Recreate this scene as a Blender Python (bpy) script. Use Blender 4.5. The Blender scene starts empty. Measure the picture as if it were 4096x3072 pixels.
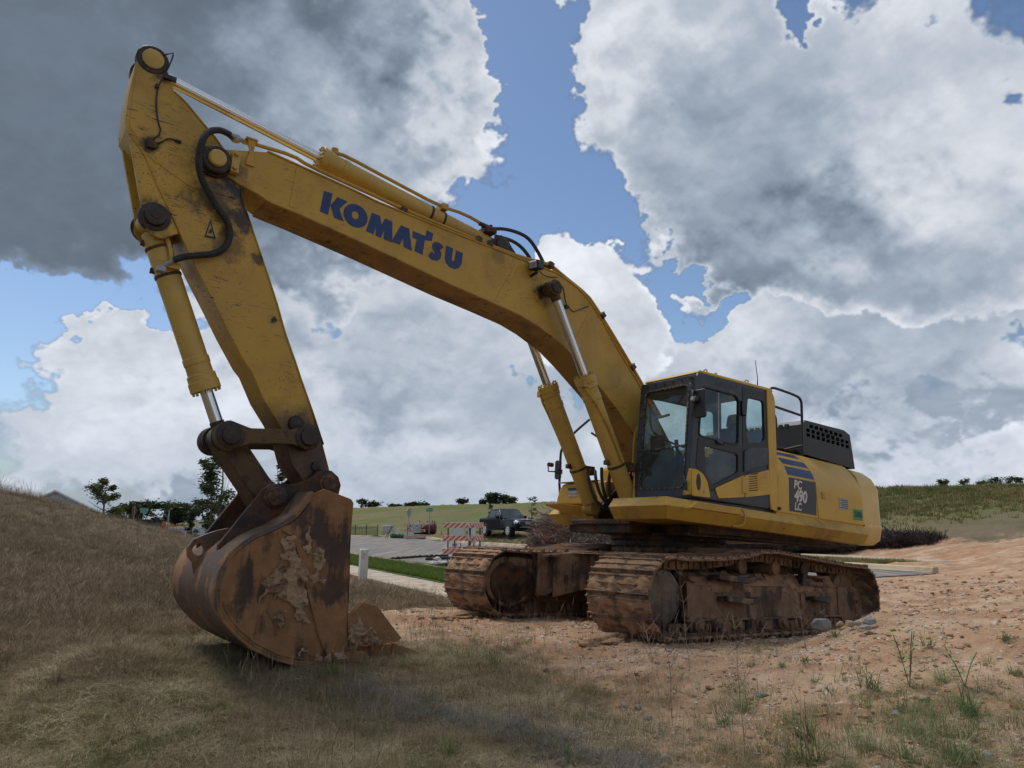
import bpy, bmesh, math, random
import numpy as np
from mathutils import Vector, Matrix
PI = math.pi
random.seed(7)
RNG = np.random.default_rng(7)
S = bpy.context.scene
COL = S.collection

# ------------------------------------------------------------------ camera
FPX = 2981.5                      # focal length in pixels of a 4096 px wide frame
PITCH = math.radians(10.5)
cam_d = bpy.data.cameras.new('camera')
cam_d.sensor_width = 36.0
cam_d.lens = 36.0 * FPX / 4096.0
cam_d.clip_start = 0.05
cam_d.clip_end = 9000.0
cam = bpy.data.objects.new('camera', cam_d)
COL.objects.link(cam)
cam.location = (0, 0, 1.5)
cam.rotation_euler = (PI / 2 + PITCH, 0, 0)
S.camera = cam

def sight(px, py):
    """direction of a place seen at (px, py) of the photograph, from the standing point"""
    a = (px - 2048) / FPX; b = (1536 - py) / FPX
    return Vector((a, math.cos(PITCH) - b * math.sin(PITCH), math.sin(PITCH) + b * math.cos(PITCH)))
def at(px, py, Y):
    d = sight(px, py); t = Y / d.y
    return Vector((d.x * t, Y, 1.5 + d.z * t))

# ------------------------------------------------------------------ node helpers
class N:
    """tiny wrapper around a node tree"""
    def __init__(s, nt): s.nt = nt
    def new(s, t, **kw):
        n = s.nt.nodes.new(t)
        for k, v in kw.items(): setattr(n, k, v)
        return n
    def put(s, sock, v):
        if v is None: return
        if isinstance(v, bpy.types.NodeSocket): s.nt.links.new(v, sock)
        elif isinstance(v, (tuple, list, Vector)):
            v = tuple(v)
            if len(sock.default_value) == 4 and len(v) == 3: v = v + (1,)
            sock.default_value = v
        else: sock.default_value = v
    def m(s, op, a, b=None, c=None, clamp=False):
        n = s.new('ShaderNodeMath', operation=op, use_clamp=clamp)
        s.put(n.inputs[0], a); s.put(n.inputs[1], b); s.put(n.inputs[2], c)
        return n.outputs[0]
    def v(s, op, a, b=None, out=0):
        n = s.new('ShaderNodeVectorMath', operation=op)
        s.put(n.inputs[0], a); s.put(n.inputs[1], b)
        return n.outputs[out]
    def noise(s, vec, scale, detail=4, rough=.5, dist=0, out=0, lac=2.0):
        n = s.new('ShaderNodeTexNoise')
        s.put(n.inputs['Vector'], vec); n.inputs['Scale'].default_value = scale
        n.inputs['Detail'].default_value = detail; n.inputs['Roughness'].default_value = rough
        n.inputs['Distortion'].default_value = dist; n.inputs['Lacunarity'].default_value = lac
        return n.outputs[out]
    def vor(s, vec, scale, feature='F1', out=0, rnd=1.0):
        n = s.new('ShaderNodeTexVoronoi', feature=feature)
        s.put(n.inputs['Vector'], vec); n.inputs['Scale'].default_value = scale
        n.inputs['Randomness'].default_value = rnd
        return n.outputs[out]
    def rng(s, x, a, b, c=0.0, d=1.0, smooth=False):
        n = s.new('ShaderNodeMapRange', interpolation_type='SMOOTHSTEP' if smooth else 'LINEAR')
        s.put(n.inputs[0], x)
        for i, q in enumerate((a, b, c, d)): s.put(n.inputs[i + 1], q)
        return n.outputs[0]
    def mix(s, f, a, b, blend='MIX'):
        n = s.new('ShaderNodeMix', data_type='RGBA', blend_type=blend)
        s.put(n.inputs['Factor'], f); s.put(n.inputs[6], a); s.put(n.inputs[7], b)
        return n.outputs[2]
    def mapping(s, vec, scale=(1, 1, 1), loc=(0, 0, 0), rot=(0, 0, 0)):
        n = s.new('ShaderNodeMapping')
        s.put(n.inputs[0], vec); n.inputs[1].default_value = loc; n.inputs[2].default_value = rot
        n.inputs[3].default_value = scale
        return n.outputs[0]

# ------------------------------------------------------------------ world: blue sky and broken cumulus
SUN_EL, SUN_AZ = math.radians(60), math.radians(-48)   # high, beyond the machine to the left, veiled by cloud
SKY_STRENGTH = 0.098
world = bpy.data.worlds.new('World'); S.world = world; world.use_nodes = True
wn = N(world.node_tree); world.node_tree.nodes.clear()
wo = wn.new('ShaderNodeOutputWorld')
sky = wn.new('ShaderNodeTexSky', sky_type='NISHITA', sun_disc=False, sun_elevation=SUN_EL, sun_rotation=SUN_AZ,
             altitude=200, air_density=1.0, dust_density=0.6, ozone_density=3.5)
bg_sky = wn.new('ShaderNodeBackground'); bg_sky.inputs[1].default_value = SKY_STRENGTH
world.node_tree.links.new(sky.outputs[0], bg_sky.inputs[0])
# broken cumulus computed as a map over the whole sky: U = x/(1+|y|), V = z/(1+|y|) of the direction
def make_sky(W=2800):
    H = W // 2
    r = np.random.default_rng(11)
    def tile_noise(n, octs, base, rough=.5):
        """tileable smooth noise, zero mean"""
        out = np.zeros((n, n), np.float32); amp = 1; tot = 0
        for o in range(octs):
            k = base * 2 ** o
            if k > n // 2: break
            g = r.standard_normal((k, k)).astype(np.float32)
            x = np.arange(n) * k / n; i = x.astype(int); f = (x - i).astype(np.float32)
            w = [(-.5*f+f*f-.5*f**3), (1-2.5*f*f+1.5*f**3), (.5*f+2*f*f-1.5*f**3), (-.5*f*f+.5*f**3)]
            M = sum(w[j][:, None] * g[(i + j - 1) % k] for j in range(4))
            M = sum(w[j][None, :] * M[:, (i + j - 1) % k] for j in range(4))
            out += M * amp; tot += amp * amp; amp *= rough
        return out / np.sqrt(tot) * .5
    def tile_puffs(n, k):
        """tileable rounded billows, 1 at the crown of a puff"""
        P = r.random((k, k, 3)).astype(np.float32)
        x = (np.arange(n) * k / n).astype(np.float32); i = x.astype(int); fx = x - i
        best = np.zeros((n, n), np.float32)
        for a in (-1, 0, 1):
            for b in (-1, 0, 1):
                q = P[(i + a) % k][:, (i + b) % k]
                d = ((q[..., 0] + a - fx[:, None]) ** 2 + (q[..., 1] + b - fx[None, :]) ** 2) / (.55 + .75 * q[..., 2]) ** 2
                best = np.maximum(best, np.sqrt(np.clip(1 - d, 0, 1)) * (.6 + .4 * q[..., 2]))
        return best
    NT = 1024
    T1 = tile_noise(NT, 8, 4, .56); T2 = tile_noise(NT, 8, 4, .56); T3 = tile_noise(NT, 7, 8, .60)
    C = sum(tile_puffs(NT, k) * a for k, a in ((8, .5), (17, .30), (37, .18), (80, .11), (160, .06)))
    C = (C - C.mean()) / C.std() * .5
    def samp(T, u, v):
        u = (u % 1.0) * NT; v = (v % 1.0) * NT
        i = u.astype(np.int32); j = v.astype(np.int32); fu = u - i; fv = v - j
        i %= NT; j %= NT
        i1 = (i + 1) % NT; j1 = (j + 1) % NT
        return (T[j, i] * (1 - fu) + T[j, i1] * fu) * (1 - fv) + (T[j1, i] * (1 - fu) + T[j1, i1] * fu) * fv
    U, V = np.meshgrid((np.arange(W, dtype=np.float32) + .5) / W * 2 - 1, (np.arange(H, dtype=np.float32) + .5) / H)
    q = U * U + V * V
    dy = np.maximum((1 - q) / (1 + q), .02); dx = 2 * U / (1 + q); dz = 2 * V / (1 + q)
    cp, sp = np.float32(np.cos(np.radians(10.5))), np.float32(np.sin(np.radians(10.5)))
    dep = np.maximum(dy * cp + dz * sp, .02)
    PX = np.clip(2048 + 2981.5 * dx / dep, -9000, 13000); PY = np.clip(1536 - 2981.5 * (dz * cp - dy * sp) / dep, -9000, 4000)
    su, sv = U, V
    wx = samp(T1, su * 1.2, sv * 1.6) * 2; wy = samp(T2, su * 1.2 + .3, sv * 1.6) * 2
    wx2 = samp(T3, su * 4.1, sv * 4.9) * 2; wy2 = samp(T3, su * 4.1 + .5, sv * 4.9 + .2) * 2
    def blobs(rows, wob=60.):
        acc = np.zeros_like(U); X = PX + wx * wob + wx2 * wob * .9; Y = PY + wy * wob + wy2 * wob * .9
        for (px, py, sx, sy, amp) in rows:
            acc += amp * np.exp(-.87 * (((X - px) / (sx * 1.15)) ** 2 + ((Y - py) / (sy * 1.15)) ** 2))
        return acc
    def nz(T, k, ky=None, off=0., w=.02):
        ky = ky or k * 1.25
        return samp(T, su * k + off + wx * w, sv * ky + off * .7 + wy * w)
    ss = lambda x, a, b: (lambda t: t * t * (3 - 2 * t))(np.clip((x - a) / (b - a), 0, 1))
    def shift(A, dx_, dy_): return np.roll(np.roll(A, dy_, 0), dx_, 1)
    s = W / 3200.
    lum = np.zeros_like(U); alp = np.zeros_like(U)
    soft_ = np.clip(.5 + 1.3 * nz(T2, 2.2, 2.8, .77), .12, 1.6)
    fine = .22 * nz(T3, 6, 7, .4, .01) + .15 * nz(T1, 14, 17, .1, .01) + .07 * nz(T1, 45, 52, .3, .01)
    def layer(B, noise, puff, edge, shade, relief, rim=.25, rimw=.45, fade=1.):
        """B smooth body, noise + puff break its outline; shade = luminance of the body; relief = side light on the puffs"""
        nonlocal lum, alp
        D = B + noise + puff + fine * .9
        a = ss(D, 0, edge * (.7 + 2.0 * soft_)) * fade
        rel = 0; F = puff * 1.3 + noise * .35 + fine * .35
        for k, w_ in ((3, .55), (8, .6), (20, .7), (48, .9), (110, 1.0)):
            k = max(1, int(k * s)); rel = rel + w_ * (F - shift(F, k // 3, -k))
        thick = ss(D, .0, rimw + edge)
        L = shade + rim * (1 - thick) + np.tanh(rel * 1.2) * relief * (1.25 - .75 * thick) + noise * .09
        L = np.clip(L, .13, .88)
        lum = lum * (1 - a) + L * a; alp = alp * (1 - a) + a
    # low veil of pale blue-grey air
    B = .22 + .55 * ss(PY, 1450, 1750) + blobs([(60, 1180, 330, 150, -.9), (380, 1250, 260, 90, -.7), (40, 1400, 180, 150, -.8), (2150, 400, 300, 700, -1.5), (2700, 1200, 280, 120, -1.0), (2100, 830, 400, 120, -.9), (3600, 1600, 800, 260, .5), (1700, 1900, 1500, 200, .6), (3200, 60, 300, 150, -1.2)])
    layer(B, .45 * nz(T1, .8, 2.4, .1), 0, .75, .37 + .10 * nz(T3, 1.6, 4.5, .3) + blobs([(3650, 1650, 600, 200, -.07), (3100, 1850, 500, 120, -.03)]), .05, .08)
    # the bank of cumulus low in the sky
    B = .20 + blobs([(450, 1560, 420, 230, .45), (150, 1800, 330, 130, .3), (900, 1480, 480, 260, .5), (1500, 1500, 600, 280, .55), (1900, 1350, 300, 300, .4), (1250, 1760, 300, 130, .25), (2250, 1700, 350, 260, .25),
        (2800, 1400, 380, 150, .70), (3150, 1420, 330, 130, .45), (3300, 1520, 250, 90, .25), (3850, 1920, 420, 60, .50), (3700, 1250, 420, 150, .55), (1900, 1970, 500, 60, .3), (700, 1330, 220, 110, .25),
        (60, 1150, 300, 130, -1.4), (330, 1215, 260, 75, -1.4), (50, 1400, 170, 130, -1.0), (130, 1620, 110, 30, -.3), (2730, 1190, 190, 80, -1.5), (3650, 1640, 520, 110, -.20), (3650, 1810, 330, 50, -.15), (2100, 250, 300, 700, -1.5), (2030, 840, 280, 75, -1.1), (2750, 1650, 330, 200, .45), (1900, 1080, 250, 80, .35)], 80)
    sh = .50 + blobs([(450, 1600, 420, 200, .13), (900, 1500, 250, 140, .07), (1350, 1350, 380, 120, -.13), (1600, 1650, 350, 150, .05), (1150, 1720, 330, 90, -.06), (1950, 1900, 600, 90, -.02), (2750, 1400, 330, 110, .12), (2300, 1500, 220, 220, -.02), (3200, 1500, 300, 90, -.04), (3600, 1630, 520, 150, -.17), (3150, 1780, 380, 110, -.10),
        (3700, 1250, 420, 160, -.10), (3850, 1930, 420, 50, .10), (250, 1870, 400, 70, .04), (1000, 1880, 400, 60, -.05), (1700, 1800, 300, 70, -.05), (2000, 1600, 200, 120, -.05)], 120)
    layer(B, .32 * nz(T3, 1.2, 2.4, .5), .20 * nz(C, 1.3, 2.3, .2, .03), .24, sh, .17, .15, .35)
    # bright tower behind the boom
    B = -.75 + blobs([(2200, 965, 75, 80, .85), (2330, 1040, 150, 110, 1.0), (2270, 1180, 160, 150, .85), (2450, 1230, 150, 150, 1.0), (2575, 1300, 110, 80, .75), (2520, 1480, 190, 160, .85), (2200, 1350, 200, 200, .6), (2140, 920, 40, 55, .3)], 22)
    layer(B, .16 * nz(T3, 3.0, 3.6, .15), .20 * nz(C, 2.6, 3.2, .33, .02), .12, .60 + blobs([(2300, 1050, 180, 120, .12), (2500, 1450, 200, 150, -.06)], 30), .19, .12, .3)
    # great cloud on the right
    B = -.06 + blobs([(2750, 350, 420, 480, .75), (2900, 850, 430, 240, .85), (2560, 180, 300, 260, .55), (3500, 450, 550, 420, .65), (3500, 900, 600, 250, .7), (3900, 600, 400, 500, .5), (2400, 420, 130, 300, .45), (2330, 220, 90, 220, .40),
        (2130, 60, 115, 260, -1.4), (2160, 500, 75, 260, -1.2), (2120, 850, 230, 180, -1.2), (2385, 830, 60, 110, -.7), (2400, 1150, 260, 150, -1.3), (2720, 1240, 240, 70, -1.1), (2750, 1060, 260, 70, .3), (3700, 1180, 600, 140, .4),
        (1500, 1100, 700, 900, -1.2), (500, 1300, 800, 600, -1.6), (3600, 1700, 900, 280, -1.7), (2600, 1700, 600, 350, -1.6), (1500, 1800, 1200, 350, -1.7), (3115, 40, 60, 120, -1.7), (3330, -10, 150, 50, -1.3), (3190, 190, 35, 35, -.6), (3000, 1290, 260, 40, -.4)], 55)
    sh = .44 + blobs([(2360, 350, 120, 300, .18), (2560, 120, 230, 160, .14), (2780, 250, 200, 250, -.02), (2850, 960, 420, 170, -.19), (3250, 1030, 330, 100, -.08), (3650, 600, 380, 170, .20), (3900, 350, 260, 140, .06), (3150, 500, 220, 250, -.03), (3850, 950, 400, 120, -.08), (3850, 180, 300, 120, -.02), (3350, 150, 200, 120, .05), (2950, 620, 260, 150, -.07)], 110)
    layer(B, .34 * nz(T2, 1.4, 1.8, .85), .17 * nz(C, 1.1, 1.4, .63, .03), .22, sh, .15, .20, .5)
    # dark cloud overhead on the left
    B = .02 + blobs([(300, 300, 900, 480, 1.0), (1100, 250, 700, 380, .8), (150, 850, 700, 230, .75), (900, 850, 600, 220, .55), (1500, 450, 380, 420, .6), (1750, 150, 230, 230, .45), (1750, 620, 330, 220, .6), (1350, 1080, 480, 150, .55), (2090, 650, 120, 50, .55), (1900, 350, 130, 300, .30),
        (2190, 60, 100, 260, -1.4), (2260, 420, 90, 200, -1.3), (2250, 870, 230, 90, -1.2), (2380, 700, 140, 160, -1.3), (3200, 500, 900, 900, -2.2), (200, 1400, 560, 220, -2.0), (2550, 1250, 650, 400, -2.2), (1100, 1700, 1000, 320, -1.8), (2000, 1080, 200, 120, -.6), (1500, 1900, 1500, 350, -1.8), (3600, 1600, 900, 500, -2)], 60)
    sh = .150 + blobs([(1930, 250, 150, 300, .30), (1800, 620, 280, 160, .28), (1500, 400, 330, 300, .17), (1350, 750, 350, 180, .14), (1100, 350, 300, 250, .07), (1300, 1120, 350, 110, .10), (600, 700, 350, 200, .015), (950, 1050, 250, 70, .06), (1000, 3000, 100, 100, 0)], 150)
    layer(B, .30 * nz(T1, 1.0, 1.4, .35), .17 * nz(C, .9, 1.2, .13, .03), .18 + .20 * ss(PY, 750, 1050) * ss(PX, 1500, 900), sh, .035 + .12 * ss(PX, 1000, 1700), .24 * ss(PX, 700, 1500) + .10, .55)
    t = ss(lum, .16, .66)[..., None]
    col = (1 - t) * np.array([.78, .99, 1.27], np.float32) + t * np.array([.955, 1.0, 1.08], np.float32)
    veil = ss(PY, 1000, 1900)[..., None] * .22
    col = col * (1 - veil) + np.array([.82, .98, 1.24], np.float32) * veil
    return np.concatenate([col * np.where(alp > .001, lum, .3)[..., None], alp[..., None]], -1).astype(np.float32)

sky_arr = make_sky(); SH, SWI = sky_arr.shape[:2]
img = bpy.data.images.new('cloud_map', SWI, SH, alpha=True, float_buffer=True); img.colorspace_settings.name = 'Non-Color'; img.alpha_mode = 'CHANNEL_PACKED'
img.pixels.foreach_set(sky_arr.ravel()); img.update()
sundir = Vector((math.sin(SUN_AZ) * math.cos(SUN_EL), math.cos(SUN_AZ) * math.cos(SUN_EL), math.sin(SUN_EL)))
sp_ = wn.new('ShaderNodeSeparateXYZ'); wn.put(sp_.inputs[0], wn.new('ShaderNodeTexCoord').outputs['Generated'])
den = wn.m('ADD', wn.m('ABSOLUTE', sp_.outputs[1]), 1.0)
cu_ = wn.m('MULTIPLY_ADD', wn.m('DIVIDE', sp_.outputs[0], den), .5, .5); cv_ = wn.m('DIVIDE', wn.m('MAXIMUM', sp_.outputs[2], 0.0), den)
cx_ = wn.new('ShaderNodeCombineXYZ'); wn.put(cx_.inputs[0], cu_); wn.put(cx_.inputs[1], cv_)
ti = wn.new('ShaderNodeTexImage', image=img, extension='EXTEND', interpolation='Cubic'); wn.put(ti.inputs[0], cx_.outputs[0])
bg_c = wn.new('ShaderNodeBackground'); wn.put(bg_c.inputs[0], ti.outputs[0]); bg_c.inputs[1].default_value = 1.0
mx = wn.new('ShaderNodeMixShader')
world.node_tree.links.new(ti.outputs[1], mx.inputs[0]); world.node_tree.links.new(bg_sky.outputs[0], mx.inputs[1])
world.node_tree.links.new(bg_c.outputs[0], mx.inputs[2]); world.node_tree.links.new(mx.outputs[0], wo.inputs[0])
world.cycles.sampling_method = 'MANUAL'; world.cycles.sample_map_resolution = 1024

sun_d = bpy.data.lights.new('sun', 'SUN'); sun_d.energy = 2.3; sun_d.angle = math.radians(26); sun_d.color = (1.0, .95, .88)
sun = bpy.data.objects.new('sun', sun_d); COL.objects.link(sun)
sun.rotation_euler = sundir.to_track_quat('Z', 'Y').to_euler()
S.view_settings.view_transform = 'Standard'; S.view_settings.look = 'None'
S.view_settings.exposure = 0.22; S.view_settings.gamma = 1.0; S.view_settings.use_curve_mapping = False
S.cycles.max_bounces = 6; S.cycles.diffuse_bounces = 3; S.cycles.glossy_bounces = 3; S.cycles.transmission_bounces = 6
S.cycles.transparent_max_bounces = 12; S.cycles.use_denoising = True
S.cycles.use_adaptive_sampling = True; S.cycles.adaptive_threshold = 0.015; S.cycles.adaptive_min_samples = 16
S.cycles.caustics_reflective = False; S.cycles.caustics_refractive = False
# ------------------------------------------------------------------ mesh builder
SLEW = math.radians(-4.09)
M_MACHINE = Matrix(((-.761984, .645907, .0467321, 2.195113), (-.644717, -.763416, .0391887, 10.96164), (.0609883, -.0002678, .998138, .109758), (0, 0, 0, 1)))
def link(o, parent=None):
    COL.objects.link(o)
    if parent is not None: o.parent = parent
    return o
def tag(o, label=None, cat=None, group=None, kind=None):
    if label: o['label'] = label
    if cat: o['category'] = cat
    if group: o['group'] = group
    if kind: o['kind'] = kind
    return o
def empty(name, loc=(0, 0, 0), rz=0.0, parent=None):
    o = bpy.data.objects.new(name, None); o.empty_display_size = .2
    link(o, parent); o.location = loc; o.rotation_euler = (0, 0, rz)
    return o
def basis(d):
    d = Vector(d).normalized()
    a = Vector((0, 0, 1)) if abs(d.z) < .9 else Vector((1, 0, 0))
    u = d.cross(a).normalized(); return u, d.cross(u).normalized(), d
class MB:
    def __init__(s): s.v = []; s.f = []; s.mi = []; s.cur = 0
    def add(s, vs, fs):
        n = len(s.v); s.v += [tuple(p) for p in vs]; s.f += [tuple(i + n for i in f) for f in fs]; s.mi += [s.cur] * len(fs); return s
    def mat(s, i): s.cur = i; return s
    def box(s, lo, hi, rot=None, piv=None):
        x0, y0, z0 = lo; x1, y1, z1 = hi
        vs = [Vector(p) for p in ((x0, y0, z0), (x1, y0, z0), (x1, y1, z0), (x0, y1, z0), (x0, y0, z1), (x1, y0, z1), (x1, y1, z1), (x0, y1, z1))]
        if rot is not None:
            c = Vector(piv) if piv is not None else sum(vs, Vector()) / 8
            vs = [c + rot @ (p - c) for p in vs]
        return s.add(vs, [(0, 3, 2, 1), (4, 5, 6, 7), (0, 1, 5, 4), (1, 2, 6, 5), (2, 3, 7, 6), (3, 0, 4, 7)])
    def cyl(s, a, b, r, r2=None, seg=20, cap=True):
        a, b = Vector(a), Vector(b); r2 = r if r2 is None else r2; u, w, d = basis(b - a)
        vs = []
        for k in range(seg):
            t = 2 * PI * k / seg; e = u * math.cos(t) + w * math.sin(t)
            vs += [a + e * r, b + e * r2]
        fs = [(2 * k, (2 * k + 2) % (2 * seg), (2 * k + 3) % (2 * seg), 2 * k + 1) for k in range(seg)]
        if cap: fs += [tuple(2 * k for k in range(seg))[::-1], tuple(2 * k + 1 for k in range(seg))]
        return s.add(vs, fs)
    def lathe(s, a, b, prof, seg=24):
        """prof = [(t along a->b in metres, radius)]"""
        a, b = Vector(a), Vector(b); u, w, d = basis(b - a); n = len(prof); vs = []
        for k in range(seg):
            th = 2 * PI * k / seg; e = u * math.cos(th) + w * math.sin(th)
            vs += [a + d * t + e * r for t, r in prof]
        fs = [(k * n + j, ((k + 1) % seg) * n + j, ((k + 1) % seg) * n + j + 1, k * n + j + 1) for k in range(seg) for j in range(n - 1)]
        fs += [tuple(k * n for k in range(seg))[::-1], tuple(k * n + n - 1 for k in range(seg))]
        return s.add(vs, fs)
    def tube(s, path, r, seg=8, smooth=0, ring=0.0):
        P = [Vector(p) for p in path]
        for _ in range(smooth):
            Q = [P[0]]
            for i in range(len(P) - 1): Q += [P[i] * .75 + P[i + 1] * .25, P[i] * .25 + P[i + 1] * .75]
            P = Q + [P[-1]]
        n = len(P); vs = []; u = None
        for i, p in enumerate(P):
            d = (P[min(i + 1, n - 1)] - P[max(i - 1, 0)])
            if d.length < 1e-7: d = Vector((0, 0, 1))
            d.normalize()
            if u is None: u = basis(d)[0]
            else:
                u = u - d * u.dot(d)
                u = u.normalized() if u.length > 1e-5 else basis(d)[0]
            w = d.cross(u); rr = r * (1 + (ring if i % 2 else 0)) if not isinstance(r, (list, tuple)) else r[min(i, len(r) - 1)]
            vs += [p + (u * math.cos(2 * PI * k / seg) + w * math.sin(2 * PI * k / seg)) * rr for k in range(seg)]
        fs = [(i * seg + k, i * seg + (k + 1) % seg, (i + 1) * seg + (k + 1) % seg, (i + 1) * seg + k) for i in range(n - 1) for k in range(seg)]
        fs += [tuple(range(seg))[::-1], tuple((n - 1) * seg + k for k in range(seg))]
        return s.add(vs, fs)
    def plate(s, outer, lo, hi, holes=(), fn=None):
        """flat plate: 2D outline (with holes) swept from lo to hi; default plane is x,z swept along y"""
        from mathutils.geometry import tessellate_polygon
        fn = fn or (lambda a, b, t: (a, t, b))
        loops = [list(outer)] + [list(h) for h in holes]
        if len(holes):
            pts = [p for l in loops for p in l]
            tris = tessellate_polygon([[Vector((p[0], p[1], 0)) for p in l] for l in loops])
            faces = [tuple(t) for t in tris]
        else:
            pts = loops[0]; faces = [tuple(range(len(pts)))]
        n = len(pts); vs = [fn(a, b, lo) for a, b in pts] + [fn(a, b, hi) for a, b in pts]
        fs = [tuple(f) for f in faces] + [tuple(i + n for i in f)[::-1] for f in faces]
        k = 0
        for l in loops:
            m = len(l); fs += [(k + i, k + n + i, k + n + (i + 1) % m, k + (i + 1) % m) for i in range(m)]; k += m
        return s.add(vs, fs)
    def loft(s, rings):
        n = len(rings[0]); vs = [p for r in rings for p in r]
        fs = [(i * n + k, i * n + (k + 1) % n, (i + 1) * n + (k + 1) % n, (i + 1) * n + k) for i in range(len(rings) - 1) for k in range(n)]
        fs += [tuple(range(n))[::-1], tuple((len(rings) - 1) * n + k for k in range(n))]
        return s.add(vs, fs)
    def bolts(s, c, axis, R, n, r=.014, h=.02, ph=0.):
        c = Vector(c); u, w, d = basis(axis)
        for k in range(n):
            t = 2 * PI * k / n + ph; p = c + (u * math.cos(t) + w * math.sin(t)) * R
            s.cyl(p, p + d * h, r, seg=6)
        return s
    def build(s, name, mats, parent=None, bevel=0.0, ang=32, slew=False, seg=2, data_only=False):
        me = bpy.data.meshes.new(name); me.from_pydata(s.v, [], s.f)
        for m_ in (mats if isinstance(mats, (list, tuple)) else [mats]): me.materials.append(m_)
        me.polygons.foreach_set('material_index', s.mi)
        bm = bmesh.new(); bm.from_mesh(me); bmesh.ops.recalc_face_normals(bm, faces=bm.faces); bm.to_mesh(me); bm.free()
        me.polygons.foreach_set('use_smooth', [True] * len(me.polygons)); me.set_sharp_from_angle(angle=math.radians(ang))
        me.update()
        if data_only: return me
        o = bpy.data.objects.new(name, me); link(o, parent)
        if slew: o.rotation_euler = (0, 0, SLEW)
        if bevel > 0:
            b = o.modifiers.new('edges', 'BEVEL'); b.width = bevel; b.segments = seg; b.limit_method = 'ANGLE'; b.angle_limit = math.radians(38)
        return o
def U(mb, name, mats, bevel=0., par=None, **k):
    """part of the slewing upper works (machine frame turned by the slew angle)"""
    return mb.build(name, mats, par or EXC, bevel, slew=par is None, **k)
def text_mesh(txt, size, bold=0.0, shear=0.0, space=1.0, line=1.0, align='CENTER'):
    cu = bpy.data.curves.new('lettering', 'FONT'); cu.body = txt; cu.size = size; cu.offset = bold; cu.shear = shear
    cu.space_character = space; cu.space_line = line; cu.align_x = align; cu.align_y = 'CENTER'; cu.resolution_u = 3
    o = bpy.data.objects.new('lettering', cu); COL.objects.link(o)
    dg = bpy.context.evaluated_depsgraph_get(); dg.update(); me = o.evaluated_get(dg).to_mesh()
    vs = [tuple(v.co) for v in me.vertices]; fs = [tuple(p.vertices) for p in me.polygons]
    o.evaluated_get(dg).to_mesh_clear(); bpy.data.objects.remove(o); bpy.data.curves.remove(cu)
    return vs, fs
def text_on(mb, txt, size, org, ex, ey, sx=1.0, **k):
    vs, fs = text_mesh(txt, size, **k); vs = [(v[0] * sx, v[1], v[2]) for v in vs]; org, ex, ey = Vector(org), Vector(ex).normalized(), Vector(ey).normalized()
    return mb.add([org + ex * v[0] + ey * v[1] for v in vs], fs)
def rrect(x0, y0, x1, y1, r, n=4):
    out = []
    for cx, cy, a in ((x1 - r, y1 - r, 0), (x0 + r, y1 - r, 90), (x0 + r, y0 + r, 180), (x1 - r, y0 + r, 270)):
        out += [(cx + r * math.cos(math.radians(a + 90 * i / n)), cy + r * math.sin(math.radians(a + 90 * i / n))) for i in range(n + 1)]
    return out
def circ(cx, cy, r, n=20, a0=0): return [(cx + r * math.cos(2 * PI * k / n + a0), cy + r * math.sin(2 * PI * k / n + a0)) for k in range(n)]
def rounded(pts, r, n=3):
    """2D polygon with its corners rounded"""
    out = []; m = len(pts)
    for i in range(m):
        p, q, w = Vector(pts[i - 1]), Vector(pts[i]), Vector(pts[(i + 1) % m])
        a, b = (p - q), (w - q); d = min(r, a.length * .45, b.length * .45); A = q + a.normalized() * d; B = q + b.normalized() * d
        for k in range(n + 1):
            t = k / n; out.append(tuple((1 - t) ** 2 * A + 2 * t * (1 - t) * q + t * t * B))
    return out

# ------------------------------------------------------------------ materials
def new_mat(name):
    m = bpy.data.materials.new(name); m.use_nodes = True; nt = m.node_tree; nt.nodes.clear()
    n = N(nt); out = n.new('ShaderNodeOutputMaterial'); b = n.new('ShaderNodeBsdfPrincipled'); nt.links.new(b.outputs[0], out.inputs[0])
    return m, n, b, out
def plain(name, col, rough=.6, metal=0., spec=.5, bump=0., bscale=40, vary=.0, vscale=3., dirt=None, dirt_amt=0.):
    m, n, b, out = new_mat(name)
    co = n.new('ShaderNodeTexCoord').outputs['Object']
    c = (*col, 1)
    if vary: c = n.mix(n.rng(n.noise(co, vscale, 4, .6), .3, .7), tuple(x * (1 - vary) for x in col), tuple(min(1, x * (1 + vary)) for x in col))
    if dirt:
        f = n.m('MULTIPLY', n.rng(n.noise(co, vscale * 1.7, 6, .65), .62 - dirt_amt * .5, .72 - dirt_amt * .3, 0, 1), .9)
        c = n.mix(f, c, (*dirt, 1))
    n.put(b.inputs['Base Color'], c); b.inputs['Roughness'].default_value = rough; b.inputs['Metallic'].default_value = metal
    b.inputs['Specular IOR Level'].default_value = spec
    if bump:
        bp = n.new('ShaderNodeBump'); bp.inputs['Strength'].default_value = bump; bp.inputs['Distance'].default_value = .02
        n.put(bp.inputs['Height'], n.noise(co, bscale, 4, .6)); n.put(b.inputs['Normal'], bp.outputs[0])
    return m
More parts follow.
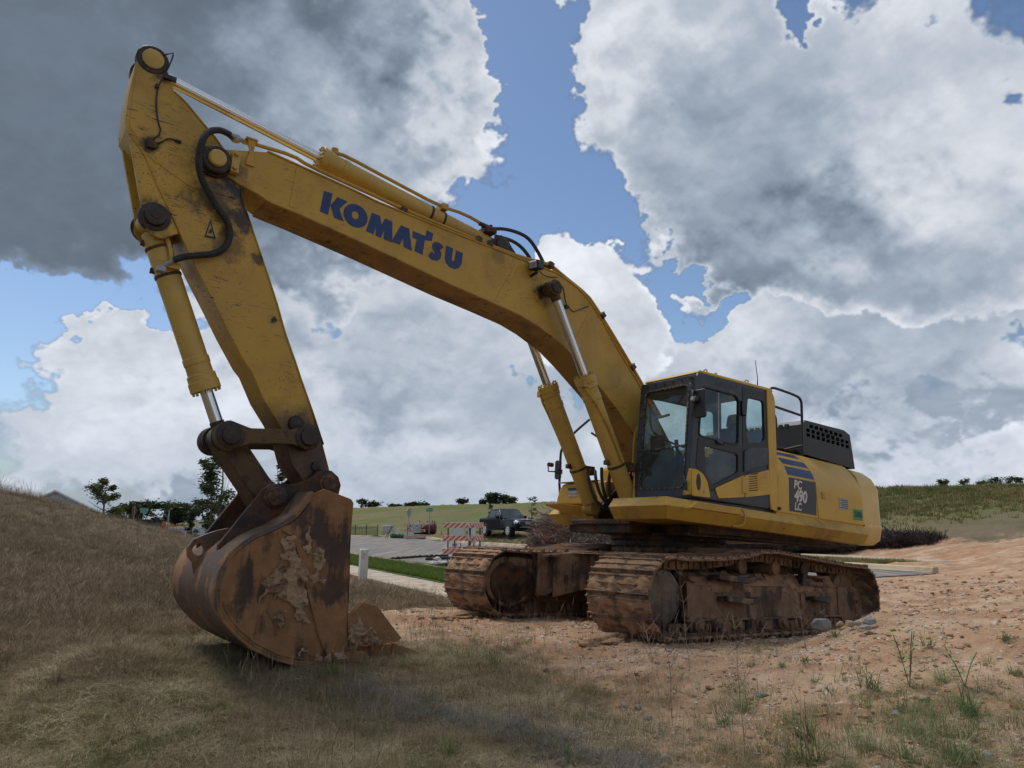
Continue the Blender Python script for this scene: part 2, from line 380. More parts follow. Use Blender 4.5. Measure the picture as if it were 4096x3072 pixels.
def machine_paint(name, col, stains=(), dust=.25, rust=.35, rough=.42, scratch=.5, lowdirt=None, grime=(.018, .012, .010)):
    """faded yellow enamel with dust film, rust chips, scratches, grease round the pins listed in stains (x, y, z, radius, strength)"""
    m, n, b, out = new_mat(name)
    co = n.new('ShaderNodeTexCoord').outputs['Object']
    fade = n.rng(n.noise(co, .9, 4, .6), .3, .7)
    c = n.mix(fade, tuple(x * .86 for x in col), tuple(x * 1.08 for x in col))
    # dust film, streaked downwards
    st = n.noise(n.mapping(co, (3.5, 3.5, .8)), 1.0, 7, .65)
    fd = n.m('MULTIPLY', n.rng(st, .40, .78), dust * .8)
    c = n.mix(fd, c, (.23, .135, .06, 1))
    fd2 = n.m('MULTIPLY', n.rng(n.noise(co, 2.3, 6, .65), .48, .72), dust * 1.1)
    c = n.mix(fd2, c, (.17, .10, .045, 1))
    if scratch:
        w = n.noise(n.mapping(co, (1.6, 1.6, 14), rot=(0, .45, 0)), 5.0, 3, .6)
        w2 = n.noise(co, 1.7, 3, .5)
        fs = n.m('MULTIPLY', n.rng(w, .60, .645), n.rng(w2, .44, .60)); c = n.mix(n.m('MULTIPLY', fs, scratch), c, (.05, .028, .014, 1))
        sp = n.vor(co, 26.0); spm = n.rng(n.noise(co, 1.3, 4, .6), .48, .62)
        fs2 = n.m('MULTIPLY', n.rng(sp, .20, .12), n.m('MULTIPLY', spm, scratch)); c = n.mix(fs2, c, (.03, .018, .012, 1))
    # rust chips
    r_ = n.noise(co, 5.5, 8, .7); ru = n.rng(r_, .735 - rust * .10, .765 - rust * .10)
    c = n.mix(ru, c, n.mix(n.noise(co, 40, 2), (.055, .022, .010, 1), (.13, .05, .018, 1)))
    tot = None
    stn = n.m('SUBTRACT', n.noise(co, 5.5, 7, .72), .5); spk0 = n.m('MULTIPLY', n.rng(n.vor(co, 70.0), .30, .18), n.rng(n.noise(co, 11, 3), .42, .50))
    for (x, y, z, R, k) in stains:
        d = n.v('DISTANCE', co, (x, y, z), out=1)
        t = n.m('MULTIPLY', n.rng(n.m('MULTIPLY_ADD', stn, R * 3.0 + .12, d), R * .35, R * 1.35, 1, 0, True), k)
        spk = n.m('MULTIPLY', spk0, n.rng(n.m('MULTIPLY_ADD', stn, R * 2, d), R * .8, R * 3.0, k, 0))
        t = n.m('MAXIMUM', t, spk)
        tot = t if tot is None else n.m('MAXIMUM', tot, t)
    if tot is not None: c = n.mix(tot, c, (*grime, 1))
    if lowdirt:
        (z0, z1, dc) = lowdirt
        z = n.new('ShaderNodeSeparateXYZ'); n.put(z.inputs[0], co)
        zz = n.m('MULTIPLY_ADD', n.m('SUBTRACT', n.noise(co, 3.5, 6, .65), .5), (z1 - z0) * 1.6, z.outputs[2])
        c = n.mix(n.m('MULTIPLY', n.rng(zz, z1, z0), .85), c, (*dc, 1))
    n.put(b.inputs['Base Color'], c)
    n.put(b.inputs['Roughness'], n.rng(fd2, 0, dust, rough, rough + .25))
    b.inputs['Specular IOR Level'].default_value = .45
    bp = n.new('ShaderNodeBump'); bp.inputs['Strength'].default_value = .25; bp.inputs['Distance'].default_value = .006
    n.put(bp.inputs['Height'], n.m('ADD', n.noise(co, 6, 5, .6), n.m('MULTIPLY', ru, -.6))); n.put(b.inputs['Normal'], bp.outputs[0])
    return m
def mud_metal(name, mud=(.20, .115, .06), steel=(.035, .026, .022), amt=.6, scale=2.2, rust=(.10, .045, .02), bump=.6, streak=True, fine=30):
    m, n, b, out = new_mat(name)
    co = n.new('ShaderNodeTexCoord').outputs['Object']
    a = n.noise(co, scale, 7, .62)
    if streak: a = n.m('MULTIPLY_ADD', n.m('SUBTRACT', n.noise(n.mapping(co, (8, 8, .8)), 1.2, 5, .6), .5), .55, a)
    f = n.rng(a, .62 - amt * .35, .72 - amt * .30, 0, 1, True)
    mc = n.mix(n.rng(n.noise(co, 7, 6, .7), .3, .7), tuple(x * .72 for x in mud), tuple(x * 1.2 for x in mud))
    sc = n.mix(n.rng(n.noise(co, 3.1, 6, .65), .44, .6), steel, rust)
    c = n.mix(f, sc, mc)
    n.put(b.inputs['Base Color'], c); n.put(b.inputs['Roughness'], n.rng(f, 0, 1, .55, .95)); b.inputs['Specular IOR Level'].default_value = .35
    h = n.m('ADD', n.m('MULTIPLY', f, .8), n.m('MULTIPLY', n.noise(co, fine, 6, .7), n.rng(f, 0, 1, .25, .9)))
    bp = n.new('ShaderNodeBump'); bp.inputs['Strength'].default_value = bump; bp.inputs['Distance'].default_value = .02
    n.put(bp.inputs['Height'], h); n.put(b.inputs['Normal'], bp.outputs[0])
    return m
def glass_mat(name, tint=(.55, .72, .70), dust=.12, refl=1.0):
    m = bpy.data.materials.new(name); m.use_nodes = True; nt = m.node_tree; nt.nodes.clear(); n = N(nt)
    out = n.new('ShaderNodeOutputMaterial'); tr = n.new('ShaderNodeBsdfTransparent'); gl = n.new('ShaderNodeBsdfGlossy'); di = n.new('ShaderNodeBsdfDiffuse')
    tr.inputs[0].default_value = (*tint, 1); gl.inputs['Roughness'].default_value = .03; gl.inputs[0].default_value = (.9 * refl, .95 * refl, 1 * refl, 1)
    di.inputs[0].default_value = (.30, .29, .26, 1)
    fr = n.new('ShaderNodeFresnel'); fr.inputs[0].default_value = 1.52
    m1 = n.new('ShaderNodeMixShader'); m2 = n.new('ShaderNodeMixShader'); L = nt.links.new
    co = n.new('ShaderNodeTexCoord').outputs['Object']
    bf = n.new('ShaderNodeNewGeometry').outputs['Backfacing']; n.put(m1.inputs[0], n.m('MULTIPLY', fr.outputs[0], n.m('SUBTRACT', 1.0, bf))); L(tr.outputs[0], m1.inputs[1]); L(gl.outputs[0], m1.inputs[2])
    n.put(m2.inputs[0], n.m('MULTIPLY', n.rng(n.noise(co, 3.0, 6, .65), .3, .8), dust * 2)); L(m1.outputs[0], m2.inputs[1]); L(di.outputs[0], m2.inputs[2])
    L(m2.outputs[0], out.inputs[0])
    return m
YEL = (.50, .295, .034)
MAT = {}
MAT['boom_paint'] = machine_paint('boom_paint', YEL, [(6.84, .25, 4.52, .17, 1), (6.62, .2, 4.47, .14, .75), (2.66, .23, 4.23, .12, 1), (2.6, .23, 4.12, .12, .5), (3.3, .0, 4.64, .18, .8), (3.35, .23, 4.5, .10, .35), (1.35, .23, 3.3, .22, .22)], dust=.34, rust=.3, scratch=.5)
MAT['boom_under_shade'] = machine_paint('boom_under_shade', (.34, .19, .035), dust=1.1, rust=1.2, scratch=.8, rough=.65)  # dusty, rusty paint; shade under the boom darkened into the base colour
MAT['arm_paint'] = machine_paint('arm_paint', YEL, [(7.46, .15, 5.34, .16, 1), (6.60, .2, 4.32, .22, 1), (6.86, .2, 4.50, .20, .95), (6.80, .2, 4.16, .26, .8), (6.62, .2, 3.72, .16, .6), (6.30, .2, 3.65, .06, .8), (6.52, .2, 4.02, .14, .95), (6.62, .2, 3.84, .10, .8), (7.43, .2, 4.50, .08, 1), (7.29, .15, 3.80, .16, 1), (7.14, .1, 3.58, .13, .9), (6.06, .2, 3.05, .035, 1), (5.60, .2, 1.92, .26, 1), (5.42, .2, 1.68, .26, 1), (5.80, .2, 1.78, .2, .95), (5.7, .2, 1.5, .2, .9)],
                                 dust=.34, rust=.55, scratch=1.0, lowdirt=(1.95, 2.25, (.075, .035, .018)))
MAT['yellow'] = machine_paint('yellow_paint', YEL, dust=.28, rust=.15, scratch=.2)
MAT['yellow_dirty'] = machine_paint('dirty_yellow_paint', YEL, dust=.75, rust=.75, scratch=.6, rough=.55)
MAT['yellow_body'] = machine_paint('body_yellow', (.56, .335, .036), dust=.20, rust=.02, scratch=.05, rough=.36)
MAT['cream'] = machine_paint('faded_counterweight', (.60, .42, .14), dust=.14, rust=.1, scratch=.12, rough=.45)
MAT['cyl_paint'] = machine_paint('cylinder_paint', (.53, .34, .07), dust=.3, rust=.35, scratch=.4)
MAT['link_paint'] = machine_paint('link_paint', (.46, .27, .035), dust=1.0, rust=1.8, scratch=1, rough=.65, lowdirt=(2.3, 2.7, (.042, .022, .014)))
MAT['grease'] = plain('greasy_steel', (.028, .018, .014), .5, .2, vary=.4, vscale=9, dirt=(.10, .05, .025), dirt_amt=.15, bump=.4, bscale=25)
MAT['rusty'] = plain('rusty_brown_steel', (.060, .030, .018), .75, .1, vary=.4, vscale=8, dirt=(.16, .085, .04), dirt_amt=.25, bump=.5, bscale=30)
MAT['chrome'] = plain('chromed_rod', (.70, .70, .72), .16, 1.0)
MAT['frame_grey'] = plain('dark_grey_cab_paint', (.022, .026, .036), .42, 0, vary=.25, vscale=4, dirt=(.07, .06, .055), dirt_amt=.12, bump=.1, bscale=60)
MAT['panel_grey'] = plain('slate_grey_plastic', (.034, .042, .060), .5, 0, vary=.2, vscale=5, dirt=(.09, .085, .08), dirt_amt=.1)
MAT['black'] = plain('black_plastic', (.012, .012, .014), .45, vary=.2)
MAT['rubber'] = plain('black_rubber_hose', (.014, .014, .015), .55, dirt=(.05, .04, .03), dirt_amt=.1, vscale=9)
MAT['seal'] = plain('cracked_window_seal', (.02, .016, .014), .8, dirt=(.24, .20, .15), dirt_amt=.30, vscale=22)
MAT['hood'] = plain('black_hood', (.018, .019, .022), .5, vary=.2, bump=.1)
MAT['glass'] = glass_mat('tinted_cab_glass', (.87, .93, .92), .06)
MAT['glass_low'] = glass_mat('dusty_lower_glass', (.55, .70, .70), .10)
MAT['glass_dark'] = glass_mat('dark_side_glass', (.72, .84, .83), .03)
MAT['interior'] = plain('dark_interior', (.03, .03, .032), .8)
MAT['seat'] = plain('seat_cloth', (.035, .036, .04), .9)
MAT['blue'] = plain('blue_decal', (.010, .032, .125), .45, vary=.15, vscale=6)
MAT['decal_dark'] = plain('dark_decal', (.022, .026, .036), .42)
MAT['white'] = plain('off_white_print', (.55, .52, .45), .5)
MAT['green_tag'] = plain('green_tag', (.02, .26, .10), .5)
MAT['silver'] = plain('worn_silver_plate', (.30, .30, .31), .45, .3, vary=.25, vscale=30)
MAT['shoe'] = mud_metal('muddy_track_shoe', mud=(.30, .185, .110), steel=(.11, .066, .045), amt=.62, scale=4.0, bump=.9, streak=False, fine=26)
MAT['mud'] = mud_metal('caked_mud', mud=(.34, .205, .12), steel=(.21, .12, .068), amt=.8, scale=5, bump=1.0, streak=False, fine=18)
MAT['caked_clay'] = mud_metal('caked_clay', mud=(.42, .275, .170), steel=(.30, .18, .10), amt=.72, scale=6, bump=1.2, streak=False, fine=55)
MAT['under'] = mud_metal('muddy_undercarriage', mud=(.235, .145, .088), steel=(.030, .024, .023), amt=.66, scale=2.0)
MAT['under_dark'] = mud_metal('dark_undercarriage', mud=(.09, .05, .03), steel=(.016, .012, .011), amt=.35, scale=2.0)
MAT['disc'] = mud_metal('grey_hub_cover', mud=(.15, .115, .080), steel=(.05, .042, .038), amt=.62, scale=1.6, bump=.3)
MAT['bucket'] = mud_metal('rusty_bucket', mud=(.255, .132, .062), steel=(.045, .027, .020), amt=.66, scale=2.0, rust=(.075, .036, .022), bump=.45)
MAT['bucket_shell'] = mud_metal('worn_bucket_shell', mud=(.255, .138, .066), steel=(.090, .060, .045), amt=.52, scale=1.5, rust=(.105, .060, .035), bump=.3)
MAT['bucket_dark'] = mud_metal('dark_bucket_steel', mud=(.085, .042, .024), steel=(.022, .015, .013), amt=.4, scale=2.2, bump=.35)
MAT['step_steel'] = mud_metal('worn_step_steel', mud=(.22, .15, .09), steel=(.030, .029, .036), amt=.36, scale=3.5, bump=.3)
# ------------------------------------------------------------------ the excavator
EXC = bpy.data.objects.new('excavator', None); COL.objects.link(EXC); EXC.matrix_world = M_MACHINE
tag(EXC, 'large yellow crawler excavator with muddy tracks and its bucket resting on the grass', 'excavator')
HB = .23
boom_top = [(6.814, 4.681), (6.564, 4.757), (6.349, 4.824), (6.077, 4.795), (5.407, 4.723), (5.046, 4.673), (4.07, 4.61), (2.987, 4.553), (2.672, 4.536), (2.394, 4.520), (2.14, 4.446), (1.952, 4.364), (1.76, 4.219), (1.567, 4.028), (1.269, 3.692), (.879, 3.30), (.45, 2.78), (.12, 2.38)]
boom_low = [(6.92, 4.497), (6.838, 4.454), (6.571, 4.372), (6.382, 4.325), (6.295, 4.29), (6.19, 4.275), (5.93, 4.246), (5.133, 4.130), (4.399, 4.01), (4.041, 3.95), (3.443, 3.871), (2.966, 3.80), (2.682, 3.721), (2.279, 3.558), (2.007, 3.389), (1.55, 3.07), (1.29, 2.87), (.963, 2.56), (.60, 2.15), (.35, 1.96)]
foot = [(.02, 2.22), (.0, 2.08), (.10, 1.96), (.22, 1.92)]
nose = [(6.95, 4.56), (6.92, 4.63)]
boom_outline = boom_top + foot + boom_low[::-1] + nose
m = MB(); m.plate(boom_outline, -HB, HB)
# underside/top skins are proud flanges, as welded
def strip_along(mb, curve, y0, y1, t0, t1):
    """sheet following an xz curve, from normal offset t0 to t1"""
    P = [Vector((p[0], p[1])) for p in curve]; n = len(P); rings = []
    for i in range(n):
        d = (P[min(i + 1, n - 1)] - P[max(i - 1, 0)]).normalized(); nn = Vector((-d.y, d.x))
        a = P[i] + nn * t0; b = P[i] + nn * t1
        rings.append([(a.x, y0, a.y), (b.x, y0, b.y), (b.x, y1, b.y), (a.x, y1, a.y)])
    return mb.loft(rings)
m.mat(0); strip_along(m, boom_top[2:], -HB - .014, HB + .014, -.018, .006)
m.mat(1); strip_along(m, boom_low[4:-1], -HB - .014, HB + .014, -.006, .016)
BOOM = U(m, 'boom', [MAT['boom_paint'], MAT['boom_under_shade']], .012)
# weld seams across the side plates
for (a, b) in (((3.05, 4.50), (3.36, 3.90)), ((1.83, 4.05), (2.1, 3.55)), ((6.0, 4.76), (6.03, 4.30))):
    for s in (1, -1):
        mm = MB(); d = (Vector(b) - Vector(a)).normalized(); q = Vector((-d.y, d.x)) * .028
        A, B_ = Vector(a), Vector(b)
        mm.plate([tuple(A - q), tuple(A + q), tuple(B_ + q), tuple(B_ - q)], s * HB, s * (HB + .006)); U(mm, 'weld_plate', MAT['boom_paint'], .004, BOOM)
for s in (1, -1):
    mm = MB(); mm.lathe((2.60, s * HB, 4.21), (2.60, s * (HB + .1), 4.21), [(0, .20), (.007, .20), (.008, .16), (.012, .15), (.013, .10)], 32); U(mm, 'pin_boss_plate', MAT['boom_paint'], 0, BOOM)
# lettering on both sides of the boom
KOM = [
 [[(5.7, 4.6), (5.6, 4.6), (5.625, 4.34), (5.72, 4.35)], [(5.61, 4.46), (5.54, 4.58), (5.42, 4.565), (5.505, 4.45), (5.44, 4.32), (5.555, 4.33)]],
 None,
 [[(5.12, 4.53), (5.02, 4.52), (4.99, 4.42), (4.955, 4.51), (4.86, 4.50), (4.84, 4.25), (4.95, 4.26), (4.95, 4.37), (4.985, 4.265), (5.05, 4.27), (5.055, 4.37), (5.08, 4.28), (5.17, 4.29)]],
 [[(4.75, 4.49), (4.64, 4.48), (4.58, 4.22), (4.69, 4.24), (4.71, 4.34), (4.745, 4.25), (4.85, 4.26)]],
 [[(4.59, 4.47), (4.42, 4.455), (4.41, 4.53), (4.32, 4.52), (4.33, 4.42), (4.425, 4.40), (4.44, 4.21), (4.55, 4.23), (4.53, 4.38), (4.59, 4.385)]],
 'S',
 [[(4.13, 4.42), (4.03, 4.41), (4.045, 4.275), (4.03, 4.25), (4.01, 4.25), (4.0, 4.27), (3.99, 4.40), (3.89, 4.39), (3.90, 4.25), (3.935, 4.185), (3.99, 4.155), (4.06, 4.16), (4.12, 4.20), (4.14, 4.26)]],
]
for s in (1, -1):
    def mx(p): return p if s > 0 else (9.62 - p[0], p[1] + .11 * (9.62 - 2 * p[0]))
    for L in KOM:
        mm = MB(); y0, y1 = (HB + .001, HB + .004) if s > 0 else (-HB - .004, -HB - .001)
        if L is None:
            O = [(5.31 + .145 * math.cos(t), 4.43 + .135 * math.sin(t)) for t in [2 * PI * k / 28 for k in range(28)]]
            I = [(5.315 + .042 * math.cos(t), 4.435 + .048 * math.sin(t)) for t in [2 * PI * k / 16 for k in range(16)]]
            mm.plate([mx(p) for p in O], y0, y1, [[mx(p) for p in I]])
        elif L == 'S':
            c = [(4.195, 4.355), (4.225, 4.385), (4.275, 4.385), (4.285, 4.35), (4.255, 4.32), (4.225, 4.285), (4.24, 4.235), (4.30, 4.225), (4.345, 4.255)]
            P = [Vector(p) for p in c]
            for _ in range(2):
                Q = [P[0]]
                for i in range(len(P) - 1): Q += [P[i] * .75 + P[i + 1] * .25, P[i] * .25 + P[i + 1] * .75]
                P = Q + [P[-1]]
            Lf, Rt = [], []
            for i in range(len(P)):
                d = (P[min(i + 1, len(P) - 1)] - P[max(i - 1, 0)]).normalized(); q = Vector((-d.y, d.x)) * .042
                Lf.append(mx(tuple(P[i] + q))); Rt.append(mx(tuple(P[i] - q)))
            for i in range(len(P) - 1): mm.plate([Lf[i], Lf[i + 1], Rt[i + 1], Rt[i]], y0, y1)
        else:
            for poly in L: mm.plate([mx(p) for p in poly], y0, y1)
        U(mm, 'letter', MAT['blue'], 0, BOOM)
# nose pin, keeper, clamp
for s in (1, -1):
    y = s * HB; e = s
    mm = MB(); mm.lathe((6.84, y - e * .01, 4.525), (6.84, y + e * .2, 4.525), [(0, .165), (.03, .165), (.04, .15), (.085, .145), (.095, .13)], 32); U(mm, 'nose_boss', MAT['grease'], .004, BOOM)
    mm = MB(); mm.lathe((6.84, y + e * .07, 4.525), (6.84, y + e * .2, 4.525), [(0, .088), (.045, .085), (.055, .07)], 28); mm.cyl((6.84, y + e * .12, 4.525), (6.84, y + e * .128, 4.525), .012, seg=8); U(mm, 'pin', MAT['cyl_paint'], .004, BOOM)
    mm = MB(); mm.plate([(6.80, 4.60), (6.66, 4.56), (6.66, 4.49), (6.80, 4.44)], y, y + e * .06); mm.box((6.62, min(y, y + e * .075), 4.45), (6.70, max(y, y + e * .075), 4.67))
    mm.cyl((6.665, y, 4.64), (6.665, y + e * .11, 4.64), .025, seg=6); mm.cyl((6.665, y, 4.49), (6.665, y + e * .11, 4.49), .025, seg=6); U(mm, 'keeper_plate', MAT['cyl_paint'], .006, BOOM)
mm = MB(); mm.plate([(6.57, 4.90), (6.47, 4.90), (6.48, 4.84), (6.49, 4.74), (6.475, 4.67), (6.46, 4.60), (6.55, 4.60), (6.545, 4.67), (6.53, 4.74), (6.55, 4.84)], HB + .002, HB + .02)
mm.box((6.46, .1, 4.885), (6.58, HB + .03, 4.905)); mm.bolts((6.53, HB + .02, 4.80), (0, 1, 0), .022, 2, .009, .012); U(mm, 'pipe_bracket', MAT['yellow'], .004, BOOM)
# grease and hydraulic pipes along the boom
pipes = [(6.69, 4.86), (6.55, 4.875), (6.46, 4.875), (6.07, 4.90), (5.90, 4.845), (5.39, 4.79), (4.7, 4.71), (4.02, 4.66), (3.62, 4.63), (2.95, 4.60), (2.64, 4.63), (2.46, 4.62), (2.28, 4.54), (1.83, 4.37), (1.68, 4.24), (1.42, 3.99), (.75, 3.30), (.35, 2.86)]
for k, (yy, dz, a, b) in enumerate(((.20, .0, 0, 18), (-.20, .0, 2, 18), (.13, .03, 8, 18), (-.1, .02, 8, 18))):
    mm = MB(); mm.tube([(x, yy, z + dz) for x, z in pipes[a:b]], .021, 8, 1); U(mm, 'hydraulic_pipe', MAT['yellow'], 0, BOOM)
for (x, z) in ((4.72, 4.69), (3.66, 4.64), (3.5, 4.62), (2.5, 4.62), (1.55, 4.13), (.95, 3.50)):
    mm = MB(); r_ = Matrix.Rotation(-.1 if x > 2 else .85, 3, 'Y')
    mm.box((x - .04, .10, z - .035), (x + .04, HB + .012, z + .035), r_); mm.box((x - .03, .13, z + .03), (x + .03, HB, z + .05), r_)
    U(mm, 'pipe_clamp', MAT['rusty'], .006, BOOM)
# work lamp on the side
LAMP = MB(); rot = Matrix.Rotation(.25, 3, 'Z') @ Matrix.Rotation(.2, 3, 'Y')
LAMP.box((2.78, .27, 4.42), (2.92, .43, 4.54), rot); L_ = U(LAMP, 'work_lamp', MAT['black'], .015, BOOM)
mm = MB(); mm.box((2.86, .285, 4.43), (2.925, .415, 4.53), rot, (2.85, .35, 4.48)); U(mm, 'lamp_bracket', MAT['black'], .006, BOOM)
mm = MB(); mm.box((2.915, .29, 4.435), (2.932, .41, 4.525), rot, (2.85, .35, 4.48)); U(mm, 'lamp_lens', MAT['silver'], .01, BOOM)
mm = MB(); mm.cyl((2.84, HB, 4.37), (2.84, .36, 4.39), .02); mm.cyl((2.84, .34, 4.36), (2.84, .35, 4.45), .014); U(mm, 'lamp_arm', MAT['black'], 0, BOOM)
mm = MB(); mm.tube([(2.78, .34, 4.42), (2.68, .3, 4.40), (2.55, .25, 4.43), (2.42, .25, 4.46)], .007, 6, 2); U(mm, 'lamp_cable', MAT['rubber'], 0, BOOM)
mm = MB(); mm.tube([(2.53, .42, 4.29), (2.40, .36, 4.30), (2.33, .3, 4.24), (2.26, .26, 4.12), (2.19, .25, 4.09)], .009, 6, 2); mm.tube([(2.19, .25, 4.09), (2.11, .24, 4.05), (1.83, .24, 4.20)], .006, 6); mm.box((2.21, .23, 4.07), (2.26, .27, 4.11)); U(mm, 'grease_line', MAT['rubber'], 0, BOOM)

# ---- arm cylinder on top of the boom
def cylinder(name, base, rod_end, y, barrel_end, r_barrel, r_rod, flange, n_bolts=12, cap_r=.12, mat=None):
    """hydraulic cylinder from base eye to rod eye; barrel_end = distance from base to the gland"""
    A, B_ = Vector((base[0], y, base[1])), Vector((rod_end[0], y, rod_end[1])); d = (B_ - A).normalized(); L = (B_ - A).length
    m = MB(); m.lathe(A, B_, [(.07, r_barrel * .5), (.10, r_barrel * .97), (.13, r_barrel), (barrel_end - .34, r_barrel), (barrel_end - .33, r_barrel + .008), (barrel_end - .27, r_barrel + .008), (barrel_end - .262, r_barrel + .002),
        (barrel_end - flange, r_barrel + .004), (barrel_end - flange + .01, r_barrel + .018), (barrel_end - flange * .55, r_barrel + .020), (barrel_end - flange * .54, r_barrel + .028), (barrel_end, r_barrel + .028), (barrel_end + .004, r_rod + .01)], 32)
    m.bolts(A + d * barrel_end, d, r_barrel + .008, n_bolts, .014, .026)
    bar = U(m, name, mat or MAT['cyl_paint'], .003)
    m = MB(); m.cyl(A - Vector((0, .09, 0)), A + Vector((0, .09, 0)), cap_r, seg=24); m.lathe(A, B_, [(.0, r_barrel * .5), (.09, r_barrel * .55)]); U(m, 'cylinder_eye', MAT['yellow_dirty'], .006, bar)
    m = MB(); m.cyl(A + d * (barrel_end + .002), B_ - d * .13, r_rod, seg=40); U(m, 'piston_rod', MAT['chrome'], 0, bar)
    m = MB(); m.cyl(B_ - d * .17, B_, r_rod * 1.12, seg=20); m.cyl(B_ - Vector((0, .08, 0)), B_ + Vector((0, .08, 0)), cap_r * .95, seg=24); U(m, 'rod_eye', MAT['rusty'], .006, bar)
    return bar, A, B_, d
AC, A0, A1, ad = cylinder('arm_cylinder', (3.27, 4.70), (7.53, 5.38), 0, 2.47, .112, .060, .16, 14)
mm = MB()
mm.tube([A0 + ad * 2.30 + Vector((0, .05, .13)), A0 + ad * 2.18 + Vector((0, .06, .15)), A0 + ad * 1.6 + Vector((0, .06, .145)), A0 + ad * .9 + Vector((0, .06, .145)), A0 + ad * .55 + Vector((0, .1, .19)), A0 + ad * .2 + Vector((0, .1, .17))], .021, 8, 1)
mm.cyl(A0 + ad * 2.32 + Vector((0, .05, .10)), A0 + ad * 2.32 + Vector((0, .05, .17)), .04); mm.box(tuple(A0 + ad * .85 + Vector((-.04, -.03, .11))), tuple(A0 + ad * .85 + Vector((.05, .12, .18))))
U(mm, 'cylinder_pipe', MAT['yellow'], 0, AC)
for q in (.82, 1.0):
    mm = MB(); mm.lathe(A0 + ad * q, A1, [(0, .118), (.03, .118)]); U(mm, 'cylinder_band', MAT['rusty'], .002, AC)
mm = MB()
for s in (1, -1): mm.plate([(3.62, 4.58), (3.40, 4.76), (3.30, 4.83), (3.20, 4.82), (3.12, 4.72), (2.95, 4.56)], s * .12, s * .165)
mm.lathe((3.27, -.2, 4.70), (3.27, .2, 4.70), [(0, .07), (.02, .1), (.38, .1), (.4, .07)]); U(mm, 'cylinder_lug', MAT['grease'], .006, BOOM)
for k, P in enumerate(([(3.40, 4.90), (3.20, 4.96), (2.95, 4.97), (2.80, 4.93), (2.66, 4.80), (2.52, 4.62)], [(3.30, 4.86), (3.05, 4.88), (2.88, 4.84), (2.74, 4.74), (2.64, 4.60)], [(3.22, 4.78), (3.02, 4.76), (2.88, 4.68), (2.80, 4.58)])):
    mm = MB(); mm.tube([(x, .12 - .09 * k, z) for x, z in P], .024, 8, 2); U(mm, 'rubber_hose', MAT['rubber'], 0, BOOM)
mm = MB(); mm.box((3.36, -.03, 4.83), (3.52, .16, 4.90)); mm.cyl((3.42, .1, 4.9), (3.42, .1, 4.95), .025, seg=8); mm.cyl((3.5, .05, 4.9), (3.5, .05, 4.94), .03, seg=8); mm.tube([(3.60, .1, 4.92), (3.36, .1, 4.9)], .03); U(mm, 'hose_manifold', MAT['rusty'], .006, BOOM)

# ---- arm
HA = .20
armR = [(7.30, 5.14), (7.17, 5.05), (7.02, 4.92), (6.86, 4.79), (6.78, 4.71), (6.56, 4.38), (6.54, 4.25), (6.42, 4.01), (6.30, 3.76), (6.18, 3.51), (6.05, 3.23), (5.93, 2.94), (5.79, 2.66), (5.72, 2.51), (5.56, 2.19), (5.40, 1.85), (5.31, 1.62), (5.27, 1.48)]
armL = [(7.67, 5.28), (7.68, 4.95), (7.67, 4.65), (7.65, 4.59), (7.46, 4.38), (7.30, 4.10), (7.09, 3.78), (6.97, 3.58), (6.84, 3.38), (6.67, 3.13), (6.48, 2.84), (6.28, 2.56), (6.21, 2.49), (6.06, 2.23), (5.90, 2.03), (5.84, 1.94), (5.71, 1.62), (5.56, 1.45), (5.46, 1.34), (5.34, 1.34)]
m = MB(); m.plate([(7.60, 5.46), (7.50, 5.50), (7.42, 5.44), (7.38, 5.28)] + armR + armL[::-1], -HA, HA)
strip_along(m, [(7.30, 5.13)] + armR[1:-2], -HA - .012, HA + .012, -.012, .006)
strip_along(m, armL[3:-4][::-1], -HA - .012, HA + .012, -.012, .006)
ARM = U(m, 'arm', MAT['arm_paint'], .010)
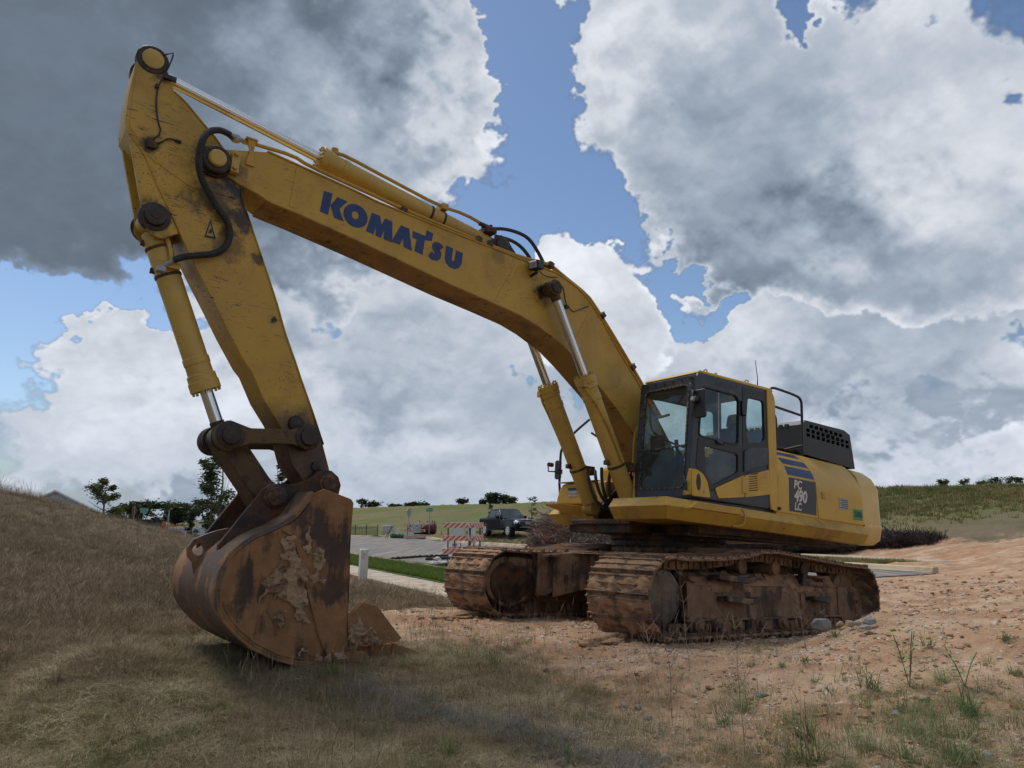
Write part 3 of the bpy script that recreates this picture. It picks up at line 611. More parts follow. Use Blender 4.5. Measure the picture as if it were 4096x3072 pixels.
for s in (1, -1):   # thicker cheek plate at the top, rib, ear plates
    mm = MB(); mm.plate([(7.645, 5.24), (7.38, 5.12), (7.10, 4.92), (6.62, 4.44), (6.60, 4.22), (7.03, 4.20), (7.40, 4.36), (7.63, 4.62), (7.65, 4.95)], s * HA, s * (HA + .006)); U(mm, 'cheek_plate', MAT['arm_paint'], .003, ARM)
    mm = MB(); mm.plate([(7.655, 4.66), (7.60, 4.46), (7.42, 3.88), (7.40, 3.72), (7.30, 3.62), (7.20, 3.60), (7.06, 3.70), (7.30, 4.11), (7.45, 4.36)], s * (HA - .045), s * HA); U(mm, 'ear_plate', MAT['arm_paint'], .006, ARM)
    mm = MB(); mm.lathe((7.29, s * .17, 3.80), (7.29, s * .3, 3.80), [(0, .15), (.035, .14), (.045, .10), (.08, .095), (.085, .04), (.09, .038)]); mm.cyl((7.29, s * .25, 3.80), (7.29, s * .263, 3.80), .035); U(mm, 'pin_collar', MAT['grease'], .004, ARM)
    mm = MB(); mm.lathe((7.53, s * .12, 5.38), (7.53, s * .3, 5.38), [(0, .15), (.08, .15), (.09, .135)]); mm.mat(1); mm.lathe((7.53, s * .20, 5.38), (7.53, s * .3, 5.38), [(0, .10), (.025, .10), (.03, .085)]); mm.mat(0); mm.box((7.30, min(s * .2, s * .235), 5.22), (7.42, max(s * .2, s * .235), 5.27)); U(mm, 'top_pin', [MAT['grease'], MAT['cyl_paint']], .004, ARM)
    for (x, z, r_) in ((5.62, 1.895, .105), (5.38, 1.44, .13)):
        mm = MB(); mm.lathe((x, s * HA, z), (x, s * .4, z), [(0, r_ + .03), (.06, r_ + .02), (.075, r_), (.15, r_ - .01)]); U(mm, 'pin_boss', MAT['grease'], .004, ARM)
    mm = MB(); mm.lathe((5.71, s * HA, 2.03), (5.71, s * .4, 2.03), [(0, .085), (.03, .075), (.035, .03)]); U(mm, 'stop_lug', MAT['grease'], .004, ARM); mm = MB(); mm.lathe((5.46, s * HA, 1.62), (5.46, s * .4, 1.62), [(0, .05), (.03, .045), (.032, .02)]); U(mm, 'stop_lug', MAT['grease'], .004, ARM)
mm = MB(); mm.tube([(7.46, .21, 5.46), (7.40, .22, 5.50), (7.36, .22, 5.53), (7.38, .22, 5.38), (7.42, .22, 5.22), (7.45, .215, 5.11), (7.445, .215, 4.96), (7.41, .215, 4.78), (7.35, .215, 4.65), (7.43, .215, 4.54)], .008, 6, 1); U(mm, 'grease_line', MAT['rubber'], 0, ARM)
mm = MB(); mm.tube([(7.42, .215, 4.50), (7.34, .22, 4.55), (7.29, .22, 4.62), (7.20, .22, 4.62)], .008, 6, 1); mm.cyl((7.22, .22, 4.62), (7.17, .22, 4.618), .016); U(mm, 'grease_line', MAT['rubber'], 0, ARM)
mm = MB(); mm.box((7.40, .205, 4.46), (7.46, .24, 4.56)); mm.cyl((7.39, .2, 4.49), (7.39, .24, 4.49), .025); U(mm, 'line_bracket', MAT['rusty'], .004, ARM)
mm = MB(); mm.box((7.445, .205, 5.09), (7.475, .24, 5.13)); U(mm, 'line_bracket', MAT['rusty'], .004, ARM)
# warning triangle decal
mm = MB(); mm.plate([(6.80, 3.93), (6.72, 3.74), (6.83, 3.73)], HA + .002, HA + .004, [[(6.795, 3.895), (6.745, 3.76), (6.815, 3.752)]])
mm.plate([(6.79, 3.82), (6.775, 3.84), (6.765, 3.80), (6.775, 3.775), (6.785, 3.79), (6.80, 3.775)], HA + .002, HA + .004); U(mm, 'warning_decal', MAT['black'], 0, ARM)
# thick hose from boom pipe to bucket cylinder
bh = [(6.69, .2, 4.86), (6.76, .26, 4.86), (6.87, .33, 4.83), (6.99, .40, 4.72), (7.03, .42, 4.55), (7.02, .40, 4.36), (6.96, .34, 4.25), (6.86, .28, 4.15), (6.76, .26, 4.04), (6.64, .25, 3.93), (6.60, .25, 3.80), (6.63, .25, 3.66), (6.73, .26, 3.56), (6.88, .28, 3.50), (7.00, .25, 3.46), (7.07, .2, 3.42)]
P = [Vector(p) for p in bh]
for _ in range(2):
    Q = [P[0]]
    for i in range(len(P) - 1): Q += [P[i] * .75 + P[i + 1] * .25, P[i] * .25 + P[i + 1] * .75]
    P = Q + [P[-1]]
fine = []
for i in range(len(P) - 1):
    k = max(1, int((P[i + 1] - P[i]).length / .009)); fine += [P[i].lerp(P[i + 1], j / k) for j in range(k)]
mm = MB(); mm.tube(fine, .030, 10, 0, ring=.16); U(mm, 'spiral_guard_hose', MAT['rubber'], 0, ARM)
mm = MB(); mm.tube([(7.07, .2, 3.42), (7.11, .17, 3.38), (7.16, .14, 3.33)], .022, 8); mm.box((7.12, .12, 3.29), (7.20, .20, 3.34)); U(mm, 'hose_fitting', MAT['silver'], .004, ARM)
mm = MB(); mm.cyl((6.67, .2, 4.83), (6.67, .2, 4.895), .045, seg=8); mm.tube([(6.74, .25, 4.862), (6.6, .2, 4.866)], .026); U(mm, 'hose_coupling', MAT['silver'], .004, BOOM)

# ---- bucket cylinder, links
BC, B0, B1, bd = cylinder('bucket_cylinder', (7.29, 3.80), (6.36, 1.82), 0, 1.70, .118, .062, .17, 12)
mm = MB(); mm.tube([B0 + bd * .05 + Vector((-.05, .12, 0)), B0 + bd * .25 + Vector((-.08, .13, 0)), B0 + bd * .48 + Vector((-.02, .14, 0))], .022, 8, 1); mm.box(tuple(B0 + bd * .46 + Vector((-.10, .08, -.03))), tuple(B0 + bd * .46 + Vector((.04, .17, .03)))); U(mm, 'cylinder_pipe', MAT['cyl_paint'], 0, BC)
for q in (.24, .52):
    mm = MB(); mm.lathe(B0 + bd * q, B1, [(0, .126), (.028, .126)]); mm.box(tuple(B0 + bd * q + Vector((.10, -.02, -.02))), tuple(B0 + bd * q + Vector((.16, .02, .03)))); U(mm, 'cylinder_band', MAT['rusty'], .002, BC)
def bar_link(mb, a, b, y0, y1, ra, rb, w):
    A, B_ = Vector(a), Vector(b); d = (B_ - A).normalized(); q = Vector((-d.y, d.x)); out = []
    t0 = math.atan2(q.y, q.x)
    out += [tuple(A + Vector((math.cos(t0 + t), math.sin(t0 + t))) * ra) for t in [PI * k / 12 for k in range(13)]]
    out += [tuple(A + d * ra * 1.3 - q * w), tuple(B_ - d * rb * 1.3 - q * w)]
    out += [tuple(B_ + Vector((math.cos(t0 + PI + t), math.sin(t0 + PI + t))) * rb) for t in [PI * k / 12 for k in range(13)]]
    out += [tuple(B_ - d * rb * 1.3 + q * w), tuple(A + d * ra * 1.3 + q * w)]
    return mb.plate(out, y0, y1)
m = MB(); bar_link(m, (6.36, 1.815), (5.90, 1.27), -.20, .20, .12, .13, .115); BL = U(m, 'bucket_link', MAT['link_paint'], .012)
for s in (1, -1):
    m = MB(); bar_link(m, (6.37, 1.81), (5.62, 1.89), s * .27, s * .34, .145, .125, .075); T_ = U(m, 'tipping_link', MAT['link_paint'] if s < 0 else MAT['link_paint'], .01)
    for (x, z) in ((6.37, 1.81), (5.62, 1.89)):
        mm = MB(); mm.lathe((x, s * .2, z), (x, s * .5, z), [(0, .13), (.15, .13), (.16, .09), (.19, .085), (.195, .03)]); U(mm, 'link_pin', MAT['grease'], .004, T_)
mm = MB(); mm.cyl((6.37, -.33, 1.81), (6.37, .33, 1.81), .11, seg=24)
for q in (-.23, -.16, .16, .23): mm.lathe((6.37, q - .015, 1.81), (6.37, q + .1, 1.81), [(0, .14), (.03, .14)])
U(mm, 'link_spacer', MAT['grease'], .004)

# ---- bucket
BW = .80
side = [(5.58, 1.36), (5.30, 1.285), (5.27, 1.25), (5.27, 1.04), (5.26, .81), (5.24, .58), (5.22, .24), (5.17, -.10), (5.36, -.18), (5.54, -.20), (5.67, -.18), (5.88, -.12), (6.08, -.025), (6.21, .075), (6.33, .195), (6.39, .30), (6.42, .43), (6.41, .57), (6.35, .71), (6.19, .86), (5.95, .98), (5.81, 1.08), (5.67, 1.31)]
shell = [(5.17, -.13), (5.36, -.19), (5.54, -.205), (5.67, -.185), (5.88, -.125), (6.08, -.03), (6.21, .07), (6.335, .19), (6.40, .30), (6.425, .43), (6.415, .57), (6.355, .715), (6.28, .79), (6.19, .865), (6.08, .925), (5.95, .985), (5.81, 1.085), (5.74, 1.20), (5.67, 1.31)]
m = MB(); strip_along(m, shell, -BW, BW, -.035, 0.0)
BUCKET = U(m, 'bucket', MAT['bucket_shell'], .006)
for s in (1, -1):
    mm = MB(); mm.plate(side, s * (BW - .035), s * BW); U(mm, 'side_plate', MAT['bucket'], .006, BUCKET)
    A_ = [(5.95, .955), (5.83, .90), (5.72, .62), (5.62, .35), (5.51, .06), (5.40, -.16), (5.20, -.09), (5.245, .24), (5.265, .58), (5.29, 1.02), (5.32, 1.24), (5.60, 1.28), (5.70, 1.22), (5.83, 1.04)]
    mm = MB(); mm.plate(A_, s * BW, s * (BW + .020)); U(mm, 'side_doubler', MAT['bucket'], .004, BUCKET)
    B_ = [(6.385, .33), (6.20, .36), (6.02, .26), (5.90, .10), (5.78, -.08), (5.62, -.16), (5.68, -.165), (5.88, -.105), (6.07, -.01), (6.20, .09), (6.32, .21)]
    mm = MB(); mm.plate(B_, s * BW, s * (BW + .012)); U(mm, 'wear_plate', MAT['bucket'], .004, BUCKET)
    # rim bead along the shell edge
    mm = MB(); mm.tube([(x, s * (BW - .004), z) for x, z in shell[9:]], .013, 6, 1); U(mm, 'weld_bead', MAT['bucket_shell'], 0, BUCKET)
    mm = MB(); mm.plate([(5.10, .33), (4.95, .30), (4.66, .0), (4.70, -.03), (5.05, -.07), (5.20, -.05), (5.24, .2)], s * (BW - .03), s * (BW + .035))
    mm.lathe((4.80, s * (BW + .03), .03), (4.80, s * (BW + .2), .03), [(0, .045), (.01, .045), (.011, .030), (.004, .028)]); U(mm, 'side_cutter', MAT['bucket'], .012, BUCKET)
    ear = [(5.45, 1.575), (5.36, 1.575), (5.28, 1.52), (5.245, 1.44), (5.26, 1.34), (5.32, 1.29), (5.62, 1.28), (5.80, 1.06), (5.83, 1.00), (6.05, .90), (6.22, .82), (6.36, .70), (6.37, .80), (6.26, .97), (6.15, 1.14), (6.07, 1.26), (6.03, 1.33), (5.96, 1.385), (5.88, 1.40), (5.80, 1.40), (5.70, 1.42), (5.58, 1.47)]
    mm = MB(); mm.plate(ear, s * .34, s * .40); E_ = U(mm, 'hinge_plate', MAT['bucket_dark'], .008, BUCKET)
    for (x, z, r_) in ((5.38, 1.45, .085), (5.90, 1.27, .10)): mm = MB(); mm.lathe((x, s * .39, z), (x, s * .6, z), [(0, r_ + .02), (.025, r_ + .01), (.03, r_ - .01), (.05, r_ - .015)], 28); U(mm, 'hinge_pin', MAT['rusty'], .004, BUCKET)
mm = MB(); strip_along(mm, [(5.17, -.135), (5.36, -.195), (5.54, -.21), (5.67, -.19), (5.88, -.13), (6.08, -.035), (6.21, .065), (6.335, .185), (6.40, .295), (6.425, .42)], -BW - .004, BW + .004, 0.0, .020); U(mm, 'bottom_wear_sheet', MAT['bucket_shell'], .006, BUCKET)
for k in range(6):
    mm = MB(); y0 = -.72 + k * .27; strip_along(mm, [(5.50, -.225), (5.67, -.21), (5.88, -.15), (6.05, -.065)], y0, y0 + .09, 0.0, .028); U(mm, 'wear_strip', MAT['bucket'], .006, BUCKET)
mm = MB(); mm.plate([(5.40, -.19), (5.30, -.10), (5.02, -.12), (4.96, -.17), (5.02, -.215)], -BW - .01, BW + .01); U(mm, 'cutting_edge', MAT['bucket'], .008, BUCKET)
for k in range(5):
    yc = -.66 + k * .33
    mm = MB(); w = .065
    mm.loft([[(5.25, yc - w, -.19), (5.25, yc + w, -.19), (5.25, yc + w, -.05), (5.25, yc - w, -.05)], [(4.98, yc - w, -.225), (4.98, yc + w, -.225), (4.98, yc + w, -.045), (4.98, yc - w, -.045)], [(4.66, yc - w * .8, -.205), (4.66, yc + w * .8, -.205), (4.66, yc + w * .8, -.07), (4.66, yc - w * .8, -.07)]])
    T_ = U(mm, 'tooth_adapter', MAT['bucket'], .014, BUCKET)
    mm = MB(); mm.loft([[(4.70, yc - w, -.22), (4.70, yc + w, -.22), (4.70, yc + w, -.05), (4.70, yc - w, -.05)], [(4.56, yc - w * .9, -.215), (4.56, yc + w * .9, -.215), (4.56, yc + w * .9, -.09), (4.56, yc - w * .9, -.09)], [(4.39, yc - w * .85, -.195), (4.39, yc + w * .85, -.195), (4.39, yc + w * .85, -.150), (4.39, yc - w * .85, -.150)]])
    U(mm, 'tooth', MAT['bucket'], .012, BUCKET)
mm = MB(); mm.plate([(6.10, .95), (6.20, .96), (6.30, .93), (6.40, .89), (6.50, .84), (6.545, .76), (6.53, .68), (6.48, .63), (6.46, .55), (6.44, .47), (6.40, .45), (6.38, .55), (6.30, .72), (6.12, .88)], -.03, .03, [circ(6.445, .745, .052, 16)]); U(mm, 'lifting_eye', MAT['bucket_shell'], .014, BUCKET)
mm = MB(); mm.box((5.55, -.34, 1.31), (5.72, .34, 1.345)); mm.cyl((5.38, -.34, 1.45), (5.38, .34, 1.45), .07); U(mm, 'hinge_tube', MAT['bucket_dark'], .006, BUCKET)
# dried clay caked on the near cheek
def clay_patches(name, y, polys, parent, thick=.035, step=.012, seed=3, sgn=1):
    for i, q in enumerate(polys): clay_patch(name, y, [q], parent, thick * .62, step, seed + i, sgn)
def clay_patch(name, y, polys, parent, thick, step, seed, sgn):
    from mathutils import noise as mn
    m = MB(); idx = {}
    xs0, xs1 = min(p[0] for P in polys for p in P), max(p[0] for P in polys for p in P); zs0, zs1 = min(p[1] for P in polys for p in P), max(p[1] for P in polys for p in P)
    def sd(x, z):
        best = -9
        for P in polys:
            ins = False; dm = 9
            for i in range(len(P)):
                (ax, az), (bx, bz) = P[i - 1], P[i]
                if (az > z) != (bz > z) and x < (bx - ax) * (z - az) / (bz - az) + ax: ins = not ins
                L2 = (bx - ax) ** 2 + (bz - az) ** 2; t = max(0, min(1, ((x - ax) * (bx - ax) + (z - az) * (bz - az)) / L2)); dm = min(dm, math.hypot(ax + t * (bx - ax) - x, az + t * (bz - az) - z))
            best = max(best, dm if ins else -dm)
        return best
    nx, nz_ = int((xs1 - xs0 + .12) / step), int((zs1 - zs0 + .12) / step); H = {}
    for i in range(nx):
        for j in range(nz_):
            x, z = xs0 - .06 + i * step, zs0 - .06 + j * step
            h = sd(x, z) + .10 * mn.noise((x * 6, z * 6, seed)) + .06 * mn.noise((x * 17, z * 17, seed + 5))
            if h > 0:
                n1 = mn.noise((x * 22, z * 30, seed + 9)); n2 = abs(mn.noise((x * 11, z * 15, seed + 2)))
                H[(i, j)] = min(1, h / .03) * thick * (.45 + .9 * n2 + .5 * max(n1, -.5) + .35 * mn.noise((x * 60, z * 75, seed)))
    todo = set(H); best_ = []
    while todo:
        st = [todo.pop()]; comp = list(st)
        while st:
            i, j = st.pop()
            for q in ((i + 1, j), (i - 1, j), (i, j + 1), (i, j - 1)):
                if q in todo: todo.remove(q); st.append(q); comp.append(q)
        if len(comp) > len(best_): best_ = comp
    H = {k: H[k] for k in best_}
    for k in H: idx[k] = len(m.v); m.v.append((xs0 - .06 + k[0] * step, y + sgn * max(.003, H[k]), zs0 - .06 + k[1] * step))
    for (i, j) in H:
        q = [(i, j), (i + 1, j), (i + 1, j + 1), (i, j + 1)]
        if all(t in idx for t in q): m.f.append(tuple(idx[t] for t in q)); m.mi.append(0)
    return U(m, name, MAT['caked_clay'], 0, parent, ang=40) if parent is BUCKET else m.build(name, MAT['mud'], parent, ang=60)
clay_patches('clay_cake', BW + .012, [[(6.12, .50), (5.95, .63), (5.86, .66), (5.90, .86), (5.82, .90), (5.76, .78), (5.70, .58), (5.62, .36), (5.60, .18), (5.66, .12), (5.80, .28), (5.86, .38), (5.98, .32), (6.08, .40)]], BUCKET, .030, step=.011)
clay_patches('clay_cake', BW + .012, [[(5.86, .30), (5.93, .20), (5.90, .05), (5.84, .0), (5.84, .12)], [(5.66, .0), (5.58, -.02), (5.60, -.12), (5.66, -.1)], [(5.72, -.02), (5.74, -.09), (5.69, -.1)]], BUCKET, .035, seed=8)
clay_patches('clay_cake', BW + .020, [[(5.70, .98), (5.64, .93), (5.64, .78), (5.68, .74), (5.73, .82)], [(5.57, .85), (5.50, .72), (5.53, .62), (5.60, .60), (5.47, .52), (5.62, .50), (5.62, .58)], [(5.40, .78), (5.37, .74), (5.40, .72)], [(5.42, .6), (5.40, .52), (5.43, .5)]], BUCKET, .035, seed=14)
clay_patches('clay_cake', BW + .036, [[(5.24, .13), (5.12, .17), (5.05, .10), (4.97, .05), (4.90, -.02), (5.0, -.07), (5.2, -.06)]], BUCKET, .06, seed=21)
clay_patches('clay_cake', BW + .02, [[(5.7, -.16), (5.45, -.14), (5.25, -.08), (5.2, -.15), (5.4, -.2), (5.6, -.21)]], BUCKET, .03, seed=25)
# ---- boom cylinders
for s in (1, -1):
    y = s * .385
    BCY, C0, C1, cd = cylinder('boom_cylinder', (1.12, 1.52), (2.60, 4.22), y, 1.86, .118, .058, .17, 12, .11)
    mm = MB(); o = s * .12
    mm.tube([C0 + cd * 1.70 + Vector((.11, o * .6, .02)), C0 + cd * 1.6 + Vector((.15, o * .7, .02)), C0 + cd * 1.42 + Vector((.07, o, 0)), C0 + cd * 1.1 + Vector((.02, o * 1.2, 0)), C0 + cd * .66 + Vector((.0, o * 1.2, 0))], .020, 8, 1)
    mm.box(tuple(C0 + cd * 1.7 + Vector((.08, o * .6 - .035, -.03))), tuple(C0 + cd * 1.7 + Vector((.17, o * .6 + .035, .05)))); U(mm, 'cylinder_pipe', MAT['yellow_dirty'], .004, BCY)
    mm = MB(); mm.lathe(C0 + cd * .58, C1, [(0, .127), (.035, .127)]); mm.box(tuple(C0 + cd * .6 + Vector((-.24, -.05, -.03))), tuple(C0 + cd * .6 + Vector((-.08, .09, .05)))); mm.box(tuple(C0 + cd * .6 + Vector((-.20, .0, -.08))), tuple(C0 + cd * .6 + Vector((-.1, .16, .0))))
    mm.box(tuple(C0 + cd * .62 + Vector((.08, -.03, -.03))), tuple(C0 + cd * .62 + Vector((.20, .03, .03)))); U(mm, 'cylinder_band', MAT['rusty'], .006, BCY)
    mm = MB(); mm.cyl((2.60, s * HB, 4.22), (2.60, s * .34, 4.22), .075, seg=24); mm.mat(1); mm.lathe((2.60, s * .30, 4.22), (2.60, s * .5, 4.22), [(0, .09), (.15, .09), (.165, .085)]); mm.mat(0); mm.lathe((2.60, s * .455, 4.22), (2.60, s * .6, 4.22), [(0, .078), (.03, .075), (.035, .055), (.028, .05)])
    U(mm, 'cylinder_pin', [MAT['grease'], MAT['yellow_dirty']], .004, BOOM)
    HP = ([(1.50, .20, 2.02), (1.50, .20, 1.90), (1.44, .17, 1.74), (1.33, .12, 1.60), (1.18, .06, 1.50), (.95, .02, 1.46)], [(1.42, .30, 2.02), (1.44, .28, 1.88), (1.40, .24, 1.72), (1.30, .19, 1.58), (1.14, .12, 1.49), (.92, .08, 1.46)]) if s > 0 else \
         ([(1.44, -.14, 1.98), (1.48, -.08, 1.86), (1.46, -.03, 1.70), (1.38, .0, 1.56), (1.20, .03, 1.47), (.95, .0, 1.45)], [(1.38, -.06, 2.0), (1.42, .0, 1.88), (1.40, .04, 1.72), (1.30, .07, 1.57), (1.12, .09, 1.47), (.9, .05, 1.45)])
    for P in HP: mm = MB(); mm.tube(P, .022, 8, 2); U(mm, 'hydraulic_hose', MAT['rubber'])

# ---- revolving frame and decks
zs = lambda x, z: z + .027 * (x - 1.3)
m = MB(); m.box((-2.9, -1.25, 1.20), (.80, 1.25, 1.34)); m.box((-.3, -.5, 1.18), (1.28, .5, 1.36)); m.box((.4, -.56, 1.285), (1.36, .60, 1.345))
for s in (1, -1): m.plate([(-1.2, 1.3), (1.15, 1.3), (1.05, 1.55), (.45, 2.12), (.3, 2.22), (.1, 2.22), (-.1, 2.0), (-.8, 1.75), (-1.2, 1.6)], s * .27, s * .31)
U(m, 'revolving_frame', MAT['under_dark'], .01)
m = MB()
for k in range(2): m.box((-2.6 + k * .0, .55 + k * .5, 1.17), (.9, .66 + k * .5, 1.20))
m.tube([(-2.7, .9, 1.185), (.2, .95, 1.185), (1.0, 1.0, 1.19)], .02); U(m, 'frame_rail', MAT['rusty'])
def deck(name, x0, x1, y0, y1, rc=.06, n=8, zt=1.575, zr=1.465, zb=1.32, out=.08):
    """deck skirt: bevelled band, widest at its ridge. y0 is the inner side, y1 the outer"""
    sg = 1 if y1 > y0 else -1; rings = []
    for (z, o) in ((zb + .004, -.30), (zb, -.02), (zr, out), (zt - .02, .012), (zt, 0), (zt + .002, -.03)):
        r_ = []
        for (x, y) in ((x1 + (o if z > zb - .01 else 0), y0), (x1 + o, y1 + sg * o), (x0, y1 + sg * o), (x0, y0)): r_.append((x, y, zs(x, z)))
        rings.append(r_)
    m = MB(); m.loft(rings); return U(m, name, MAT['yellow_dirty'], .02, seg=3)
DL = deck('left_deck', -2.62, 1.66, .60, 1.495)
DR = deck('right_deck', -2.62, .92, -.52, -1.44)
m = MB(); m.plate([(1.35, 1.475), (1.30, 1.47), (.42, 1.45), (.40, 1.50), (.40, 1.54), (1.25, 1.545)], 1.535, 1.60); U(m, 'step_plate', MAT['yellow_dirty'], .006, DL)
m = MB(); m.tube([(.44, 1.55, 1.53), (.40, 1.60, 1.53), (.36, 1.61, 1.48), (.34, 1.60, 1.36), (.38, 1.56, 1.31), (.46, 1.5, 1.31)], .014, 8, 1); U(m, 'grab_handle', MAT['yellow'], 0, DL)
# right-hand step
m = MB(); m.plate([(-1.36, 1.585), (-.95, 1.585), (-.72, 1.565), (-.72, 1.46), (-1.06, 1.45)], 0, 1, fn=lambda a, b, t: (.93 + .30 * (1 - t) if b > 1.5 and a < -.9 else .93 + .30 * (1 - t) * .3, a, b)); U(m, 'side_step', MAT['yellow'], .008, DR)
for k in range(8):
    m = MB(); m.box((1.00, -1.34 + k * .05, 1.588), (1.2, -1.325 + k * .05, 1.60)); U(m, 'step_tread', MAT['yellow'], 0, DR)
# right front box and tank
m = MB()
prof = [(-1.46, 1.60), (-1.46, 1.70), (-1.40, 1.84), (-1.32, 1.92), (-.35, 1.93), (-.35, 1.60)]
m.plate(prof, -2.5, .90, fn=lambda a, b, t: (t, a, b)); RB = U(m, 'right_cover', MAT['yellow'], .03, seg=3)
m = MB(); m.box((-.2, -1.38, 1.935), (.93, -.55, 1.95)); U(m, 'cover_lid', MAT['yellow'], .006, RB)
for k in range(3):
    m = MB(); m.plate(rrect(-1.18, 1.865 - .048 * (k + 1), -.97, 1.865 - .048 * k - .010, .012), .895, .905, fn=lambda a, b, t: (t, a, b)); U(m, 'vent_slot', MAT['black'] if k == 0 else MAT['silver'], 0, RB)
m = MB(); m.loft([[(.30, -1.1, 1.94), (.30, -.33, 1.94), (-1.4, -.33, 1.94), (-1.4, -1.1, 1.94)], [(.30, -1.1, 2.20), (.30, -.33, 2.20), (-1.4, -.33, 2.3), (-1.4, -1.1, 2.3)], [(.12, -1.0, 2.34), (.12, -.40, 2.36), (-1.4, -.4, 2.42), (-1.4, -1.0, 2.42)]]); U(m, 'fuel_tank', MAT['yellow'], .03, seg=3)
m = MB(); m.plate([(-1.62, 2.52), (-1.60, 2.10), (.45, 1.93), (.45, 1.99)], -.30, -.26); U(m, 'inner_cover', MAT['yellow'])
# mirror bar on the right
m = MB(); m.tube([(.66, -1.42, 1.62), (.74, -1.50, 1.70), (.80, -1.52, 1.82), (.80, -1.52, 2.30), (.80, -1.50, 2.50), (.72, -1.42, 2.66), (.62, -1.35, 2.80), (.40, -1.30, 3.00)], .02, 8, 1)
m.tube([(.40, -1.25, 2.78), (.25, -1.2, 2.70), (.05, -1.1, 2.60), (-.2, -.9, 2.58)], .018, 8, 1); MR = U(m, 'mirror_bar', MAT['black'])
m = MB(); m.plate(rrect(-1.66, 2.02, -1.55, 2.32, .04), .74, .79, fn=lambda a, b, t: (t, a, b)); m.box((.76, -1.56, 2.10), (.86, -1.5, 2.17)); m.tube([(.86, -1.56, 2.13), (.95, -1.62, 2.13), (.96, -1.62, 2.22), (.9, -1.62, 2.24)], .012); m.cyl((.86, -1.63, 2.24), (.95, -1.63, 2.24), .035, seg=10); U(m, 'side_mirror', MAT['black'], .006, MR)

# ---- engine housing, doors, counterweight
def yb(z):  # outer face of the side doors
    return 1.475 if z < 2.05 else 1.475 - .30 * ((z - 2.05) / .5) ** 1.8
def body_prof(z0, z1, off=0., n=7): return [(yb(z0 + (z1 - z0) * k / n) + off, z0 + (z1 - z0) * k / n) for k in range(n + 1)]
m = MB()
pr = [(-p[0], p[1]) for p in body_prof(1.50, 2.55)] + [(0, 2.60)] + body_prof(1.50, 2.55)[::-1]
m.plate(pr, -2.68, -.50, fn=lambda a, b, t: (t, a, zs(t, b) - .02 if b > 2 else zs(t, b))); BODY = U(m, 'engine_housing', MAT['yellow_body'], .01)
def on_body(name, xz, mat, off, thick=.003, par=None, nz_=6):
    """panel given by four corners in x,z, laid on the curved door face"""
    (xa0, za0), (xa1, za1), (xb1, zb1), (xb0, zb0) = xz
    m = MB(); n = nz_; vs = []
    for lay in (off, off + thick):
        for k in range(n + 1):
            t = k / n
            for u in (0, .5, 1):
                x = (xa0 + (xa1 - xa0) * u) * (1 - t) + (xb0 + (xb1 - xb0) * u) * t; z = (za0 + (za1 - za0) * u) * (1 - t) + (zb0 + (zb1 - zb0) * u) * t
                zz = z - .027 * (x - 1.3); vs.append((x, yb(zz) + lay, z))
    N_ = (n + 1) * 3; fs = []
    for k in range(n):
        for u in range(2):
            a = k * 3 + u; fs += [(a, a + 1, a + 4, a + 3), (N_ + a, N_ + a + 3, N_ + a + 4, N_ + a + 1)]
        for a, b in ((k * 3, k * 3 + 3), (k * 3 + 5, k * 3 + 2)): fs.append((a, b, b + N_, a + N_))
    for a, b in ((0, 1), (1, 2)): fs.append((b, a, a + N_, b + N_))
    for a, b in ((n * 3, n * 3 + 1), (n * 3 + 1, n * 3 + 2)): fs.append((a, b, b + N_, a + N_))
    m.add(vs, fs); return U(m, name, mat, 0, par or BODY)
on_body('side_door', [(-.545, 2.46), (-1.36, 2.44), (-1.45, 1.53), (-.525, 1.56)], MAT['yellow_body'], .002, .014, nz_=10)
on_body('side_door', [(-1.375, 2.44), (-2.60, 2.38), (-2.665, 1.50), (-1.465, 1.53)], MAT['yellow_body'], .002, .014, nz_=10)
on_body('side_door', [(-.505, 2.46), (-.535, 2.46), (-.515, 1.56), (-.505, 1.56)], MAT['yellow_body'], .002, .010)
for q in ([(-.68, 2.42), (-1.27, 2.42), (-1.33, 2.365), (-.71, 2.37)], [(-.745, 2.325), (-1.35, 2.315), (-1.39, 2.235), (-.765, 2.24)], [(-.775, 2.205), (-1.405, 2.19), (-1.415, 2.07), (-.775, 2.08)]):
    on_body('blue_stripe', q, MAT['blue'], .018, .002)
on_body('model_decal', [(-.785, 2.045), (-1.425, 2.03), (-1.405, 1.565), (-.77, 1.585)], MAT['decal_dark'], .018, .002)
ex, ez = Vector((-1, 0, -.035)).normalized(), Vector((0, 0, 1))
m = MB(); text_on(m, 'PC', .165, (-.885, 1.4965, 1.955), ex, ez, sx=.92, bold=.006, shear=.18, space=1.0, align='LEFT')
text_on(m, '490', .225, (-.885, 1.4965, 1.80), ex, ez, sx=.92, bold=.008, shear=.18, space=.93, align='LEFT'); text_on(m, 'LC', .145, (-.885, 1.4965, 1.655), ex, ez, sx=.92, bold=.005, shear=.18, align='LEFT')
U(m, 'model_lettering', MAT['white'], 0, BODY)
m = MB(); m.box((-1.66, 1.49, 1.81), (-1.56, 1.503, 1.91)); m.mat(1); m.cyl((-1.61, 1.50, 1.86), (-1.61, 1.51, 1.86), .02, seg=12); U(m, 'door_latch', [MAT['yellow'], MAT['silver']], .01, BODY)
m = MB(); m.box((-2.24, 1.491, 1.70), (-2.0, 1.496, 1.86)); m.mat(1)
for k in range(5): m.box((-2.22, 1.496, 1.715 + k * .027), (-2.03 - .03 * (k % 2), 1.4975, 1.727 + k * .027))
U(m, 'data_plate', [MAT['silver'], MAT['panel_grey']], .0, BODY)
m = MB(); m.plate(rrect(-2.62, 1.565, -2.365, 1.725, .012), 1.4905, 1.494); U(m, 'green_tag', MAT['green_tag'], 0, BODY)
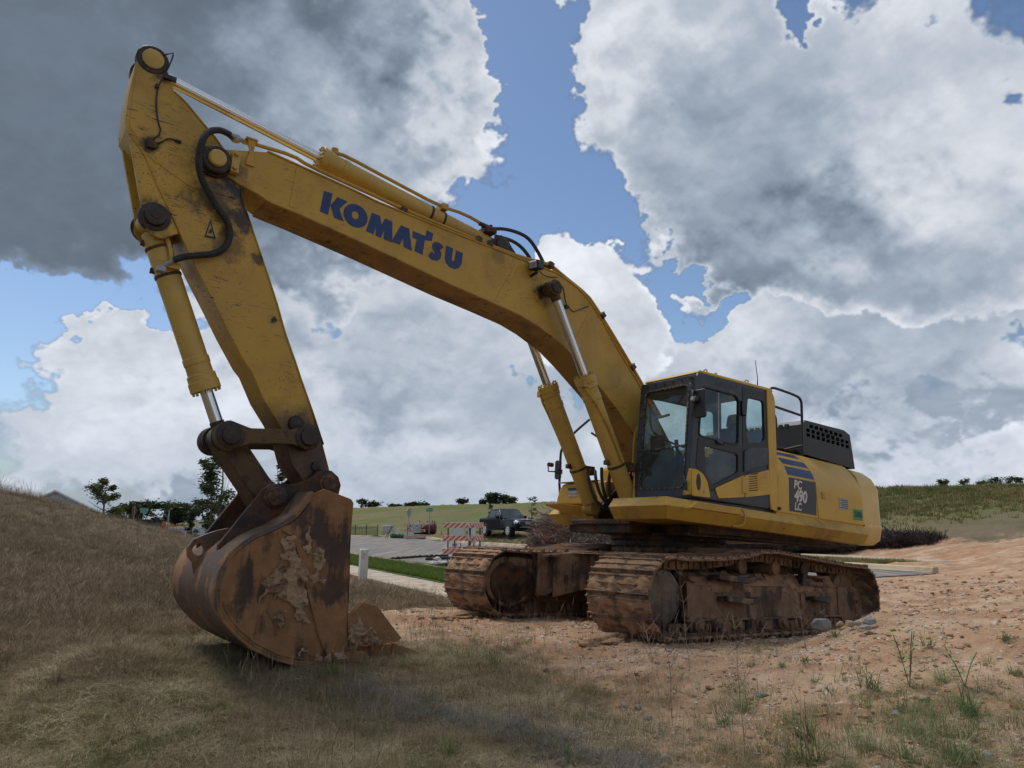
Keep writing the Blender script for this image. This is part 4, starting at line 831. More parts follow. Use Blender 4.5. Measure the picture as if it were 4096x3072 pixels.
m = MB(); text_on(m, '12-00106', .085, (-2.492, 1.4955, 1.645), ex, (0, 0, 1), sx=.70, bold=.0035, space=.9); m.v = [(a[0], a[1], 1.645 + (a[2] - 1.645) * 1.35) for a in m.v]; U(m, 'tag_number', MAT['black'], 0, BODY)
m = MB(); m.cyl((-.53, 1.47, 1.60), (-.53, 1.52, 1.60), .02, seg=10); m.box((-.56, 1.49, 1.585), (-.50, 1.51, 1.615)); m.cyl((-2.65, 1.48, 1.50), (-2.65, 1.497, 1.50), .012, seg=8); U(m, 'door_stop', MAT['black'], 0, BODY)
m = MB()
for (z, x0, y_, c) in ((1.225, -3.34, 1.36, .30), (1.30, -3.405, 1.42, .26), (1.50, -3.41, 1.445, .22), (1.515, -3.40, 1.435, .22), (2.08, -3.38, 1.43, .22), (2.24, -3.32, 1.38, .24), (2.33, -3.22, 1.30, .26), (2.37, -3.10, 1.20, .28)):
    ring = [(-2.69, -y_, z), (-2.69, y_, z)]
    for k in range(7):
        t = math.radians(90 * k / 6); ring.append((x0 + c - c * math.sin(t), y_ - c + c * math.cos(t), z - (.0 if z > 1.3 else 0)))
    for k in range(7):
        t = math.radians(90 * k / 6); ring.append((x0 + c - c * math.cos(t), -y_ + c - c * math.sin(t), z))
    if not m.v: rings = []
    rings.append(ring); m.v.append(0)
m.v = []; m.loft(rings); CW = U(m, 'counterweight', MAT['cream'], .012)
# black engine hood with square holes
hx0, hx1 = -3.00, -1.62
def hood_face(y):
    outer = [(hx1, 2.48), (hx1, 2.93), (hx1 - .06, 3.0), (hx0 + .26, 2.985), (hx0 + .10, 2.93), (hx0, 2.40)]
    holes = []
    for r_ in range(3):
        for c_ in range(9 if r_ else 7):
            x = hx1 - .13 - c_ * .132 - (0 if r_ < 2 else .0) + (-.09 if r_ == 0 else 0); z = 2.925 - r_ * .072 - .006 * c_
            if x - .045 > hx0 + .09: holes.append(rrect(x - .045, z - .026, x + .045, z + .026, .008, 2))
    return outer, holes
m = MB(); o_, h_ = hood_face(0); m.plate(o_, 1.17, 1.20, h_); m.plate(o_, -.63, -.60, h_)
m.box((hx1 - .03, -.6, 2.42), (hx1, 1.17, 2.93)); m.box((hx0 + .28, -.6, 2.975), (hx1 - .06, 1.17, 3.0)); m.plate([(hx1, 2.93), (hx1 - .06, 3.0), (hx1 - .08, 2.98), (hx1 - .03, 2.92)], -.6, 1.17)
m.plate([(hx0 + .28, 2.98), (hx0 + .10, 2.93), (hx0, 2.40), (hx0 + .03, 2.40), (hx0 + .12, 2.91), (hx0 + .28, 2.95)], -.6, 1.17); HOOD = U(m, 'engine_hood', MAT['hood'], .006)
m = MB(); m.box((-1.62, -.6, 2.50), (-1.0, 1.10, 2.56)); m.box((-1.9, .1, 2.6), (-2.6, .5, 2.82)); m.cyl((-2.1, .9, 2.55), (-2.5, .9, 2.6), .12); U(m, 'engine_top', MAT['black'], .02, HOOD)
for k in range(9):
    m = MB(); m.plate(rrect(.05 + k * .105, 2.90, .12 + k * .105, 2.96, .01), hx1 - .01, hx1 + .006, fn=lambda a, b, t: (t, a, b)); U(m, 'hood_slot', MAT['black'], 0, HOOD)
for k, P in enumerate(([(-.50, 1.42, 3.05), (-.50, 1.42, 3.20), (-.54, 1.42, 3.27), (-.65, 1.42, 3.285), (-1.16, 1.42, 3.255), (-1.24, 1.42, 3.22), (-1.27, 1.42, 3.15), (-1.27, 1.40, 2.42)], [(-.55, 1.42, 3.02), (-1.25, 1.42, 2.98)], [(-.52, 1.42, 2.92), (-.60, 1.42, 2.90), (-.64, 1.42, 2.82), (-.64, 1.40, 2.44)], [(-1.27, 1.42, 2.55), (-1.27, 1.0, 2.5)])):
    m = MB(); m.tube(P, .019, 8, 1 if k != 1 else 0); U(m, 'handrail', MAT['black'])

# ---- cab
YC0, YC1 = .53, 1.475
m = MB(); m.box((-.50, YC0, 1.60), (1.22, YC1 - .03, 1.66)); m.box((-.5, YC0 + .02, 1.50), (1.18, YC1 - .05, 1.60)); CAB = U(m, 'cab', MAT['frame_grey'], .01)
cz = lambda x: .018 * (x - 1.2)
winup = rounded([(.925, 3.02), (.31, 3.01), (.255, 2.95), (.285, 2.37), (1.045, 2.395), (.985, 2.95)], .05)
winlow = rounded([(.955, 2.27), (.29, 2.24), (.30, 2.0), (.82, 1.78), (.94, 1.95)], .05)
winrear = rounded([(.06, 3.03), (-.28, 3.03), (-.285, 2.50), (-.20, 2.44), (.08, 2.42), (.11, 2.70)], .05)
side_out = [(1.23, 1.62), (1.215, 1.97), (1.10, 3.10), (1.05, 3.19), (.94, 3.225), (-.36, 3.225), (-.46, 3.17), (-.50, 3.08), (-.51, 1.58)]
m = MB(); m.plate(side_out, YC1 - .035, YC1, [winup, winlow, winrear]); U(m, 'side_frame', MAT['frame_grey'], .008, CAB)
m = MB(); m.plate([(1.215, 1.62), (1.10, 3.08), (1.0, 3.2), (-.5, 3.2), (-.5, 1.62)], YC0, YC0 + .03, [rounded([(1.02, 3.0), (-.38, 3.0), (-.40, 2.25), (1.08, 2.25)], .06)]); U(m, 'side_frame', MAT['frame_grey'], .008, CAB)
for (nm, hole, mt, y) in (('door_glass', winup, 'glass_dark', YC1 - .02), ('lower_door_glass', winlow, 'glass_dark', YC1 - .02), ('quarter_glass', winrear, 'glass_dark', YC1 - .02)):
    c = Vector((sum(p[0] for p in hole) / len(hole), sum(p[1] for p in hole) / len(hole)))
    m = MB(); m.plate([tuple(c + (Vector(p) - c) * 1.04) for p in hole], y, y + .006); U(m, nm, MAT[mt], 0, CAB)
m = MB(); m.plate([(1.08, 3.03), (-.41, 3.03), (-.43, 2.22), (1.11, 2.22)], YC0 + .01, YC0 + .016); U(m, 'right_glass', MAT['glass'], 0, CAB)
m = MB(); m.plate([(.66, 2.40), (.655, 3.0), (.64, 3.0), (.645, 2.40)], YC1 - .03, YC1 - .012); U(m, 'sliding_glass_edge', MAT['silver'], 0, CAB)
# glossy black surrounds
def ring_plate(name, outer, holes, mat, y0, y1, bev=.003):
    m = MB(); m.plate(outer, y0, y1, holes); return U(m, name, mat, bev, CAB)
ring_plate('door_panel', rounded([(1.07, 2.36), (.22, 2.33), (.235, 1.99), (.78, 1.73), (.90, 1.74), (1.03, 1.94), (1.12, 2.0)], .04), [winlow], MAT['black'], YC1 + .001, YC1 + .006)
ring_plate('quarter_panel', [(.17, 3.16), (-.335, 3.16), (-.34, 2.40), (.19, 2.30)], [winrear], MAT['black'], YC1 + .001, YC1 + .005)
def seam_ring(name, loop, w, mat, y0, y1):
    c = Vector((sum(p[0] for p in loop) / len(loop), sum(p[1] for p in loop) / len(loop))); out = []
    for p in loop:
        d = (Vector(p) - c); out.append(tuple(Vector(p) + d.normalized() * w))
    return ring_plate(name, out, [loop], mat, y0, y1, .002)
seam_ring('window_seal', winup, .028, MAT['black'], YC1 + .001, YC1 + .010)
ring_plate('grey_panel', [(.175, 2.29), (.05, 2.355), (-.345, 2.40), (-.345, 2.17), (.185, 2.01)], [], MAT['panel_grey'], YC1 + .001, YC1 + .022, .012)
ring_plate('lower_cladding', [(1.0, 1.63), (.76, 1.75), (.19, 1.98), (-.34, 2.12), (-.34, 1.63), (.1, 1.61)], [], MAT['panel_grey'], YC1 + .001, YC1 + .004)
YP = MAT['yellow_body']
ring_plate('corner_panel', rounded([(1.215, 1.96), (1.10, 1.955), (1.0, 1.91), (.92, 1.82), (.87, 1.63), (1.215, 1.63)], .03), [circ(1.09, 1.80, .045, 16)], YP, YC1 + .002, YC1 + .020, .008)
m = MB(); m.plate([(1.09 + .042 * math.cos(t), 1.805 + .105 * math.sin(t)) for t in [2 * PI * k / 24 for k in range(24)]], YC1 + .005, YC1 + .024); U(m, 'oval_vent', MAT['black'], .004, CAB)
m = MB(); m.cyl((.99, YC1 + .02, 1.70), (.99, YC1 + .028, 1.70), .018, seg=14); m.cyl((-.26, YC1 + .03, 1.99), (-.26, YC1 + .032, 1.99), .014, seg=14); U(m, 'lock', MAT['silver'], 0, CAB)
ring_plate('door_lower_panel', rounded([(.78, 1.755), (.20, 1.975), (.20, 1.69), (.715, 1.635)], .02), [], YP, YC1 + .006, YC1 + .022, .008)
lv = [rrect(-.085, 1.772 + k * .030, .11, 1.785 + k * .030, .005, 2) for k in range(8)]
sk = lambda p: (p[0], p[1] - (p[0] - .11) * .16)
ring_plate('air_grille_panel', rounded([(.185, 1.97), (-.34, 2.10), (-.34, 1.77), (.185, 1.69)], .02), [[sk(p) for p in l] for l in lv], YP, YC1 + .006, YC1 + .022, .005)
for k in range(8):
    m = MB(); m.plate([sk(p) for p in rrect(-.29, 1.772 + k * .030, -.10, 1.783 + k * .030, .005, 2)], YC1 + .02, YC1 + .027); U(m, 'grille_rib', YP, .003, CAB)
m = MB(); m.box((-.09, YC1 + .0045, 1.76), (.12, YC1 + .0055, 2.05)); U(m, 'grille_back', MAT['black'], 0, CAB)
m = MB(); m.box((.16, YC1 + .015, 1.74), (.255, YC1 + .035, 1.95)); U(m, 'hinge', MAT['cyl_paint'], .01, CAB)
m = MB(); m.box((.13, YC1, 2.76), (.22, YC1 + .035, 2.96)); U(m, 'hinge', MAT['black'], .012, CAB)
m = MB(); m.box((.58, YC1, 2.325), (.74, YC1 + .02, 2.375)); m.tube([(.73, YC1 + .01, 2.37), (.72, YC1 + .035, 2.33), (.60, YC1 + .035, 2.33), (.59, YC1 + .01, 2.37)], .010); U(m, 'door_handle', MAT['frame_grey'], .006, CAB)
ring_plate('rear_pillar', rounded([(-.345, 3.235), (-.47, 3.18), (-.52, 3.08), (-.525, 1.555), (-.36, 1.575), (-.345, 1.75), (-.345, 3.1)], .04), [], YP, YC1 - .02, YC1 + .02, .012)
for (a, b) in (((.185, 2.0), (.185, 3.18)), ((.98, 1.64), (1.04, 1.96))):
    pass
m = MB(); text_on(m, 'KOMATSU', .098, (.49, YC1 + .003, 3.118), (-1, 0, -.02), (0, 0, 1), bold=.004, space=.93); U(m, 'embossed_lettering', MAT['panel_grey'], 0, CAB)
# roof
m = MB(); m.loft([[(1.06, YC0, 3.195), (1.06, YC1 + .005, 3.195), (-.50, YC1 + .015, 3.195), (-.50, YC0, 3.195)], [(1.02, YC0 + .01, 3.235), (1.02, YC1, 3.235), (-.47, YC1, 3.24), (-.47, YC0 + .01, 3.24)], [(.90, YC0 + .08, 3.262), (.90, YC1 - .08, 3.262), (-.38, YC1 - .08, 3.265), (-.38, YC0 + .08, 3.265)]]); U(m, 'roof', YP, .016, CAB, seg=3)
m = MB()
for x, y in ((.78, 1.36), (.74, .7), (-.05, 1.38)): m.tube([(x, y - .03, 3.25), (x, y - .025, 3.30), (x, y + .025, 3.30), (x, y + .03, 3.25)], .010, 6, 1)
m.cyl((.62, 1.4, 3.25), (.62, 1.4, 3.275), .02); U(m, 'lifting_ring', YP, 0, CAB)
m = MB(); m.tube([(-.40, 1.30, 3.25), (-.41, 1.30, 3.40), (-.37, 1.30, 3.66)], [.012, .006, .005], 6); m.box((-.43, 1.28, 3.24), (-.37, 1.32, 3.27)); U(m, 'antenna', MAT['black'], 0, CAB)
# front frame, leaning back
def ff(a, b, t):  # a = y, b = height above the sill
    k = (b) / 1.58; return (1.235 - .135 * max(0, k) ** 1.15 + t, a, 1.62 + b)
fo = rounded([(YC0 + .0, 0), (YC1 - .005, 0), (YC1 + .0, 1.545), (YC0 + .0, 1.545)], .03)
def dense(loop, n=6):
    out = []
    for i in range(len(loop)):
        a, b = Vector(loop[i - 1]), Vector(loop[i]); k = max(1, int((b - a).length / .12)); out += [tuple(a.lerp(b, (j + 1) / k)) for j in range(k)]
    return out
fh = rounded([(YC0 + .085, .10), (YC1 - .085, .10), (YC1 - .085, 1.44), (YC0 + .085, 1.44)], .09)
m = MB(); m.plate(dense(fo), -.03, .0, [dense(fh)], fn=ff); U(m, 'front_frame', MAT['frame_grey'], .008, CAB)
fh2 = rounded([(YC0 + .108, .123), (YC1 - .108, .123), (YC1 - .108, 1.417), (YC0 + .108, 1.417)], .08)
m = MB(); m.plate(dense(fh), -.012, .008, [dense(fh2)], fn=ff); U(m, 'windscreen_seal', MAT['seal'], .003, CAB)
m = MB(); m.plate([(YC0 + .1, .605), (YC1 - .1, .625), (YC1 - .1, .65), (YC0 + .1, .63)], -.012, .006, fn=ff); U(m, 'glazing_bar', MAT['seal'], .003, CAB)
m = MB(); m.plate(dense([(YC0 + .09, .63), (YC1 - .09, .64), (YC1 - .09, 1.43), (YC0 + .09, 1.43)]), -.014, -.009, fn=ff); U(m, 'windscreen', MAT['glass'], 0, CAB)
m = MB(); m.plate(dense([(YC0 + .09, .11), (YC1 - .09, .11), (YC1 - .09, .62), (YC0 + .09, .61)]), -.014, -.009, fn=ff); U(m, 'lower_windscreen', MAT['glass_low'], 0, CAB)
for i, (y, b) in enumerate([(YC0 + .03, .15 + .23 * k) for k in range(7)] + [(YC0 + .12 + .15 * k, 1.50) for k in range(6)] + [(YC1 - .04, 1.50 - .06 * k) for k in range(4)] + [(YC0 + .07 + .8 * k, .04) for k in range(2)]):
    m = MB(); p = Vector(ff(y, b, 0)); m.cyl(p, p + Vector((.012, 0, 0)), .011, seg=8); U(m, 'bolt', MAT['black'], 0, CAB)
m = MB(); m.plate([(YC1 - .10, 0.02), (YC1 + .01, .02), (YC1 + .01, .34), (YC1 - .02, .34)], -.01, .012, fn=ff); U(m, 'corner_panel', YP, .006, CAB)
m = MB(); m.plate([(YC0 - .01, 0.0), (YC0 + .03, .0), (YC0 + .0, .36), (YC0 - .01, .36)], -.01, .012, fn=ff); U(m, 'corner_panel', YP, .006, CAB)
m = MB(); m.cyl((1.26, 1.44, 1.79), (1.30, 1.44, 1.79), .028, seg=10); m.box((1.25, 1.425, 1.69), (1.28, 1.455, 1.80)); U(m, 'wiper_pivot', MAT['frame_grey'], .005, CAB)
# mirror
m = MB(); m.tube([(1.12, 1.43, 2.90), (1.17, 1.50, 2.93), (1.24, 1.54, 2.92), (1.25, 1.54, 2.80), (1.23, 1.55, 2.74), (1.18, 1.47, 2.60)], .014, 8, 1); m.tube([(1.20, 1.48, 2.98), (1.27, 1.52, 3.02), (1.28, 1.54, 2.90)], .013, 6, 1); MI = U(m, 'mirror_bracket', MAT['panel_grey'], 0, CAB)
m = MB(); m.plate(rrect(1.525, 2.575, 1.70, 2.93, .03), 1.17, 1.21, fn=lambda a, b, t: (t, a, b)); m.cyl((1.205, 1.59, 2.80), (1.25, 1.57, 2.80), .045, seg=14); U(m, 'rear_view_mirror', MAT['black'], .008, CAB)
m = MB(); m.mat(0); m.cyl((1.235, 1.57, 2.80), (1.28, 1.56, 2.81), .032, seg=12); U(m, 'mirror_knob', MAT['silver'], .004, CAB)
# inside
m = MB(); m.box((-.45, YC0 + .03, 1.66), (1.15, YC1 - .04, 1.70)); m.box((-.47, YC0 + .03, 1.66), (-.42, YC1 - .04, 2.45)); m.box((-.46, YC0 + .04, 3.14), (1.05, YC1 - .04, 3.19)); m.box((-.46, YC0 + .04, 2.45), (-.42, YC0 + .10, 3.15)); m.box((-.46, YC1 - .1, 2.45), (-.42, YC1 - .04, 3.15))
m.box((.85, YC0 + .04, 2.98), (1.07, YC1 - .04, 3.15)); U(m, 'cab_lining', MAT['interior'], .01, CAB)
m = MB(); m.loft([[(.05, .80, 2.02), (.62, .82, 2.05), (.62, 1.26, 2.05), (.05, 1.28, 2.02)], [(.03, .78, 2.14), (.64, .80, 2.19), (.64, 1.28, 2.19), (.03, 1.30, 2.14)]]); m.loft([[(-.06, .80, 2.1), (.10, .80, 2.1), (.10, 1.28, 2.1), (-.06, 1.28, 2.1)], [(-.26, .82, 2.68), (-.12, .82, 2.70), (-.12, 1.26, 2.70), (-.26, 1.26, 2.68)]])
m.loft([[(-.24, .92, 2.70), (-.15, .92, 2.70), (-.15, 1.16, 2.70), (-.24, 1.16, 2.70)], [(-.27, .93, 2.88), (-.19, .93, 2.90), (-.19, 1.15, 2.90), (-.27, 1.15, 2.88)]]); m.box((.1, .88, 1.7), (.5, 1.2, 2.03)); U(m, 'operator_seat', MAT['seat'], .05, CAB, seg=3)
for y in (.72, 1.34):
    m = MB(); m.box((.1, y - .07, 1.85), (.62, y + .07, 2.22)); m.cyl((.52, y, 2.2), (.60, y, 2.32), .055, .025); m.cyl((.60, y, 2.3), (.62, y, 2.46), .02, .028); U(m, 'control_lever', MAT['black'], .01, CAB)
m = MB()
for y in (.92, 1.08): m.tube([(.88, y, 1.7), (.90, y, 1.95), (.82, y, 2.28)], .014); m.box((.86, y - .05, 1.72), (1.0, y + .05, 1.76))
U(m, 'travel_levers', MAT['black'], 0, CAB)
m = MB(); m.tube([(1.02, .62, 2.88), (1.0, .60, 2.60), (.9, .6, 2.5), (.55, .60, 2.42), (.3, .6, 2.4)], .016, 8, 1); m.box((.95, .62, 2.25), (1.02, .82, 2.46)); U(m, 'monitor_and_rail', MAT['interior'], .006, CAB)
m = MB(); m.box((-.39, .60, 2.30), (-.37, 1.0, 2.7)); m.mat(1); m.box((.30, 1.04, 2.10), (.45, 1.2, 2.16)); U(m, 'papers', [MAT['silver'], MAT['white']], .004, CAB)
# guard rail between cab and boom seen through the glass
m = MB(); m.tube([(1.0, .30, 1.95), (1.0, .30, 2.5), (.9, .30, 2.7), (.3, .3, 2.9)], .02, 8, 1); U(m, 'inner_handrail', MAT['yellow'])

# ------------------------------------------------------------------ undercarriage (does not slew)
def T(mb, name, mats, bevel=0., par=None, **k): return mb.build(name, mats, par or EXC, bevel, **k)
m = MB(); m.lathe((0, 0, .60), (0, 0, 2), [(0, .70), (.33, .72), (.331, .80), (.40, .80), (.401, .74), (.44, .74)], 48); m.mat(1)
CAR = T(m, 'carbody_drum', [MAT['under'], MAT['under_dark']])
m = MB(); m.lathe((0, 0, 1.035), (0, 0, 2), [(0, .70), (.0, .80), (.055, .80), (.056, .74), (.085, .74), (.086, .82), (.14, .82), (.141, .86), (.17, .86)], 64); SW = T(m, 'swing_bearing', MAT['under_dark'])
m = MB(); m.bolts((0, 0, 1.012), (0, 0, 1), .775, 44, .018, .024); m.bolts((0, 0, 1.10), (0, 0, 1), .79, 44, .018, .026); T(m, 'bearing_bolts', MAT['rusty'], 0, SW)
m = MB(); m.box((-.95, -.7, .55), (1.05, .7, .93))
for sx in (1, -1):
    for sy in (1, -1):
        rings = []
        for (t, h0, h1, w) in ((0, .42, .97, .40), (.45, .44, .93, .34), (1, .28, .88, .42)):
            cx, cy = sx * (.45 + .80 * t), sy * (.35 + .72 * t); d = Vector((.74 * sx, .67 * sy, 0)).normalized(); q = Vector((-d.y, d.x, 0)) * w
            rings.append([(cx + q.x, cy + q.y, h0), (cx - q.x, cy - q.y, h0), (cx - q.x, cy - q.y, h1), (cx + q.x, cy + q.y, h1)])
        m.loft(rings)
T(m, 'carbody', MAT['under'], .02)
# track path (outer face of the plates)
ZC, RO = .465, .415
top = [(2.33, .86), (1.9, .865), (1.26, .89), (.77, .935), (.42, 1.0), (.12, 1.005), (-.29, .985), (-1.05, .925), (-2.22, .87)]
path = []
for k in range(61):
    t = math.radians(-90 + 180 * k / 60 * .97); path.append((2.175 + RO * math.cos(t), ZC + RO * math.sin(t)))
path += [(1.9, .868), (1.26, .89), (.77, .935), (.45, .995), (.12, 1.008), (-.29, .985), (-1.05, .935), (-1.7, .895)]
for k in range(61):
    t = math.radians(95 + 175 * k / 60); path.append((-2.175 + RO * math.cos(t), ZC + RO * math.sin(t)))
path.append((2.175, ZC - RO))
PV = [Vector(p) for p in path]; cum = [0]
for i in range(1, len(PV)): cum.append(cum[-1] + (PV[i] - PV[i - 1]).length)
def along(s):
    s %= cum[-1]
    import bisect
    i = min(max(bisect.bisect_right(cum, s) - 1, 0), len(PV) - 2); t = (s - cum[i]) / max(1e-9, cum[i + 1] - cum[i]); return PV[i].lerp(PV[i + 1], t)
NSH = 49; pitch = cum[-1] / NSH; SWD = .885
def shoe_mesh(seed, muddy):
    from mathutils import noise as mn
    m = MB(); w = SWD / 2; L = pitch
    prof = [(-L * .50, -.012), (-L * .50, .010), (-L * .47, .012), (-L * .455, .042), (-L * .395, .042), (-L * .375, .012), (-L * .055, .010), (-L * .04, .034), (L * .015, .034), (L * .03, .010), (L * .33, .010), (L * .345, .036), (L * .40, .036), (L * .415, .012), (L * .50, .0), (L * .54, -.006), (L * .54, -.022), (L * .45, -.012)]
    m.plate(prof, -w, w, fn=lambda a, b, t: (a, t, b))
    if muddy:
        nx, ny = 13, 34; m.mat(1); v0 = []; base = len(m.v)
        for i in range(nx):
            for j in range(ny):
                x = -L * .45 + L * .84 * i / (nx - 1); y = -w * .985 + 2 * w * .985 * j / (ny - 1)
                e = min(1, (w * .985 - abs(y)) / .04 + .2) * min(1, (L * .45 - abs(x + L * .03)) / .012 + .1)
                h = .018 + .030 * muddy * (mn.noise((x * 9, y * 7, seed)) * 1.3 + .35) + .014 * mn.noise((x * 40, y * 34, seed + 3)); x += .004 * mn.noise((x * 60, y * 50, seed + 8))
                m.v.append((x, y, max(-.01, h * e)))
        for i in range(nx - 1):
            for j in range(ny - 1):
                a = base + i * ny + j; m.f.append((a, a + 1, a + ny + 1, a + ny)); m.mi.append(1)
    return m.build('track_shoe', [MAT['shoe'], MAT['mud']], ang=50, data_only=True)
SHOES = [shoe_mesh(11, .9), shoe_mesh(23, .7), shoe_mesh(37, 1.15), shoe_mesh(41, .25), shoe_mesh(53, 0)]
for sy in (1, -1):
    TR = bpy.data.objects.new('track', None); link(TR, EXC)
    for k in range(NSH):
        s0 = (k + .35 + (.4 if sy < 0 else 0)) * pitch; p = along(s0); q = along(s0 + .06) - along(s0 - .06); ang = math.atan2(q.y, q.x)
        onface = p.x > 2.1
        v = (0, 2, 1, 0, 2, 1)[k % 6] if onface else (3 if p.y > .8 else 4)
        if onface and p.y > .75: v = 3
        o = bpy.data.objects.new('track_shoe', SHOES[v]); link(o, TR)
        xd = Vector((math.cos(ang), 0, math.sin(ang))); zn = Vector((math.sin(ang), 0, -math.cos(ang))); yd = zn.cross(xd)
        M_ = Matrix((xd, yd, zn)).transposed().to_4x4(); M_.translation = (p.x, sy * 1.37, p.y)
        o.matrix_local = M_
    # chain links inside the shoes
    m = MB()
    for k in range(NSH):
        s0 = (k + .85 + (.4 if sy < 0 else 0)) * pitch; p = along(s0); q = along(s0 + .06) - along(s0 - .06); a = math.atan2(q.y, q.x)
        n_ = Vector((-math.sin(a), math.cos(a)))  # inwards
        for dy in (-.12, .12):
            ctr = Vector((p.x, sy * 1.37 + dy, p.y)) + Vector((n_.x, 0, n_.y)) * .065
            m.box(tuple(ctr - Vector((.10, .03, .05))), tuple(ctr + Vector((.10, .03, .05))), Matrix.Rotation(-a, 3, 'Y'))
        c = Vector((p.x + n_.x * .07, 0, p.y + n_.y * .07)); m.cyl((c.x, sy * 1.37 - .17, c.z), (c.x, sy * 1.37 + .17, c.z), .032, seg=10)
    T(m, 'track_chain', MAT['under'], 0, TR)
    # frame beam, guards
    yo, yi = sy * 1.52, sy * 1.20
    m = MB()
    m.loft([[(1.58, sy * 1.06, .22), (1.58, sy * 1.53, .22), (1.58, sy * 1.53, .60), (1.58, sy * 1.40, .74), (1.58, sy * 1.06, .74)], [(-1.95, sy * 1.06, .19), (-1.95, sy * 1.53, .19), (-1.95, sy * 1.53, .57), (-1.95, sy * 1.38, .72), (-1.95, sy * 1.06, .72)]])
    FR = T(m, 'track_frame', MAT['under'], .012)
    m = MB(); m.box((-2.0, min(sy * 1.1, sy * 1.56), .185), (1.62, max(sy * 1.1, sy * 1.56), .215)); m.box((-1.93, min(sy * 1.50, sy * 1.555), .22), (-1.88, max(sy * 1.50, sy * 1.555), .60)); T(m, 'frame_flange', MAT['under'], .006, FR)
    m = MB(); m.plate(rounded([(-1.90, .60), (-2.40, .60), (-2.56, .50), (-2.60, .30), (-2.46, .10), (-2.2, .04), (-2.05, .10), (-1.90, .22)], .05), yo - sy * .02, yo + sy * .03, [circ(-2.43, .38, .03, 12)]); m.plate([(-1.90, .60), (-2.30, .58), (-2.4, .3), (-1.9, .22)], sy * 1.16, sy * 1.2); T(m, 'idler_guard', MAT['under'], .012, FR)
    m = MB(); m.lathe((-2.175, sy * 1.24, ZC), (-2.175, sy * 2, ZC), [(0, .30), (.02, .33), (.08, .33), (.10, .36), (.16, .36), (.18, .33), (.24, .33), (.26, .30)], 36); T(m, 'idler_wheel', MAT['under'])
    m = MB(); m.lathe((2.175, sy * 1.30, ZC), (2.175, sy * 3, ZC), [(0, .30), (.14, .30)], 36)
    teeth = []
    for k in range(42): teeth.append((2.175 + (.33 if k % 2 else .385) * math.cos(2 * PI * k / 42), ZC + (.33 if k % 2 else .385) * math.sin(2 * PI * k / 42)))
    m.plate(teeth, sy * 1.34, sy * 1.40); SP = T(m, 'drive_sprocket', MAT['under'])
    m = MB(); m.lathe((2.19, sy * 1.40, ZC), (2.19, sy * 3, ZC), [(0, .27), (.22, .27), (.24, .285), (.265, .285), (.27, .24), (.272, .235)], 40); m.bolts((2.19, sy * 1.662, ZC), (0, sy, 0), .262, 14, .016, .014, .2); T(m, 'hub_cover', MAT['disc'], .003, SP)
    m = MB(); m.plate(rounded([(2.50, .62), (2.30, .80), (1.95, .80), (1.62, .78), (1.62, .32), (1.85, .20), (2.12, .12), (2.38, .22), (2.52, .42)], .13, 5), sy * 1.02, sy * 1.22); m.mat(1)
    m.plate(rounded([(2.42, .58), (2.28, .72), (2.08, .73), (2.02, .68), (1.76, .68), (1.72, .36), (1.88, .28), (2.12, .18), (2.34, .26), (2.44, .42)], .10, 5), sy * .985, sy * 1.02); MC = T(m, 'travel_motor_guard', [MAT['under'], MAT['under_dark']], .012)
    m = MB(); m.plate([(1.66, .88), (1.60, .88), (1.60, .26), (1.66, .30)], sy * .95, sy * 1.05); T(m, 'motor_guard_rib', MAT['under'], .006, MC)
    m = MB(); m.box((1.45, min(sy * .90, sy * 1.10), .30), (1.68, max(sy * .90, sy * 1.10), .86)); T(m, 'beam_end', MAT['under'], .008)
    # cross beam web seen between the tracks
    m = MB(); cur_t = [(1.60, .84), (1.2, .86), (.85, .95), (.3, .99), (-.4, .99), (-1.2, .90)]; cur_b = [(1.60, .30), (1.26, .48), (.95, .54), (.4, .56), (-.4, .56), (-1.2, .46)]
    m.plate(cur_t + cur_b[::-1], sy * .88, sy * .93); strip_along(m, cur_t, min(sy * .70, sy * 1.06), max(sy * .70, sy * 1.06), -.02, .02); strip_along(m, cur_b, min(sy * .82, sy * 1.04), max(sy * .82, sy * 1.04), -.02, .01); T(m, 'cross_beam', MAT['under'], .008)
    for k, x in enumerate((1.43, 1.07, .67, .18, -.34, -.86, -1.35)):
        m = MB(); m.lathe((x, sy * 1.18, .15), (x, sy * 3, .15), [(0, .09), (.03, .135), (.08, .135), (.10, .10), (.28, .10), (.30, .135), (.35, .135), (.37, .08), (.42, .075)], 24); T(m, 'track_roller', MAT['under'])
        m = MB(); m.plate([(x - .09, .19), (x + .09, .19), (x + .085, .13), (x + .05, .07), (x - .05, .07), (x - .085, .13)], sy * 1.50, sy * 1.60)
        m.cyl((x, sy * 1.58, .14), (x, sy * 1.625, .14), .045, seg=10); T(m, 'roller_bracket', MAT['under'], .012)
    for x in (.94, -.07, -1.10):
        m = MB(); m.plate([(x - .17, .20), (x - .13, .16), (x - .12, .02), (x + .12, .02), (x + .13, .16), (x + .17, .20)], sy * 1.52, sy * 1.545); T(m, 'chain_guide', MAT['under'], .01)
    for x in (.49, -.27, -1.0):
        m = MB(); m.lathe((x, sy * 1.15, .82), (x, sy * 3, .82), [(0, .06), (.05, .075), (.34, .075), (.345, .095), (.40, .095), (.41, .06)], 24); m.box((x - .06, sy * 1.30 - .05, .70), (x + .06, sy * 1.30 + .05, .80)); T(m, 'carrier_roller', MAT['under'], .003)
